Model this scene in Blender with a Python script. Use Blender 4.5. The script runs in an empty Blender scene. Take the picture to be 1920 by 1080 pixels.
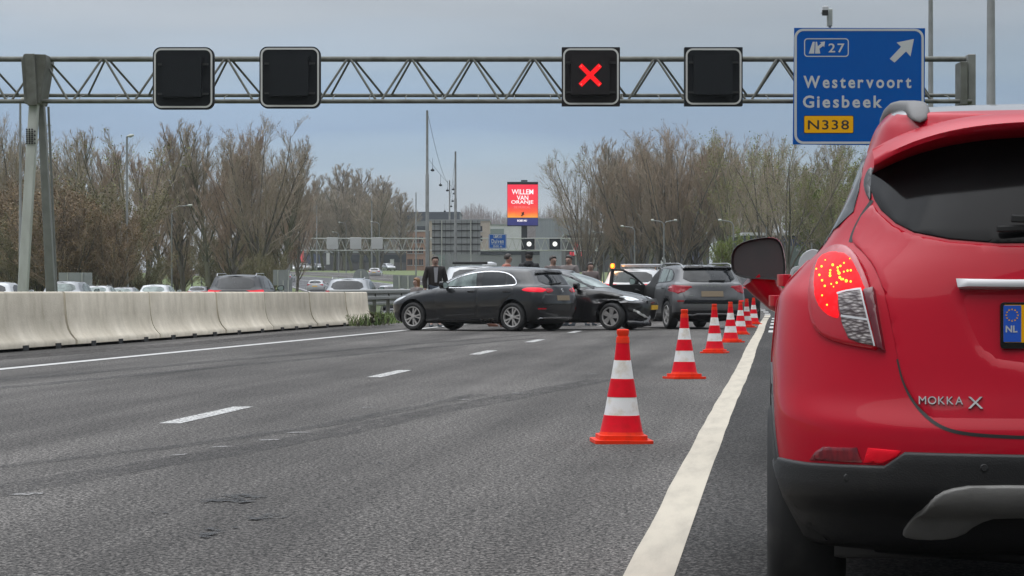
import bpy, bmesh, math, random
import numpy as np
from mathutils import Vector, Matrix
from mathutils.bvhtree import BVHTree
from mathutils.geometry import delaunay_2d_cdt, tessellate_polygon
S = bpy.context.scene
C = S.collection
random.seed(11); rng = np.random.default_rng(11)
rad = math.radians

# ---------------------------------------------------------------- camera, sky, sun, exposure
FPX, HC, HZ = 5600.0, 1.04, 535.0          # focal length in photo pixels, eye height, horizon row
PSI = math.atan(504 / FPX)                 # the camera looks this far left of the road's direction (+Y)
Fv = Vector((-math.sin(PSI), math.cos(PSI), 0)); Rv = Vector((math.cos(PSI), math.sin(PSI), 0))
cam = bpy.data.cameras.new('camera'); camo = bpy.data.objects.new('camera', cam); C.objects.link(camo)
cam.sensor_width = 36; cam.lens = 36 * FPX / 1920
cam.shift_y = -(540 - HZ) / 1920
cam.clip_start = 0.3; cam.clip_end = 6000
camo.location = (0, 0, HC); camo.rotation_euler = (rad(90), 0, PSI)
S.camera = camo
S.view_settings.view_transform = 'Standard'; S.view_settings.look = 'None'
S.view_settings.exposure = 0.72; S.view_settings.gamma = 1
SUN_EL, SUN_AZ = 62, 200                    # azimuth clockwise from +Y: the light comes from behind the camera
w = bpy.data.worlds.new('World'); S.world = w; w.use_nodes = True
nt = w.node_tree; nt.nodes.clear()
def N(t, **k):
    n = nt.nodes.new(t)
    for a, b in k.items(): setattr(n, a, b)
    return n
L = lambda a, b: nt.links.new(a, b)
out = N('ShaderNodeOutputWorld'); bg1 = N('ShaderNodeBackground'); bg2 = N('ShaderNodeBackground'); add = N('ShaderNodeMixShader'); add.inputs[0].default_value = .8   # four fifths cloud cover
sky = N('ShaderNodeTexSky'); sky.sky_type = 'NISHITA'; sky.sun_disc = False
sky.sun_elevation = rad(SUN_EL); sky.sun_rotation = rad(SUN_AZ)
L(sky.outputs[0], bg1.inputs[0]); bg1.inputs[1].default_value = 0.05
tc = N('ShaderNodeTexCoord'); sep = N('ShaderNodeSeparateXYZ'); L(tc.outputs['Generated'], sep.inputs[0])
mp = N('ShaderNodeMapping'); mp.inputs['Scale'].default_value = (5, 5, 34); L(tc.outputs['Generated'], mp.inputs[0])
nz = N('ShaderNodeTexNoise'); nz.inputs['Scale'].default_value = 1.6; nz.inputs['Detail'].default_value = 6; nz.inputs['Roughness'].default_value = .55; L(mp.outputs[0], nz.inputs['Vector'])
# cloud layers: height of the ray, bent a little by the noise, picks the tone
ma = N('ShaderNodeMath', operation='MULTIPLY_ADD'); L(nz.outputs['Fac'], ma.inputs[0]); ma.inputs[1].default_value = .024; L(sep.outputs[2], ma.inputs[2])
mb_ = N('ShaderNodeMath', operation='SUBTRACT'); L(ma.outputs[0], mb_.inputs[0]); mb_.inputs[1].default_value = .002
# clouds sit darker to the right of the road
mc = N('ShaderNodeMath', operation='MULTIPLY'); L(mb_.outputs[0], mc.inputs[0]); mc.inputs[1].default_value = 8
rp = N('ShaderNodeValToRGB'); L(mc.outputs[0], rp.inputs[0])
E = rp.color_ramp.elements
stops = [(0, (0.252, 0.275, 0.308)), (0.16, (0.248, 0.277, 0.312)), (0.28, (0.241, 0.274, 0.312)), (0.4, (0.173, 0.236, 0.304)), (0.5, (0.121, 0.181, 0.276)), (0.58, (0.134, 0.194, 0.282)), (0.64, (0.16, 0.213, 0.281)), (0.8, (0.221, 0.241, 0.272)), (1, (0.26, 0.272, 0.289))]
E[0].position, E[0].color = stops[0][0], (*stops[0][1], 1); E[1].position, E[1].color = stops[1][0], (*stops[1][1], 1)
for p, c in stops[2:]: e = E.new(p); e.color = (*c, 1)
nz2 = N('ShaderNodeTexNoise'); nz2.inputs['Scale'].default_value = 1.1; nz2.inputs['Detail'].default_value = 7; L(mp.outputs[0], nz2.inputs['Vector'])
mr = N('ShaderNodeMapRange'); L(nz2.outputs['Fac'], mr.inputs[0]); mr.inputs[1].default_value = .3; mr.inputs[2].default_value = .7; mr.inputs[3].default_value = .86; mr.inputs[4].default_value = 1.10
mx = N('ShaderNodeVectorMath', operation='SCALE'); L(rp.outputs[0], mx.inputs[0]); L(mr.outputs[0], mx.inputs['Scale'])
xr = N('ShaderNodeMapRange'); L(sep.outputs[0], xr.inputs[0]); xr.inputs[1].default_value = -.20; xr.inputs[2].default_value = .12; xr.inputs[3].default_value = 1.06; xr.inputs[4].default_value = .80
mx1 = N('ShaderNodeVectorMath', operation='SCALE'); L(mx.outputs[0], mx1.inputs[0]); L(xr.outputs[0], mx1.inputs['Scale'])
# unseen sky overhead, raised far beyond a plain overcast to light the ground
zr = N('ShaderNodeMapRange'); zr.interpolation_type = 'SMOOTHSTEP'; L(sep.outputs[2], zr.inputs[0]); zr.inputs[1].default_value = .28; zr.inputs[2].default_value = .95; zr.inputs[3].default_value = 1.0; zr.inputs[4].default_value = 7.6
mx2 = N('ShaderNodeVectorMath', operation='SCALE'); L(mx1.outputs[0], mx2.inputs[0]); L(zr.outputs[0], mx2.inputs['Scale'])
# unseen sky behind the camera, dimmed to cut reflections on rear-facing paint
yr_ = N('ShaderNodeMapRange'); yr_.interpolation_type = 'SMOOTHSTEP'; L(sep.outputs[1], yr_.inputs[0]); yr_.inputs[1].default_value = -.75; yr_.inputs[2].default_value = .1; yr_.inputs[3].default_value = .38; yr_.inputs[4].default_value = 1.0
mx3 = N('ShaderNodeVectorMath', operation='SCALE'); L(mx2.outputs[0], mx3.inputs[0]); L(yr_.outputs[0], mx3.inputs['Scale'])
L(mx3.outputs[0], bg2.inputs[0]); bg2.inputs[1].default_value = 1.25
L(bg1.outputs[0], add.inputs[1]); L(bg2.outputs[0], add.inputs[2]); L(add.outputs[0], out.inputs[0])
sl = bpy.data.lights.new('sun', 'SUN'); sl.energy = 0.7; sl.angle = rad(70); sl.color = (1, .97, .92)
so = bpy.data.objects.new('sun', sl); C.objects.link(so)
sd = Vector((math.sin(rad(SUN_AZ)) * math.cos(rad(SUN_EL)), math.cos(rad(SUN_AZ)) * math.cos(rad(SUN_EL)), math.sin(rad(SUN_EL))))
so.rotation_euler = (-sd).to_track_quat('-Z', 'Y').to_euler(); so.location = (0, -20, 40)

# ---------------------------------------------------------------- places
def sstep(a, b, x):
    t = min(1, max(0, (x - a) / (b - a))); return t * t * (3 - 2 * t)
def terrain(x, y):
    z = 4.2 * sstep(200, 650, y)
    z -= .36 * sstep(-12.7, -14.4, x) * sstep(420, 240, y)   # the carriageway beyond the barrier lies a little lower
    return z
def P(px, py, d):
    v = Fv * d + Rv * ((px - 960) / FPX * d); v.z = HC + (HZ - py) / FPX * d; return v
def G(px, py):
    return P(px, py, FPX * HC / (py - HZ))
def PG(px, d, dz=0):                          # a spot on the ground, at column px and distance d
    v = P(px, HZ, d); v.z = terrain(v.x, v.y) + dz; return v
def Z(py, d): return HC + (HZ - py) / FPX * d

# ---------------------------------------------------------------- materials
def mat(name, col, rough=.6, metal=0, coat=0, spec=.5, emit=None, es=1, noise=None, bump=None, alpha=1, trans=0, coatr=.03, ior=1.5):
    m = bpy.data.materials.new(name); m.use_nodes = True; t = m.node_tree; b = t.nodes['Principled BSDF']
    b.inputs['Base Color'].default_value = (*col, 1); b.inputs['Roughness'].default_value = rough; b.inputs['Metallic'].default_value = metal
    b.inputs['Coat Weight'].default_value = coat; b.inputs['Coat Roughness'].default_value = coatr
    b.inputs['Specular IOR Level'].default_value = spec; b.inputs['Alpha'].default_value = alpha
    b.inputs['Transmission Weight'].default_value = trans; b.inputs['IOR'].default_value = ior
    if emit: b.inputs['Emission Color'].default_value = (*emit, 1); b.inputs['Emission Strength'].default_value = es
    if noise:                                 # (second colour, scale, low, high[, stretch])
        tcn = t.nodes.new('ShaderNodeTexCoord'); mpn = t.nodes.new('ShaderNodeMapping'); t.links.new(tcn.outputs['Object'], mpn.inputs[0])
        if len(noise) > 4: mpn.inputs['Scale'].default_value = noise[4]
        n = t.nodes.new('ShaderNodeTexNoise'); n.inputs['Scale'].default_value = noise[1]; n.inputs['Detail'].default_value = 6; n.inputs['Roughness'].default_value = .6
        t.links.new(mpn.outputs[0], n.inputs['Vector'])
        r = t.nodes.new('ShaderNodeMapRange'); r.inputs[1].default_value = noise[2]; r.inputs[2].default_value = noise[3]; t.links.new(n.outputs['Fac'], r.inputs[0])
        mixn = t.nodes.new('ShaderNodeMix'); mixn.data_type = 'RGBA'; mixn.inputs[6].default_value = (*col, 1); mixn.inputs[7].default_value = (*noise[0], 1)
        t.links.new(r.outputs[0], mixn.inputs[0]); t.links.new(mixn.outputs[2], b.inputs['Base Color'])
    if bump:                                  # (scale, distance)
        tcn = t.nodes.new('ShaderNodeTexCoord'); n = t.nodes.new('ShaderNodeTexNoise'); n.inputs['Scale'].default_value = bump[0]; n.inputs['Detail'].default_value = 5
        t.links.new(tcn.outputs['Object'], n.inputs['Vector'])
        bu = t.nodes.new('ShaderNodeBump'); bu.inputs['Distance'].default_value = bump[1]; t.links.new(n.outputs['Fac'], bu.inputs['Height']); t.links.new(bu.outputs[0], b.inputs['Normal'])
    return m
M = {}
M['black_paint'] = mat('black_paint', (.008, .009, .011), .30, 0, .95, spec=.3, noise=((.014, .0135, .013), 2.2, .4, .75))
M['black_paint2'] = mat('black_paint2', (.008, .008, .009), .32, 0, .95, spec=.3, noise=((.013, .0125, .012), 3, .4, .75))
M['grey_paint'] = mat('grey_paint', (.125, .127, .13), .38, .3, .7, noise=((.10, .102, .105), 3, .35, .75))
M['silver_paint'] = mat('silver_paint', (.24, .25, .265), .4, .35, 1)
M['white_paint'] = mat('white_paint', (.46, .47, .48), .4, 0, 1, noise=((.38, .38, .375), 2, .45, .8))
M['cream_paint'] = mat('cream_paint', (.52, .52, .50), .45, 0, .6)
M['dark_paint'] = mat('dark_paint', (.009, .010, .012), .35, 0, .5, spec=.3)
M['red_paint'] = mat('red_paint', (.385, .0034, .0165), .36, .0, .42, spec=.08, coatr=.025, noise=((.345, .0045, .0165), 3.2, .45, .8))
M['plastic'] = mat('black_plastic', (.012, .012, .0125), .55, bump=(220, .0015), noise=((.035, .032, .028), 6, .62, .85))
M['gloss_black'] = mat('gloss_black', (.006, .006, .007), .12, spec=.5)
M['trim'] = mat('rubber_trim', (.008, .008, .008), .6)
M['tyre'] = mat('tyre_rubber', (.012, .012, .012), .75, noise=((.03, .028, .026), 9, .5, .8))
M['rim'] = mat('alloy', (.42, .41, .40), .35, .35)
M['rim_dark'] = mat('alloy_recess', (.01, .01, .011), .5)
M['glass'] = mat('tinted_glass', (.010, .012, .014), .05, spec=.4, noise=((.024, .027, .03), 1.6, .4, .7))
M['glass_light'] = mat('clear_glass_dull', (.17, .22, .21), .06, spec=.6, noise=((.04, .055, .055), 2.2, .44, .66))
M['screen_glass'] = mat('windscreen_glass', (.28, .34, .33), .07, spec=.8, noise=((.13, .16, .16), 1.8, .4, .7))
M['pane'] = mat('open_door_pane', (.85, .9, .88), .02, trans=1, ior=1.02, spec=.6)
M['chrome'] = mat('bright_trim', (.72, .72, .73), .22, .9)
M['satin'] = mat('satin_silver', (.30, .305, .31), .45, .5)
M['plate'] = mat('plate_brown_yellow', (.20, .155, .10), .6)
M['yellow'] = mat('plate_yellow', (.72, .43, .035), .55)
M['tail_red'] = mat('tail_lens', (.22, .004, .01), .15, 0, .6, emit=(1, .02, .06), es=.05)
M['tail_lit'] = mat('tail_lit', (.25, .004, .01), .2, emit=(1, .02, .05), es=.42)
M['headlight'] = mat('headlight_glass', (.62, .65, .67), .12, .2, .6)
M['asphalt_dark'] = mat('dark', (.02, .02, .02), .9)
M['galv'] = mat('galvanised', (.22, .225, .215), .55, .35, noise=((.17, .175, .165), 3, .35, .7))
M['galv_dark'] = mat('weathered_galvanised', (.135, .14, .125), .6, .25, noise=((.075, .075, .06), 2.6, .35, .65))
M['galv_light'] = mat('pale_galvanised', (.40, .42, .39), .55, .15, noise=((.30, .31, .28), 4, .35, .7, (1, 1, .25)))
M['pole'] = mat('pole_grey', (.22, .23, .23), .5, .3, noise=((.16, .165, .16), 2, .35, .7))
M['sign_blue'] = mat('sign_blue', (.0012, .070, .315), .5, spec=.05, noise=((.0016, .078, .335), 2, .3, .7))
M['sign_white'] = mat('sign_white', (.43, .445, .46), .5)
M['sign_yellow'] = mat('sign_yellow', (.72, .355, .003), .5, spec=.1)
M['sign_black'] = mat('sign_black', (.012, .012, .012), .5)
M['sign_back'] = mat('sign_back_grey', (.25, .265, .265), .55, .2, noise=((.19, .205, .205), 1.4, .35, .7))
M['sign_back_pale'] = mat('sign_back_pale', (.40, .41, .41), .6)
M['signal_black'] = mat('signal_black', (.008, .010, .0125), .65, spec=.2, bump=(60, .004), noise=((.008, .010, .012), 9, .4, .7))
M['signal_brown'] = mat('signal_black_dusty', (.013, .011, .012), .65, spec=.2, bump=(60, .004))
M['led_red'] = mat('led_red', (.4, .0, .0), .4, emit=(1, .008, .014), es=.85)
M['led_core'] = mat('led_red_core', (.5, .1, .1), .4, emit=(1, .16, .14), es=1.1)
M['led_white'] = mat('led_white', (.6, .6, .6), .4, emit=(1, 1, .96), es=.55)
M['amber'] = mat('amber_beacon', (.6, .2, .01), .3, emit=(1, .11, .0), es=1.2)
M['amber_core'] = mat('amber_core', (.8, .5, .1), .3, emit=(1, .36, .02), es=2.2)
M['cone_red'] = mat('cone_red', (.62, .004, .016), .42, spec=.12, noise=((.48, .008, .014), 14, .45, .75))
M['cone_orange'] = mat('cone_orange', (.72, .036, .010), .5, spec=.15, noise=((.42, .032, .014), 9, .5, .8))
M['cone_white'] = mat('cone_white', (.68, .675, .665), .35, noise=((.52, .45, .34), 10, .5, .76))
M['skin'] = mat('skin', (.30, .19, .15), .6)
M['jacket_dark'] = mat('jacket_dark', (.016, .012, .011), .8)
M['jacket_black'] = mat('jacket_black', (.008, .008, .010), .8)
M['cloth_grey'] = mat('cloth_grey', (.16, .14, .135), .85)
M['cloth_taupe'] = mat('cloth_taupe', (.13, .105, .10), .85)
M['cloth_rust'] = mat('cloth_rust', (.30, .10, .07), .85)
M['hivis'] = mat('hivis_orange', (.75, .12, .03), .7)
M['shirt'] = mat('shirt', (.30, .30, .32), .8)
M['jeans'] = mat('trousers', (.03, .04, .055), .85)
M['shoe_brown'] = mat('shoe_brown', (.13, .05, .03), .6)
M['shoe_dark'] = mat('shoe_dark', (.02, .03, .04), .6)
M['hair_brown'] = mat('hair_brown', (.16, .075, .03), .6, noise=((.26, .14, .06), 30, .4, .7))
M['hair_dark'] = mat('hair_dark', (.03, .022, .017), .6)

# ---------------------------------------------------------------- mesh helpers
class MB:
    def __init__(s): s.v = []; s.f = []; s.m = []
    def add(s, vs, fs, m=0):
        o = len(s.v); s.v += [tuple(v) for v in vs]
        for f in fs: s.f.append(tuple(i + o for i in f)); s.m.append(m)
        return s
    def box(s, c, d, m=0, rz=0, rx=0, ry=0):
        R = Matrix.Rotation(rz, 3, 'Z') @ Matrix.Rotation(rx, 3, 'X') @ Matrix.Rotation(ry, 3, 'Y'); c = Vector(c)
        vs = [c + R @ Vector((x * d[0] / 2, y * d[1] / 2, z * d[2] / 2)) for x in (-1, 1) for y in (-1, 1) for z in (-1, 1)]
        return s.add(vs, [(0, 1, 3, 2), (4, 6, 7, 5), (0, 4, 5, 1), (2, 3, 7, 6), (0, 2, 6, 4), (1, 5, 7, 3)], m)
    def tube(s, pts, r, n=8, m=0, cap=True):
        pts = [Vector(p) for p in pts]; rs = r if isinstance(r, (list, tuple)) else [r] * len(pts)
        vs = []; fs = []
        for i, p in enumerate(pts):
            t = (pts[min(i + 1, len(pts) - 1)] - pts[max(i - 1, 0)]).normalized()
            a = t.cross(Vector((0, 0, 1)) if abs(t.z) < .9 else Vector((1, 0, 0))).normalized(); b = t.cross(a)
            for k in range(n):
                th = 2 * math.pi * k / n; vs.append(p + (a * math.cos(th) + b * math.sin(th)) * rs[i])
        for i in range(len(pts) - 1):
            for k in range(n): fs.append((i * n + k, i * n + (k + 1) % n, (i + 1) * n + (k + 1) % n, (i + 1) * n + k))
        if cap: fs.append(tuple(range(n))[::-1]); fs.append(tuple((len(pts) - 1) * n + k for k in range(n)))
        return s.add(vs, fs, m)
    def lathe(s, prof, n=32, m=0, axis='z', c=(0, 0, 0), mats=None):  # prof: (radius, height)
        vs = []; c = Vector(c)
        for r, h in prof:
            for k in range(n):
                a = 2 * math.pi * k / n; p = (r * math.cos(a), r * math.sin(a), h)
                if axis == 'x': p = (p[2], p[0], p[1])
                if axis == 'y': p = (p[1], p[2], p[0])
                vs.append(c + Vector(p))
        o = len(s.v); s.v += [tuple(v) for v in vs]
        for i in range(len(prof) - 1):
            for k in range(n):
                s.f.append((o + i * n + k, o + i * n + (k + 1) % n, o + (i + 1) * n + (k + 1) % n, o + (i + 1) * n + k)); s.m.append(mats[i] if mats else m)
        return s
    def prism(s, poly, h0, h1, m=0, xf=None):  # polygon in x,y extruded in z, then xf
        n = len(poly); xf = xf or (lambda p: p)
        tri = tessellate_polygon([[Vector((x, y, 0)) for x, y in poly]])
        vs = [xf(Vector((x, y, h0))) for x, y in poly] + [xf(Vector((x, y, h1))) for x, y in poly]
        ar = sum(poly[i][0] * poly[(i + 1) % n][1] - poly[(i + 1) % n][0] * poly[i][1] for i in range(n))
        fs = [(i, (i + 1) % n, n + (i + 1) % n, n + i) if ar > 0 else (i, n + i, n + (i + 1) % n, (i + 1) % n) for i in range(n)]
        for t in tri:
            a2 = sum(poly[t[i]][0] * poly[t[(i + 1) % 3]][1] - poly[t[(i + 1) % 3]][0] * poly[t[i]][1] for i in range(3))
            t = tuple(t) if a2 > 0 else tuple(t)[::-1]
            fs.append(tuple(n + i for i in t)); fs.append(t[::-1])
        return s.add(vs, fs, m)
    def build(s, name, mats, parent=None, smooth=False, bevel=0, sharp=40, loc=None, rz=0):
        me = bpy.data.meshes.new(name); me.from_pydata(s.v, [], s.f)
        for m_ in (mats if isinstance(mats, (list, tuple)) else [mats]): me.materials.append(M[m_] if isinstance(m_, str) else m_)
        me.polygons.foreach_set('material_index', s.m)
        if smooth:
            me.polygons.foreach_set('use_smooth', [True] * len(s.f)); me.set_sharp_from_angle(angle=rad(sharp))
        me.update()
        return link(name, me, parent, loc, rz, bevel)
def link(name, me, parent=None, loc=None, rz=0, bevel=0):
    o = bpy.data.objects.new(name, me); C.objects.link(o)
    if parent: o.parent = parent
    if loc is not None: o.location = loc
    if rz: o.rotation_euler = (0, 0, rz)
    if bevel:
        b = o.modifiers.new('bevel', 'BEVEL'); b.width = bevel; b.segments = 2; b.limit_method = 'ANGLE'; b.angle_limit = rad(35)
    return o
def tag(o, label, cat, group=None):
    o['label'] = label; o['category'] = cat
    if group: o['group'] = group
    return o
def thing(name, label, cat, loc=(0, 0, 0), rz=0, group=None):
    o = bpy.data.objects.new(name, None); C.objects.link(o); o.location = loc; o.rotation_euler = (0, 0, rz); o.empty_display_size = .2
    return tag(o, label, cat, group)
def struct(o, kind='structure'): o['kind'] = kind; return o
def copy_tree(o, loc, rz=0, label=None, parent=None):
    c = o.copy(); C.objects.link(c); c.parent = parent
    if parent is None: c.location = loc; c.rotation_euler = (0, 0, rz)
    if label: c['label'] = label
    for ch in list(o.children): copy_tree(ch, None, 0, None, c)
    return c
_fc = {}
def text_geo(body, bold=0.0):
    """verts, faces of a string, normalised to a cap height of 1, x from 0"""
    k = (body, bold)
    if k in _fc: return _fc[k]
    cu = bpy.data.curves.new('t', 'FONT'); cu.body = body; cu.size = 1; cu.offset = bold; cu.resolution_u = 3; cu.fill_mode = 'FRONT'
    o = bpy.data.objects.new('t', cu); C.objects.link(o); bpy.context.view_layer.update()
    me = o.evaluated_get(bpy.context.evaluated_depsgraph_get()).to_mesh()
    v = np.array([x.co[:] for x in me.vertices]); f = [tuple(p.vertices) for p in me.polygons]
    o.evaluated_get(bpy.context.evaluated_depsgraph_get()).to_mesh_clear()
    bpy.data.objects.remove(o); bpy.data.curves.remove(cu)
    v[:, 0] -= v[:, 0].min(); _fc[k] = (v, f); return v, f
def put_text(mb, body, x0, x1, z0, z1, y, m=0, bold=.02, spacing=0, xf=None):
    """writes body between x0..x1 and z0..z1 (ink box of the string) on the plane y, read from -y"""
    if spacing:
        vs = []; fs = []; cx = 0
        for ch in body:
            if ch == ' ': cx += .35; continue
            v, f = text_geo(ch, bold); o = sum(len(a) for a in vs)
            vv = v.copy(); vv[:, 0] += cx; cx = vv[:, 0].max() + spacing; vs.append(vv); fs += [tuple(i + o for i in q) for q in f]
        v = np.concatenate(vs); f = fs
    else: v, f = text_geo(body, bold)
    v = v.copy(); lo = v.min(0); hi = v.max(0)
    X = x0 + (v[:, 0] - lo[0]) / (hi[0] - lo[0]) * (x1 - x0); Zc = z0 + (v[:, 1] - lo[1]) / (hi[1] - lo[1]) * (z1 - z0)
    pts = [(a, y, b) for a, b in zip(X, Zc)]
    if xf: pts = [xf(Vector(p)) for p in pts]
    mb.add(pts, f, m)
def rrect(x0, x1, y0, y1, r, n=6):
    pts = []
    for cx, cy, a in ((x1 - r, y1 - r, 0), (x0 + r, y1 - r, 90), (x0 + r, y0 + r, 180), (x1 - r, y0 + r, 270)):
        for k in range(n + 1):
            t = rad(a + 90 * k / n); pts.append((cx + r * math.cos(t), cy + r * math.sin(t)))
    return pts
def frame(mb, outer, inner, h0, h1, m=0, xf=None):   # ring between two outlines with the same number of points
    n = len(outer); xf = xf or (lambda p: p)
    vs = [xf(Vector((*p, h))) for h in (h0, h1) for pl in (outer, inner) for p in pl]
    fs = []
    for i in range(n):
        j = (i + 1) % n
        fs += [(2 * n + i, 2 * n + j, 3 * n + j, 3 * n + i), (j, i, n + i, n + j), (i, j, 2 * n + j, 2 * n + i), (n + j, n + i, 3 * n + i, 3 * n + j)]
    mb.add(vs, fs, m)
UP = lambda p: Vector((p.x, -p.z, p.y))              # a drawing in x,y stood upright, its front towards -y
def chaikin(p, k=2, closed=True):
    p = [Vector(q) for q in p]
    for _ in range(k):
        q = []; n = len(p)
        for i in range(n if closed else n - 1):
            a, b = p[i], p[(i + 1) % n]; q += [a * .75 + b * .25, a * .25 + b * .75]
        if not closed: q = [p[0]] + q + [p[-1]]
        p = q
    return [tuple(v) for v in p]
# ---------------------------------------------------------------- ground, roads, markings
def ribbon(name, offs, s0, s1, step, dz, m, R=1100.0, taper=None):
    vs = []; fs = []; ss = np.arange(s0, s1 + .01, step); k = len(offs)
    for s in ss:
        for o in offs:
            if taper: o = taper(s, o)
            if s <= 100: x, y = o, s
            else:
                a = (s - 100) / R; x, y = -R + (R + o) * math.cos(a), 100 + (R + o) * math.sin(a)
            vs.append((x, y, terrain(x, y) + dz))
    for i in range(len(ss) - 1):
        for j in range(k - 1): fs.append((i * k + j, i * k + j + 1, (i + 1) * k + j + 1, (i + 1) * k + j))
    b = MB(); b.add(vs, fs); return b.build(name, m)
def node_mat(name):
    m = bpy.data.materials.new(name); m.use_nodes = True; t = m.node_tree; return m, t, t.nodes['Principled BSDF'], t.nodes.new, t.links.new
def asphalt_mat(name, base):
    m, t, b, nn, ln = node_mat(name)
    g = nn('ShaderNodeTexCoord')
    def noise(sc, det, mapscale=None, rough=.6):
        n = nn('ShaderNodeTexNoise'); n.inputs['Scale'].default_value = sc; n.inputs['Detail'].default_value = det; n.inputs['Roughness'].default_value = rough
        if mapscale:
            mp = nn('ShaderNodeMapping'); mp.inputs['Scale'].default_value = mapscale; ln(g.outputs['Object'], mp.inputs[0]); ln(mp.outputs[0], n.inputs['Vector'])
        else: ln(g.outputs['Object'], n.inputs['Vector'])
        return n
    def rng_(n, a, bb, lo, hi):
        r = nn('ShaderNodeMapRange'); ln(n.outputs['Fac'] if 'Fac' in n.outputs else n.outputs[0], r.inputs[0])
        for i, v in enumerate((a, bb, lo, hi)): r.inputs[i + 1].default_value = v
        return r
    def mul(a, c):
        n = nn('ShaderNodeMath'); n.operation = 'MULTIPLY'; ln(a.outputs[0], n.inputs[0]); ln(c.outputs[0], n.inputs[1]); return n
    fine = rng_(noise(70, 3, (1, .6, 1), .7), .40, .58, .05, 1.75)
    grit = rng_(noise(30, 2, (1, .75, 1), .8), .38, .60, .34, 1.5)
    patch = rng_(noise(.55, 5, (1.0, .22, 1)), .32, .68, .70, 1.36)
    track = rng_(noise(.9, 3, (1.5, .03, 1)), .34, .66, .74, 1.26)
    v = mul(mul(fine, grit), mul(patch, track))
    vn = nn('ShaderNodeVectorMath'); vn.operation = 'SCALE'; vn.inputs[0].default_value = base; ln(v.outputs[0], vn.inputs['Scale'])
    ln(vn.outputs[0], b.inputs['Base Color']); b.inputs['Roughness'].default_value = .82; b.inputs['Specular IOR Level'].default_value = .14
    bu = nn('ShaderNodeBump'); bu.inputs['Distance'].default_value = .006; bu.inputs['Strength'].default_value = .8
    n2 = noise(75, 3, (1, .7, 1), .7); ln(n2.outputs['Fac'], bu.inputs['Height']); ln(bu.outputs[0], b.inputs['Normal'])
    return m
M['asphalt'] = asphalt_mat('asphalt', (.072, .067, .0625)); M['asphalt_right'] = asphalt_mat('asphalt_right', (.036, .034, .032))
M['asphalt2'] = asphalt_mat('asphalt_far', (.085, .085, .087))
def worn(name, col, sc, lo, hi, maxa=1.0, stretch=(1, .5, 1), rough=.7, floor_=0.0):
    """a thin layer on the road, worn through by noise"""
    m, t, b, nn, ln = node_mat(name)
    g = nn('ShaderNodeTexCoord'); mp = nn('ShaderNodeMapping'); mp.inputs['Scale'].default_value = stretch; ln(g.outputs['Object'], mp.inputs[0])
    n = nn('ShaderNodeTexNoise'); n.inputs['Scale'].default_value = sc; n.inputs['Detail'].default_value = 5; n.inputs['Roughness'].default_value = .7; ln(mp.outputs[0], n.inputs['Vector'])
    r = nn('ShaderNodeMapRange'); ln(n.outputs['Fac'], r.inputs[0]); r.inputs[1].default_value = lo; r.inputs[2].default_value = hi; r.inputs[3].default_value = floor_; r.inputs[4].default_value = maxa
    ln(r.outputs[0], b.inputs['Alpha']); b.inputs['Base Color'].default_value = (*col, 1); b.inputs['Roughness'].default_value = rough
    return m
M['line_cream'] = mat('line_cream', (.40, .355, .28), .6, noise=((.30, .265, .21), 3.0, .42, .72, (3, .35, 1)), bump=(90, .003))
M['line_white'] = mat('line_white', (.42, .415, .40), .6, noise=((.35, .34, .33), 4, .45, .75, (2, .4, 1)))
M['dash_white'] = worn('dash_worn', (.44, .435, .42), 34, .40, .53, 1, (1, .6, 1), floor_=.12)
M['skid'] = worn('skid_rubber', (.020, .019, .018), 5, .28, .66, .42, (2, .25, 1), .75)
M['seam'] = worn('seam_dark', (.022, .020, .019), 7, .25, .66, .40, (1.5, .3, 1), .8)
M['smear'] = worn('oil_smear', (.006, .006, .006), 13, .42, .56, .9, (1, 1, 1), .6)
M['grass_base'] = mat('verge_soil', (.075, .115, .030), .95, noise=((.11, .12, .045), .35, .35, .7), bump=(8, .05))
M['litter'] = worn('kerb_dirt', (.035, .030, .026), 3.5, .38, .66, .85, (2, .6, 1), .9)
M['grass_blade'] = mat('grass_blade', (.075, .14, .028), .8, noise=((.14, .15, .05), .6, .4, .7))
xs = sorted(set([-1400, -900, -500, -300, -200] + list(range(-150, 151, 10)) + [200, 300, 500, 900, 1400]))
ys = sorted(set(list(range(-60, 201, 20)) + list(range(200, 681, 15)) + [800, 1000, 1500, 2200, 3200]))
b = MB(); b.add([(x, y, terrain(x, y) - .02) for y in ys for x in xs], [(j * len(xs) + i, j * len(xs) + i + 1, (j + 1) * len(xs) + i + 1, (j + 1) * len(xs) + i) for j in range(len(ys) - 1) for i in range(len(xs) - 1)])
struct(b.build('ground', 'grass_base'))
def tap(s, o):
    return o if o < 4 or s < 150 else o - (o - .4) * sstep(165, 222, s)
struct(ribbon('road', [-12.3, -9, -6, -3, 0, 3, 5.2], -40, 900, 4, .0, 'asphalt', taper=tap))
struct(ribbon('service_road', [-29, -24, -19, -14.6], -40, 900, 4, .0, 'asphalt2'))
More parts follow.
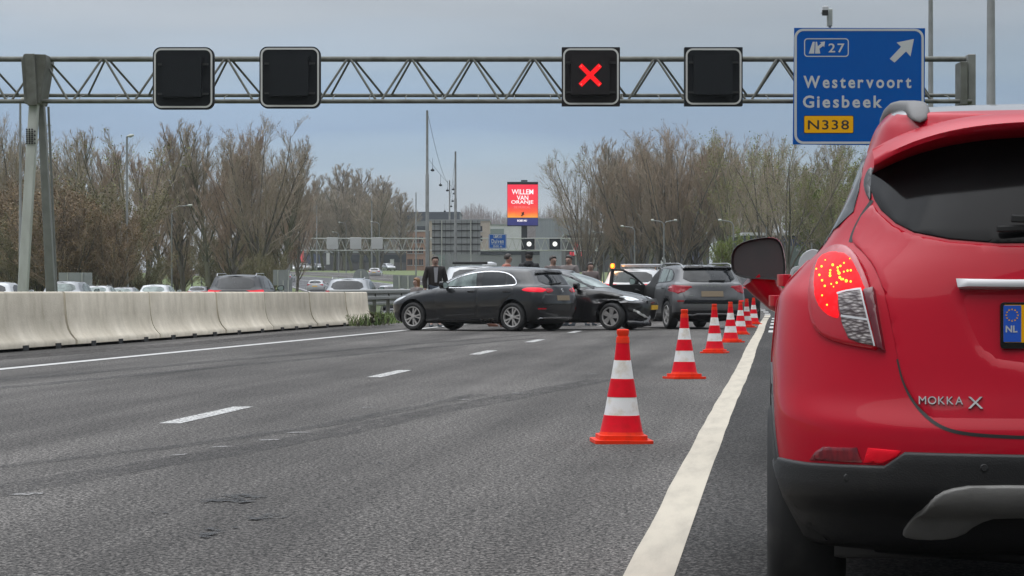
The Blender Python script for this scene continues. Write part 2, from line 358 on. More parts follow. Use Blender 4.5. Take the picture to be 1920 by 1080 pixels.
# exit lane swinging off to the right, beyond the red car
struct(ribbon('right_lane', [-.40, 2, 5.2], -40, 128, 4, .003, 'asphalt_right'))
b = MB(); vs = []
for i in range(40):
    s = 150 + i * 6; o = 5.0 + (s - 150) ** 2 / 1900
    for dx in (-4.4, 1.5): vs.append((o + dx - (0.8 if i < 2 else 0), s, terrain(o, s) + .004))
b.add(vs, [(2 * i, 2 * i + 1, 2 * i + 3, 2 * i + 2) for i in range(39)]); struct(b.build('exit_lane', 'asphalt2'))
def strip(pts, width, dz=.005):
    """flat ribbon along ground points; width may be a list"""
    vs = []; pts = [Vector(p) for p in pts]; n = len(pts); wd = width if isinstance(width, list) else [width] * n
    for i, p in enumerate(pts):
        t = (pts[min(i + 1, n - 1)] - pts[max(i - 1, 0)]); t.z = 0; t.normalize(); s = Vector((t.y, -t.x, 0)) * wd[i] / 2
        for q in (p - s, p + s): vs.append((q.x, q.y, terrain(q.x, q.y) + dz))
    return vs, [(2 * i, 2 * i + 1, 2 * i + 3, 2 * i + 2) for i in range(n - 1)]
rr = random.Random(5)
b = MB(); b.add(*strip([(-.475 + rr.uniform(-.004, .004) + .008 * math.sin(y * .21), y, 0) for y in np.arange(-4, 96, 1.2)], [.18 + rr.uniform(-.004, .004) for _ in np.arange(-4, 96, 1.2)]))
b.add(*strip([(-.45, 97.2, 0), (-.45, 104, 0)], .2))
struct(b.build('edge_line', 'line_cream'))
b = MB()
for y0 in (66, 72.5, 79, 85.5, 92): b.add(*strip([(-.19, y0, 0), (-.19, y0 + 3, 0)], .17))
for k in range(14):
    y0 = 106 + k * 9; b.add(*strip([(-.45 - (y0 - 100) ** 2 / 2200, y0, 0), (-.45 - (y0 - 97) ** 2 / 2200, y0 + 3, 0)], .2))
struct(b.build('block_marking', 'line_white'))
b = MB()
for a, c in [(22.1, 25.2), (33.4, 36.2), (44.5, 47.3), (54.2, 57), (65, 67.8), (76, 79), (87, 90), (98, 101)]:
    b.add(*strip([(-4.57, a, 0), (-4.57, c, 0)], .17))
for k in range(45):
    s = 110 + 12 * k; a = (s - 100) / 1100; a2 = (s - 97) / 1100
    b.add(*strip([(-1100 + 1095.5 * math.cos(t), 100 + 1095.5 * math.sin(t), 0) for t in (a, a2)], .2, .012))
struct(b.build('lane_dashes', 'dash_white'))
pl = [(-9.85, 10, 0), (-9.72, 30, 0), G(0, 693), G(380, 656), G(755, 620), G(835, 612), (-8.35, 90, 0)]
pl2 = []
for i in range(len(pl) - 1):
    for k in range(8): pl2.append(Vector(pl[i]).lerp(Vector(pl[i + 1]), k / 8))
for s in range(100, 700, 5):
    a = (s - 100) / 1100; pl2.append(Vector((-1100 + 1091.6 * math.cos(a), 100 + 1091.6 * math.sin(a), 0)))
b = MB(); b.add(*strip(pl2, .2, .006)); struct(b.build('left_edge_line', 'line_white'))
b = MB()
for o in (-28.5, -21.8, -15.2):
    b.add(*strip([(o, y, 0) if y <= 100 else (-1100 + (1100 + o) * math.cos((y - 100) / 1100), 100 + (1100 + o) * math.sin((y - 100) / 1100), 0) for y in range(20, 700, 5)], .2, .012))
for o in (.2,):
    b.add(*strip([(-1100 + (1100 + o) * math.cos((y - 100) / 1100), 100 + (1100 + o) * math.sin((y - 100) / 1100), 0) for y in range(240, 700, 5)], .25, .012))
struct(b.build('far_edge_lines', 'line_white'))
def gl(pts, n=6):
    q = [G(*p) for p in pts]; r = []
    for i in range(len(q) - 1):
        for k in range(n): r.append(q[i].lerp(q[i + 1], k / n))
    return r + [q[-1]]
def jit(pts, a): return [p + Vector((rr.uniform(-a, a), 0, 0)) for p in pts]
b = MB(); p = jit(gl([(-500, 1060), (-200, 965), (0, 920), (200, 885), (400, 853), (600, 818), (760, 783), (960, 745), (1130, 712)]), .015); b.add(*strip(p, [.34 + rr.uniform(-.05, .05) for _ in p], .004)); struct(b.build('road_seam', 'seam'))
b = MB()
for line, wd in (([(-300, 744), (0, 714), (380, 680), (760, 647), (1000, 628)], .30), ([(-300, 768), (0, 728), (380, 692), (760, 656), (1010, 634)], .26),
                 ([(-300, 905), (0, 876), (330, 838), (600, 800), (900, 740)], .18)):
    p = jit(gl(line), .01); b.add(*strip(p, [wd + rr.uniform(-.03, .03) for _ in p], .0045))
struct(b.build('tyre_marks', 'skid'))
b = MB()
for cx, cy, hw, hh, sl, n_ in ((435, 938, 66, 9, -.04, 26), (500, 972, 48, 7, -.10, 16), (392, 1000, 42, 8, -.16, 16), (470, 934, 34, 4, -.15, 8), (128, 915, 12, 3, 0, 3), (720, 870, 14, 3, 0, 3), (1138, 890, 3, 2, 0, 1), (300, 962, 20, 3, 0, 3)):
    for q_ in range(n_):
        u = rr.gauss(0, .42); x0 = cx + hw * u; y0 = cy + hh * rr.uniform(-1, 1) * (1 - abs(u) * .6) + sl * (x0 - cx); L_ = hw * rr.uniform(.12, .42); th = rr.uniform(.8, 2.2)
        k_ = rr.uniform(-.18, .10)
        pts = [G(x0 - L_, y0 - k_ * L_), G(x0, y0 - th), G(x0 + L_, y0 + k_ * L_), G(x0 + L_ * .2, y0 + th)]
        for p in pts: p.z = .0055 + q_ * .00012
        b.add(pts, [(0, 3, 2, 1)])
struct(b.build('oil_smears', 'smear'))
b = MB()
for cx, cy in ((335, 854), (415, 839), (505, 826), (690, 765), (870, 750), (52, 928), (970, 738), (560, 812), (1110, 702)):
    q = G(cx, cy); a = rr.uniform(.03, .075)
    b.add([q + Vector((x * a * 1.2, y * .07 + x * .03, .006)) for x, y in ((-1, -1), (.2, -1.3), (1, -.6), (.9, 1), (-.3, 1.2), (-1, .6))], [(0, 1, 2, 3, 4, 5)])
M['remnant'] = worn('paint_remnant', (.22, .215, .21), 30, .40, .56, .8, (1, .6, 1)); struct(b.build('paint_remnants', 'remnant'))
# dirt along the foot of the barrier
b = MB(); b.add(*strip([G(-200, 690), G(0, 672), G(350, 645), G(700, 613), G(745, 609)], [.7, .75, .7, .6, .3], .0035)); struct(b.build('kerb_dirt', 'litter'))

# ---------------------------------------------------------------- concrete barrier
def concrete_mat():
    m, t, b, nn, ln = node_mat('precast_concrete')
    g = nn('ShaderNodeTexCoord'); n1 = nn('ShaderNodeTexNoise'); n1.inputs['Scale'].default_value = 1.6; n1.inputs['Detail'].default_value = 8; n1.inputs['Roughness'].default_value = .65; ln(g.outputs['Object'], n1.inputs['Vector'])
    mp = nn('ShaderNodeMapping'); mp.inputs['Scale'].default_value = (1.2, 1.6, .45); ln(g.outputs['Object'], mp.inputs[0])
    n2 = nn('ShaderNodeTexNoise'); n2.inputs['Scale'].default_value = 2.2; n2.inputs['Detail'].default_value = 6; ln(mp.outputs[0], n2.inputs['Vector'])
    r1 = nn('ShaderNodeValToRGB'); ln(n1.outputs['Fac'], r1.inputs[0]); e = r1.color_ramp.elements; e[0].position = .3; e[0].color = (.45, .40, .315, 1); e[1].position = .7; e[1].color = (.64, .58, .475, 1)
    r2 = nn('ShaderNodeValToRGB'); ln(n2.outputs['Fac'], r2.inputs[0]); e = r2.color_ramp.elements; e[0].position = .30; e[0].color = (.86, .85, .83, 1); e[1].position = .50; e[1].color = (1, 1, 1, 1)
    mx = nn('ShaderNodeMix'); mx.data_type = 'RGBA'; mx.blend_type = 'MULTIPLY'; mx.inputs[0].default_value = 1; ln(r1.outputs[0], mx.inputs[6]); ln(r2.outputs[0], mx.inputs[7])
    # every block has its own tone
    oi = nn('ShaderNodeObjectInfo'); mr = nn('ShaderNodeMapRange'); ln(oi.outputs['Random'], mr.inputs[0]); mr.inputs[3].default_value = .86; mr.inputs[4].default_value = 1.12
    sc = nn('ShaderNodeVectorMath'); sc.operation = 'SCALE'; ln(mx.outputs[2], sc.inputs[0]); ln(mr.outputs[0], sc.inputs['Scale'])
    ln(sc.outputs[0], b.inputs['Base Color']); b.inputs['Roughness'].default_value = .85
    n3 = nn('ShaderNodeTexNoise'); n3.inputs['Scale'].default_value = 30; n3.inputs['Detail'].default_value = 4; ln(g.outputs['Object'], n3.inputs['Vector'])
    bu = nn('ShaderNodeBump'); bu.inputs['Distance'].default_value = .006; ln(n3.outputs['Fac'], bu.inputs['Height']); ln(bu.outputs[0], b.inputs['Normal'])
    return m
M['concrete'] = concrete_mat()
BA, BB = G(0, 662), G(703, 607.5)
bdir = (BB - BA); blen = bdir.length; bdir.normalize(); brot = math.atan2(bdir.y, bdir.x) - math.pi / 2
def bar_t(px):                                   # how far along the barrier's foot the column px falls
    lo, hi = -30.0, 60.0
    for _ in range(50):
        mid = (lo + hi) / 2; q = BA + bdir * mid; d = q.dot(Fv); c = 960 + q.dot(Rv) / d * FPX
        lo, hi = (mid, hi) if c < px else (lo, mid)
    return lo
joints = [bar_t(x) for x in (-250, -60, 143, 300, 424, 513, 596, 662, 703)]
blab = ['leftmost pale concrete barrier block, cut off by the picture edge', 'concrete barrier block below the foot of the gantry support', 'concrete barrier block below the white and silver car roofs, third from the left',
        'concrete barrier block below the small pale car roofs, left of the dark estate car', 'concrete barrier block directly below the dark car with red tail lights', 'concrete barrier block just right of the dark car with red tail lights',
        'concrete barrier block below the pale car roof, left of the grey estate car', 'last concrete barrier block, ending beside the weeds and steel rail']
for i in range(8):
    t0, t1 = joints[i] + .055, joints[i + 1] - .055; ln_ = t1 - t0
    hh = lambda t: .945 - .085 * max(0, min(1, t / blen))
    b = MB(); sec = []
    for t in (t0, t1):
        h = hh(t); y = t - t0
        jx = ((i * 37) % 5 - 2) * .004; half = [(.0, .05), (.0, .12), (-.045, .165), (-.095, .225), (-.14, .31), (-.168, .41), (-.185, .53), (-.212, h - .035), (-.222, h - .012), (-.24, h)]; half = [(x + jx, z) for x, z in half]
        full = half + [(-.60 - x, z) for x, z in half[::-1]]
        sec.append([(x, y, z) for x, z in full])
    n = len(sec[0])
    b.add(sec[0] + sec[1], [(k, (k + 1) % n, n + (k + 1) % n, n + k) for k in range(n)] + [tuple(range(n))[::-1], tuple(n + k for k in range(n))])
    o = thing('concrete_barrier', blab[i], 'barrier', BA + bdir * t0, brot, 'concrete barrier blocks along the carriageway')
    b.build('block', 'concrete', o, True, sharp=50)
    for q in ((.25, .75) if ln_ < 5.2 else (.18, .5, .82)):
        f = MB(); f.box((-.30, ln_ * q, .045), (.62, .32, .09)); f.build('foot', 'trim', o)

# ---------------------------------------------------------------- overhead sign gantry
GD = 72.0; GK = FPX / GD
def gx(px): return (px - 960) / GK
def gz(py): return HC + (HZ - py) / GK
go = thing('sign_gantry', 'weathered steel lattice gantry spanning the motorway on slanted legs', 'gantry', Fv * GD, PSI)
zt, zb, zr_ = gz(108.5), gz(190), gz(173)
b = MB(); b.tube([(gx(-420), .4, zt), (gx(1830), .4, zt)], .068, 10); b.build('top_chord', 'galv_dark', go, True)
b = MB(); b.tube([(gx(-420), 0, zb), (gx(1822), 0, zb)], .055, 10); b.build('bottom_chord', 'galv_dark', go, True)
b = MB(); b.tube([(gx(-420), 1.2, zr_), (gx(1822), 1.2, zr_)], .045, 8); b.build('bottom_chord', 'galv_dark', go, True)
pitch = 115.6; k0 = -5
for k in range(k0, 14):
    tx = 190 + k * pitch
    for s in (-1, 1):
        b = MB(); b.tube([(gx(tx + s * 3), .36, zt), (gx(tx + s * 54), 0, zb)], .030, 8); b.build('brace', 'galv_dark', go, True)
        b = MB(); b.tube([(gx(tx + s * 3 + 6), .44, zt), (gx(tx + s * 50 + 12), 1.2, zr_)], .028, 6); b.build('brace', 'galv_dark', go, True)
for k in range(28):
    x = -60 + k * 68.3; b = MB()
    b.tube([(gx(x), .02, zb), (gx(x), .6, (zb + zr_) / 2 + .05), (gx(x), 1.2, zr_)], .012, 5)
    b.build('cross_rod', 'galv_dark', go)
# left support: head box and two slanted legs
b = MB(); b.prism([(gx(50), gz(196)), (gx(78), gz(196)), (gx(91), gz(116)), (gx(90), gz(104)), (gx(49), gz(103)), (gx(44), gz(116))], -.9, .35, xf=UP)
b.prism([(gx(57), gz(200)), (gx(75), gz(200)), (gx(70), gz(103)), (gx(52), gz(103))], .36, .44, xf=UP)
b.build('head_box', 'galv_dark', go, bevel=.015)
def leg(xt, xb, wt, wb, y0, y1, name, m):
    b = MB(); zt_, zb_ = gz(186), -.05; e = (gz(186) - zb_) / (gz(186) - gz(546))
    xb2 = xt + (xb - xt) * e; wb2 = wt + (wb - wt) * e
    vs = []
    for x, wd, z, yy in ((xt, wt, zt_, y0), (xb2, wb2, zb_, y1)):
        for sx, sy in ((-1, -1), (1, -1), (1, 1), (-1, 1)): vs.append((gx(x + sx * wd / 2), yy + sy * .14, z))
    b.add(vs, [(0, 1, 5, 4), (1, 2, 6, 5), (2, 3, 7, 6), (3, 0, 4, 7), (3, 2, 1, 0), (4, 5, 6, 7)])
    return b.build(name, m, go, bevel=.02)
lg = leg(66, 48.5, 17, 18, -.1, -.5, 'leg', 'galv_light')
leg(71, 85.5, 12, 17, .5, .9, 'leg', 'galv')  # shaded leg: its shade is put in as a darker metal than the left
b = MB(); b.tube([(gx(80), .9, gz(196)), (gx(80), .9, gz(200)), (gx(94), 1.0, gz(546)), (gx(97), 1.0, 0)], .03, 8); b.build('cable_pipe', 'galv', go, True)
b = MB()
for r in range(8):
    for c in range(4):
        if c < 3 or r % 2: b.lathe([(.001, 0), (.022, 0), (.022, .03), (.001, .032)], 8, axis='y', c=(gx(54.5 + c * 5), -.36, gz(244 + r * 3.7)))
b.build('bolts', 'trim', lg)
# right support
b = MB(); b.box((gx(1823), .3, (gz(101) + 0) / 2), (.19, .5, gz(101))); b.build('leg', 'galv', go, bevel=.02)
b = MB(); b.box((gx(1806), .3, (gz(116) + gz(197)) / 2), (.17, .9, gz(116) - gz(197))); b.build('head_box', 'galv_dark', go, bevel=.015)

M['rim_white'] = mat('rim_white', (.52, .52, .51), .5)
def lane_signal(px0, px1, py0, py1, rounded, lit, label, dark):
    wx = (px1 - px0) / GK / 2; cz = gz((py0 + py1) / 2); hz = (py0 - py1) / GK / -2
    o = thing('lane_signal', label, 'lane signal', Fv * (GD - .75) + Rv * gx((px0 + px1) / 2) * (GD - .75) / GD + Vector((0, 0, cz)), PSI, 'lane signals hung on the gantry')
    pl = rrect(-wx, wx, -hz, hz, .19 if rounded else .012)
    b = MB(); b.prism(pl, -.30, 0, xf=UP); b.build('backboard', dark, o)
    ins = .03
    b = MB(); frame(b, rrect(-wx + ins, wx - ins, -hz + ins, hz - ins, .17), rrect(-wx + ins + .042, wx - ins - .042, -hz + ins + .042, hz - ins - .042, .13), 0, .012, xf=UP); b.build('white_border', 'rim_white', o)
    s = .47 if rounded else .46
    b = MB(); b.prism(rrect(-s - .02, s - .02, -s + .02, s + .03, .02), .0, .16, xf=UP); b.build('display', dark, o, bevel=.01)
    b = MB()
    for sx, sz in ((-1, .33), (1, .33), (-1, -.38), (1, -.38)): b.box((sx * (s + .05), -.06, sz), (.16, .06, .045))
    b.build('bracket', 'sign_black', o)
    b = MB()
    for sx in (-.4, .4): b.box((sx, .42, .1), (.06, .36, .9))
    b.build('hanger', 'galv_dark', o)
    if lit:
        b = MB()
        for s1 in (-1, 1):
            for k in range(-14, 15):
                for j in (-2, -1, 0, 1, 2):
                    x = k * .0165 + j * .022 * -s1 * .7; z = s1 * k * .0165 + j * .022 * .7
                    b.lathe([(.012, -.004), (.012, .004), (.001, .006)], 7, axis='y', c=(x - .02, -.165, z + .02))
        b.build('red_cross', 'led_red', o)
        for sx in (-1, 1):
            for sz in (-1, 1):
                b = MB()
                for q in (.215,): b.lathe([(.014, -.012), (.014, .0), (.001, .004)], 7, axis='y', c=(sx * q - .02, -.174, sz * q + .02))
                b.build('bright_led', 'led_core', o)
    return o
lane_signal(287, 400, 93, 208, True, False, 'blank black lane signal with rounded board, nearest the gantry leg', 'signal_black')
lane_signal(487, 600, 92, 206, True, False, 'blank black lane signal with rounded board, second from the gantry leg', 'signal_black')
lane_signal(1054, 1162, 93, 202, False, True, 'black lane signal showing a lit red cross', 'signal_brown')
lane_signal(1284, 1392, 93, 202, False, False, 'blank square black lane signal beside the big blue exit sign', 'signal_black')

# ---------------------------------------------------------------- blue exit sign
SDp = GD - .8; SK = FPX / SDp
so_ = thing('exit_sign', 'large blue exit sign for Westervoort and Giesbeek with white arrow', 'road sign', Fv * SDp, PSI)
sx_ = lambda cx: (1440 + cx * .25932 - 960) / SK
sz_ = lambda cy: HC + (HZ - cy * .25932) / SK
b = MB(); b.prism([(sx_(180), sz_(1044)), (sx_(1130), sz_(1052)), (sx_(1136), sz_(204)), (sx_(190), sz_(201))], -.06, 0, xf=UP); b.build('panel', 'sign_blue', so_)
b = MB()
for px in (300, 620, 960): b.box((sx_(px), .3, (sz_(300) + sz_(900)) / 2), (.08, .5, sz_(300) - sz_(900)))
b.build('mount_rail', 'galv_dark', so_)
def q2(cx, cy): return (sx_(cx), sz_(cy))
b = MB(); r0 = rrect(sx_(190), sx_(1126), sz_(1040), sz_(208), .21); r1 = rrect(sx_(208), sx_(1110), sz_(1024), sz_(224), .165)
frame(b, r0, r1, 0, .006, xf=UP)
frame(b, rrect(sx_(261), sx_(584), sz_(411), sz_(277), .08), rrect(sx_(268), sx_(577), sz_(404), sz_(284), .06), 0, .006, xf=UP)
b.build('border', 'sign_white', so_)
b = MB()
b.prism([q2(880, 425), q2(915, 452), q2(998, 372), q2(1030, 408), q2(1055, 282), q2(930, 307), q2(962, 338)], 0, .006, xf=UP)
b.build('arrow', 'sign_white', so_)
b = MB()
b.prism([q2(295, 387), q2(334, 387), q2(338, 302), q2(323, 302)], 0, .006, xf=UP)
b.prism([q2(341, 387), q2(378, 387), q2(371, 352), q2(400, 331), q2(406, 343), q2(412, 300), q2(374, 305), q2(386, 313), q2(360, 335), q2(354, 302), q2(344, 302)], 0, .006, xf=UP)
b.build('junction_symbol', 'sign_white', so_)
for body, x0, x1, y0, y1, sp in (('27', 437, 553, 314, 380, .16), ('Westervoort', 256, 1036, 548, 638, .17), ('Giesbeek', 252, 826, 690, 780, .17)):
    b = MB(); put_text(b, body, sx_(x0), sx_(x1), sz_(y1), sz_(y0), -.007, bold=.012 if body == '27' else .024, spacing=sp); b.build('lettering', 'sign_white', so_)
b = MB(); b.prism(rrect(sx_(258), sx_(620), sz_(965), sz_(834), .035), 0, .004, xf=UP); pl_ = b.build('number_panel', 'sign_black', so_)
b = MB(); b.prism(rrect(sx_(263), sx_(615), sz_(960), sz_(839), .03), .004, .008, xf=UP); b.build('yellow_field', 'sign_yellow', pl_)
b = MB(); put_text(b, 'N338', sx_(288), sx_(586), sz_(937), sz_(868), -.0095, bold=.012, spacing=.17); b.build('lettering', 'sign_black', pl_)
# camera on the gantry
ko = thing('traffic_camera', 'small pale traffic camera on a post above the blue exit sign', 'camera', Fv * (GD + .3), PSI)
b = MB(); b.box((gx(1558), 0, gz(31)), (.13, .16, gz(14) - gz(47))); b.build('mast_box', 'galv_light', ko, bevel=.02)
b = MB(); b.box((gx(1558.5), .0, (gz(47) + zt) / 2), (.05, .05, gz(47) - zt + .02)); b.build('post', 'galv_light', ko)
b = MB(); b.box((gx(1548), -.1, gz(17)), (.15, .42, .15)); b.build('housing', 'white_paint', ko, bevel=.015)
b = MB(); b.box((gx(1547), -.305, gz(24)), (.14, .1, .13)); b.build('lens', 'sign_black', ko)
# ---------------------------------------------------------------- car bodies: rows of outlines lofted into one closed shell
def tab(t, y):
    if not isinstance(t, (list, tuple)): return np.full_like(y, float(t))
    xp = np.array([a for a, _ in t], float); fp = np.array([b for _, b in t], float)
    if len(xp) < 3: return np.interp(y, xp, fp)
    h = np.diff(xp); dl = np.diff(fp) / h; m = np.zeros(len(xp)); m[0], m[-1] = dl[0], dl[-1]
    for i in range(1, len(xp) - 1): m[i] = 0 if dl[i - 1] * dl[i] <= 0 else 2 * dl[i - 1] * dl[i] / (dl[i - 1] + dl[i])
    yc = np.clip(y, xp[0], xp[-1]); i = np.clip(np.searchsorted(xp, yc) - 1, 0, len(h) - 1); t_ = (yc - xp[i]) / h[i]
    return (2*t_**3-3*t_**2+1)*fp[i] + (t_**3-2*t_**2+t_)*h[i]*m[i] + (-2*t_**3+3*t_**2)*fp[i+1] + (t_**3-t_**2)*h[i]*m[i+1]
def shell(rows, zc, zb=.16, NR=12, NS=28, NF=12, sub=3, arches=(), deform=None):
    cols = []
    for r in rows:
        y0, y1, dr, df, n = r['y0'], r['y1'], r['dr'], r['df'], r.get('n', 2.6); nf = r.get('nf', n)
        a = np.linspace(0, math.pi / 2, NR) ** 1.0
        yr = y0 + dr * (1 - np.cos(a) ** (2 / n)); tr = np.sin(a) ** (2 / n)
        af = a[::-1][:] if NF == NR else np.linspace(math.pi / 2, 0, NF)
        yf = y1 - df * (1 - np.cos(af) ** (2 / nf)); tf = np.sin(af) ** (2 / nf)
        ys = np.linspace(y0 + dr, y1 - df, NS + 2)[1:-1]
        y = np.concatenate([yr, ys, yf]); t = np.concatenate([tr, np.ones(NS), tf])
        cols.append(np.stack([-tab(r['w'], y) * t, y, tab(r['z'], y)], 1))
    top = cols[-1].copy(); top[:, 0] = 0; top[:, 2] = tab(zc, top[:, 1])
    bot = cols[0].copy(); bot[:, 0] = 0; bot[:, 2] = zb
    A = np.array([bot] + cols + [top]); K, n, _ = A.shape
    d = np.diff(A, axis=0); m = np.zeros_like(A); m[0], m[-1] = d[0], d[-1]
    pr = d[:-1] * d[1:]; sm = d[:-1] + d[1:]
    m[1:-1] = np.where(pr > 0, 2 * pr / np.where(np.abs(sm) < 1e-9, 1, sm), 0)
    m[-1] *= np.array([1, 1, 0]); m[0] *= 0
    R = []
    for i in range(K - 1):
        for k in range(sub):
            t = k / sub
            R.append((2*t**3-3*t**2+1)*A[i] + (t**3-2*t**2+t)*m[i] + (-2*t**3+3*t**2)*A[i+1] + (t**3-t**2)*m[i+1])
    R.append(A[-1]); R = np.array(R); K2 = len(R)
    bm = bmesh.new()
    for sgn in (1, -1):
        V = [[bm.verts.new((p[0] * sgn, p[1], p[2])) for p in row] for row in R]
        for i in range(K2 - 1):
            for j in range(n - 1):
                q = [V[i][j], V[i][j + 1], V[i + 1][j + 1], V[i + 1][j]]
                bm.faces.new(q[::-1] if sgn > 0 else q)
    bmesh.ops.remove_doubles(bm, verts=bm.verts, dist=.0008)
    bmesh.ops.dissolve_degenerate(bm, dist=.0005, edges=bm.edges)
    bmesh.ops.recalc_face_normals(bm, faces=bm.faces)
    if deform:
        for v in bm.verts: v.co = deform(v.co.copy())
    me = bpy.data.meshes.new('body'); bm.to_mesh(me); bm.free()
    bv0 = BVHTree.FromPolygons([v.co[:] for v in me.vertices], [tuple(p.vertices) for p in me.polygons])
    if arches:
        c = MB()
        for y, z, r, xin, xout in arches:
            for s in (-1, 1):
                c.lathe([(.001, min(s * xin, s * xout)), (r, min(s * xin, s * xout)), (r, max(s * xin, s * xout)), (.001, max(s * xin, s * xout))], 40, axis='x', c=(0, y, z))
        co = c.build('cut', 'trim'); bmm = bmesh.new(); bmm.from_mesh(co.data); bmesh.ops.remove_doubles(bmm, verts=bmm.verts, dist=.002); bmesh.ops.recalc_face_normals(bmm, faces=bmm.faces); bmm.to_mesh(co.data); bmm.free()
        bo = bpy.data.objects.new('b', me); C.objects.link(bo)
        md = bo.modifiers.new('x', 'BOOLEAN'); md.operation = 'DIFFERENCE'; md.object = co; md.solver = 'EXACT'
        bpy.context.view_layer.update(); dg = bpy.context.evaluated_depsgraph_get()
        me2 = bpy.data.meshes.new_from_object(bo.evaluated_get(dg)); bpy.data.objects.remove(bo); bpy.data.objects.remove(co)
        me = me2; me.materials.clear()
    return me, bv0
def finish_body(me, name, parent, paint, arches, lower=None, sharp=32):
    me.materials.clear(); me.materials.append(M[paint]); me.materials.append(M['trim'])
    if lower: me.materials.append(M[lower[0]])
    mi = []
    for p in me.polygons:
        c = p.center; k = 0
        for y, z, r, xin, xout in arches:
            d = math.hypot(c.y - y, c.z - z)
            if d < r * 1.012 and (d < r * .97 or (p.normal.y * (c.y - y) + p.normal.z * (c.z - z)) < 0) and abs(c.x) > xin - .02 and abs(p.normal.x) * 0 + 1: k = 1
        if k == 0 and c.z < .2: k = 1
        if k == 0 and lower and lower[1](c, p.normal): k = 2
        mi.append(k)
    me.polygons.foreach_set('material_index', mi); me.polygons.foreach_set('use_smooth', [True] * len(mi)); me.set_sharp_from_angle(angle=rad(sharp)); me.update()
    return link(name, me, parent)
def poly_dist(P2, poly):
    a = np.array(poly); b = np.roll(a, -1, 0); best = np.full(len(P2), 1e9); inside = np.zeros(len(P2), bool)
    for p, q in zip(a, b):
        e = q - p; l2 = max(1e-12, e @ e); t = np.clip(((P2 - p) @ e) / l2, 0, 1); best = np.minimum(best, np.linalg.norm(P2 - (p + t[:, None] * e), axis=1))
        cnd = ((p[1] > P2[:, 1]) != (q[1] > P2[:, 1]))
        xi = (q[0] - p[0]) * (P2[:, 1] - p[1]) / (q[1] - p[1] if q[1] != p[1] else 1e-12) + p[0]
        inside ^= cnd & (P2[:, 0] < xi)
    return best, inside
def overlay(bvh, poly, ax, off=.004, h=.05, r=0, depth=None, skirt=.012, far=6):
    """a panel cut to the outline poly and laid on the body seen along ax; returns an MB"""
    pl = []
    n = len(poly)
    for i in range(n):
        p, q = np.array(poly[i]), np.array(poly[(i + 1) % n]); k = max(1, int(np.linalg.norm(q - p) / h + .5))
        pl += [tuple(p + (q - p) * t / k) for t in range(k)]
    a = np.array(poly); lo, hi = a.min(0), a.max(0)
    gx_ = np.arange(lo[0] + h * .5, hi[0], h); gy_ = np.arange(lo[1] + h * .5, hi[1], h)
    gp = np.array([(x + (h / 2 if j % 2 else 0), y) for j, y in enumerate(gy_) for x in gx_]) if len(gx_) and len(gy_) else np.zeros((0, 2))
    extra = []
    if len(gp):
        d, ins = poly_dist(gp, poly); extra = [tuple(p) for p in gp[ins & (d > max(h * .42, r * 1.2))]]
    if r:
        A_ = np.array(pl); t = np.roll(A_, -1, 0) - np.roll(A_, 1, 0); t /= np.maximum(1e-9, np.linalg.norm(t, axis=1))[:, None]; nr = np.stack([-t[:, 1], t[:, 0]], 1)
        area = np.sum(A_[:, 0] * np.roll(A_[:, 1], -1) - np.roll(A_[:, 0], -1) * A_[:, 1]); nr *= (1 if area > 0 else -1)
        for f in (.35, 1.0):
            Q = A_ + nr * r * f; d, ins = poly_dist(Q, poly); extra += [tuple(p) for p in Q[ins & (d > r * f * .8)]]
    vin = [Vector(p) for p in pl] + [Vector(p) for p in extra]
    res = delaunay_2d_cdt(vin, [(i, (i + 1) % len(pl)) for i in range(len(pl))], [list(range(len(pl)))], 1, 1e-6)
    V2, F = res[0], [tuple(f) for f in res[2]]
    P2 = np.array([v[:] for v in V2]); dist, _ = poly_dist(P2, poly)
    D = {'L': (1, 0, 0), 'R': (-1, 0, 0), 'B': (0, 1, 0), 'F': (0, -1, 0), 'T': (0, 0, -1)}[ax]; D = Vector(D)
    vs = []; ns = []; last = None
    for (u, v), dd in zip(P2, dist):
        o = {'L': Vector((-far, u, v)), 'R': Vector((far, u, v)), 'B': Vector((u, -far, v)), 'F': Vector((u, far + 5, v)), 'T': Vector((u, v, far))}[ax]
        hit, nr, _, _ = bvh.ray_cast(o, D)
        if hit is None:
            g = o.copy()
            if last is not None:
                k = {'L': 0, 'R': 0, 'B': 1, 'F': 1, 'T': 2}[ax]; g[k] = last[k]
            hit, nr, _, _ = bvh.find_nearest(g)
        if nr.dot(D) > 0: nr = -nr
        last = hit; e = off
        if r and dd < r: e -= r - math.sqrt(max(0, r * r - (r - dd) ** 2))
        if depth: e += depth(u, v)
        vs.append(hit + nr * e); ns.append(nr)
    mb = MB(); fs = []
    for f in F:
        nn = (vs[f[1]] - vs[f[0]]).cross(vs[f[2]] - vs[f[0]])
        fs.append(f if nn.dot(D) <= 0 else f[::-1])
    ed = {}
    for f in fs:
        for i in range(len(f)): ed[(f[i], f[(i + 1) % len(f)])] = 1
    nb = len(vs); m2 = {}
    allv = list(vs); f2 = list(fs)
    for (i, j) in list(ed):
        if (j, i) in ed: continue
        for k in (i, j):
            if k not in m2: m2[k] = len(allv); allv.append(vs[k] - ns[k] * (off + skirt))
        f2.append((j, i, m2[i], m2[j]))
    mb.add(allv, f2); return mb
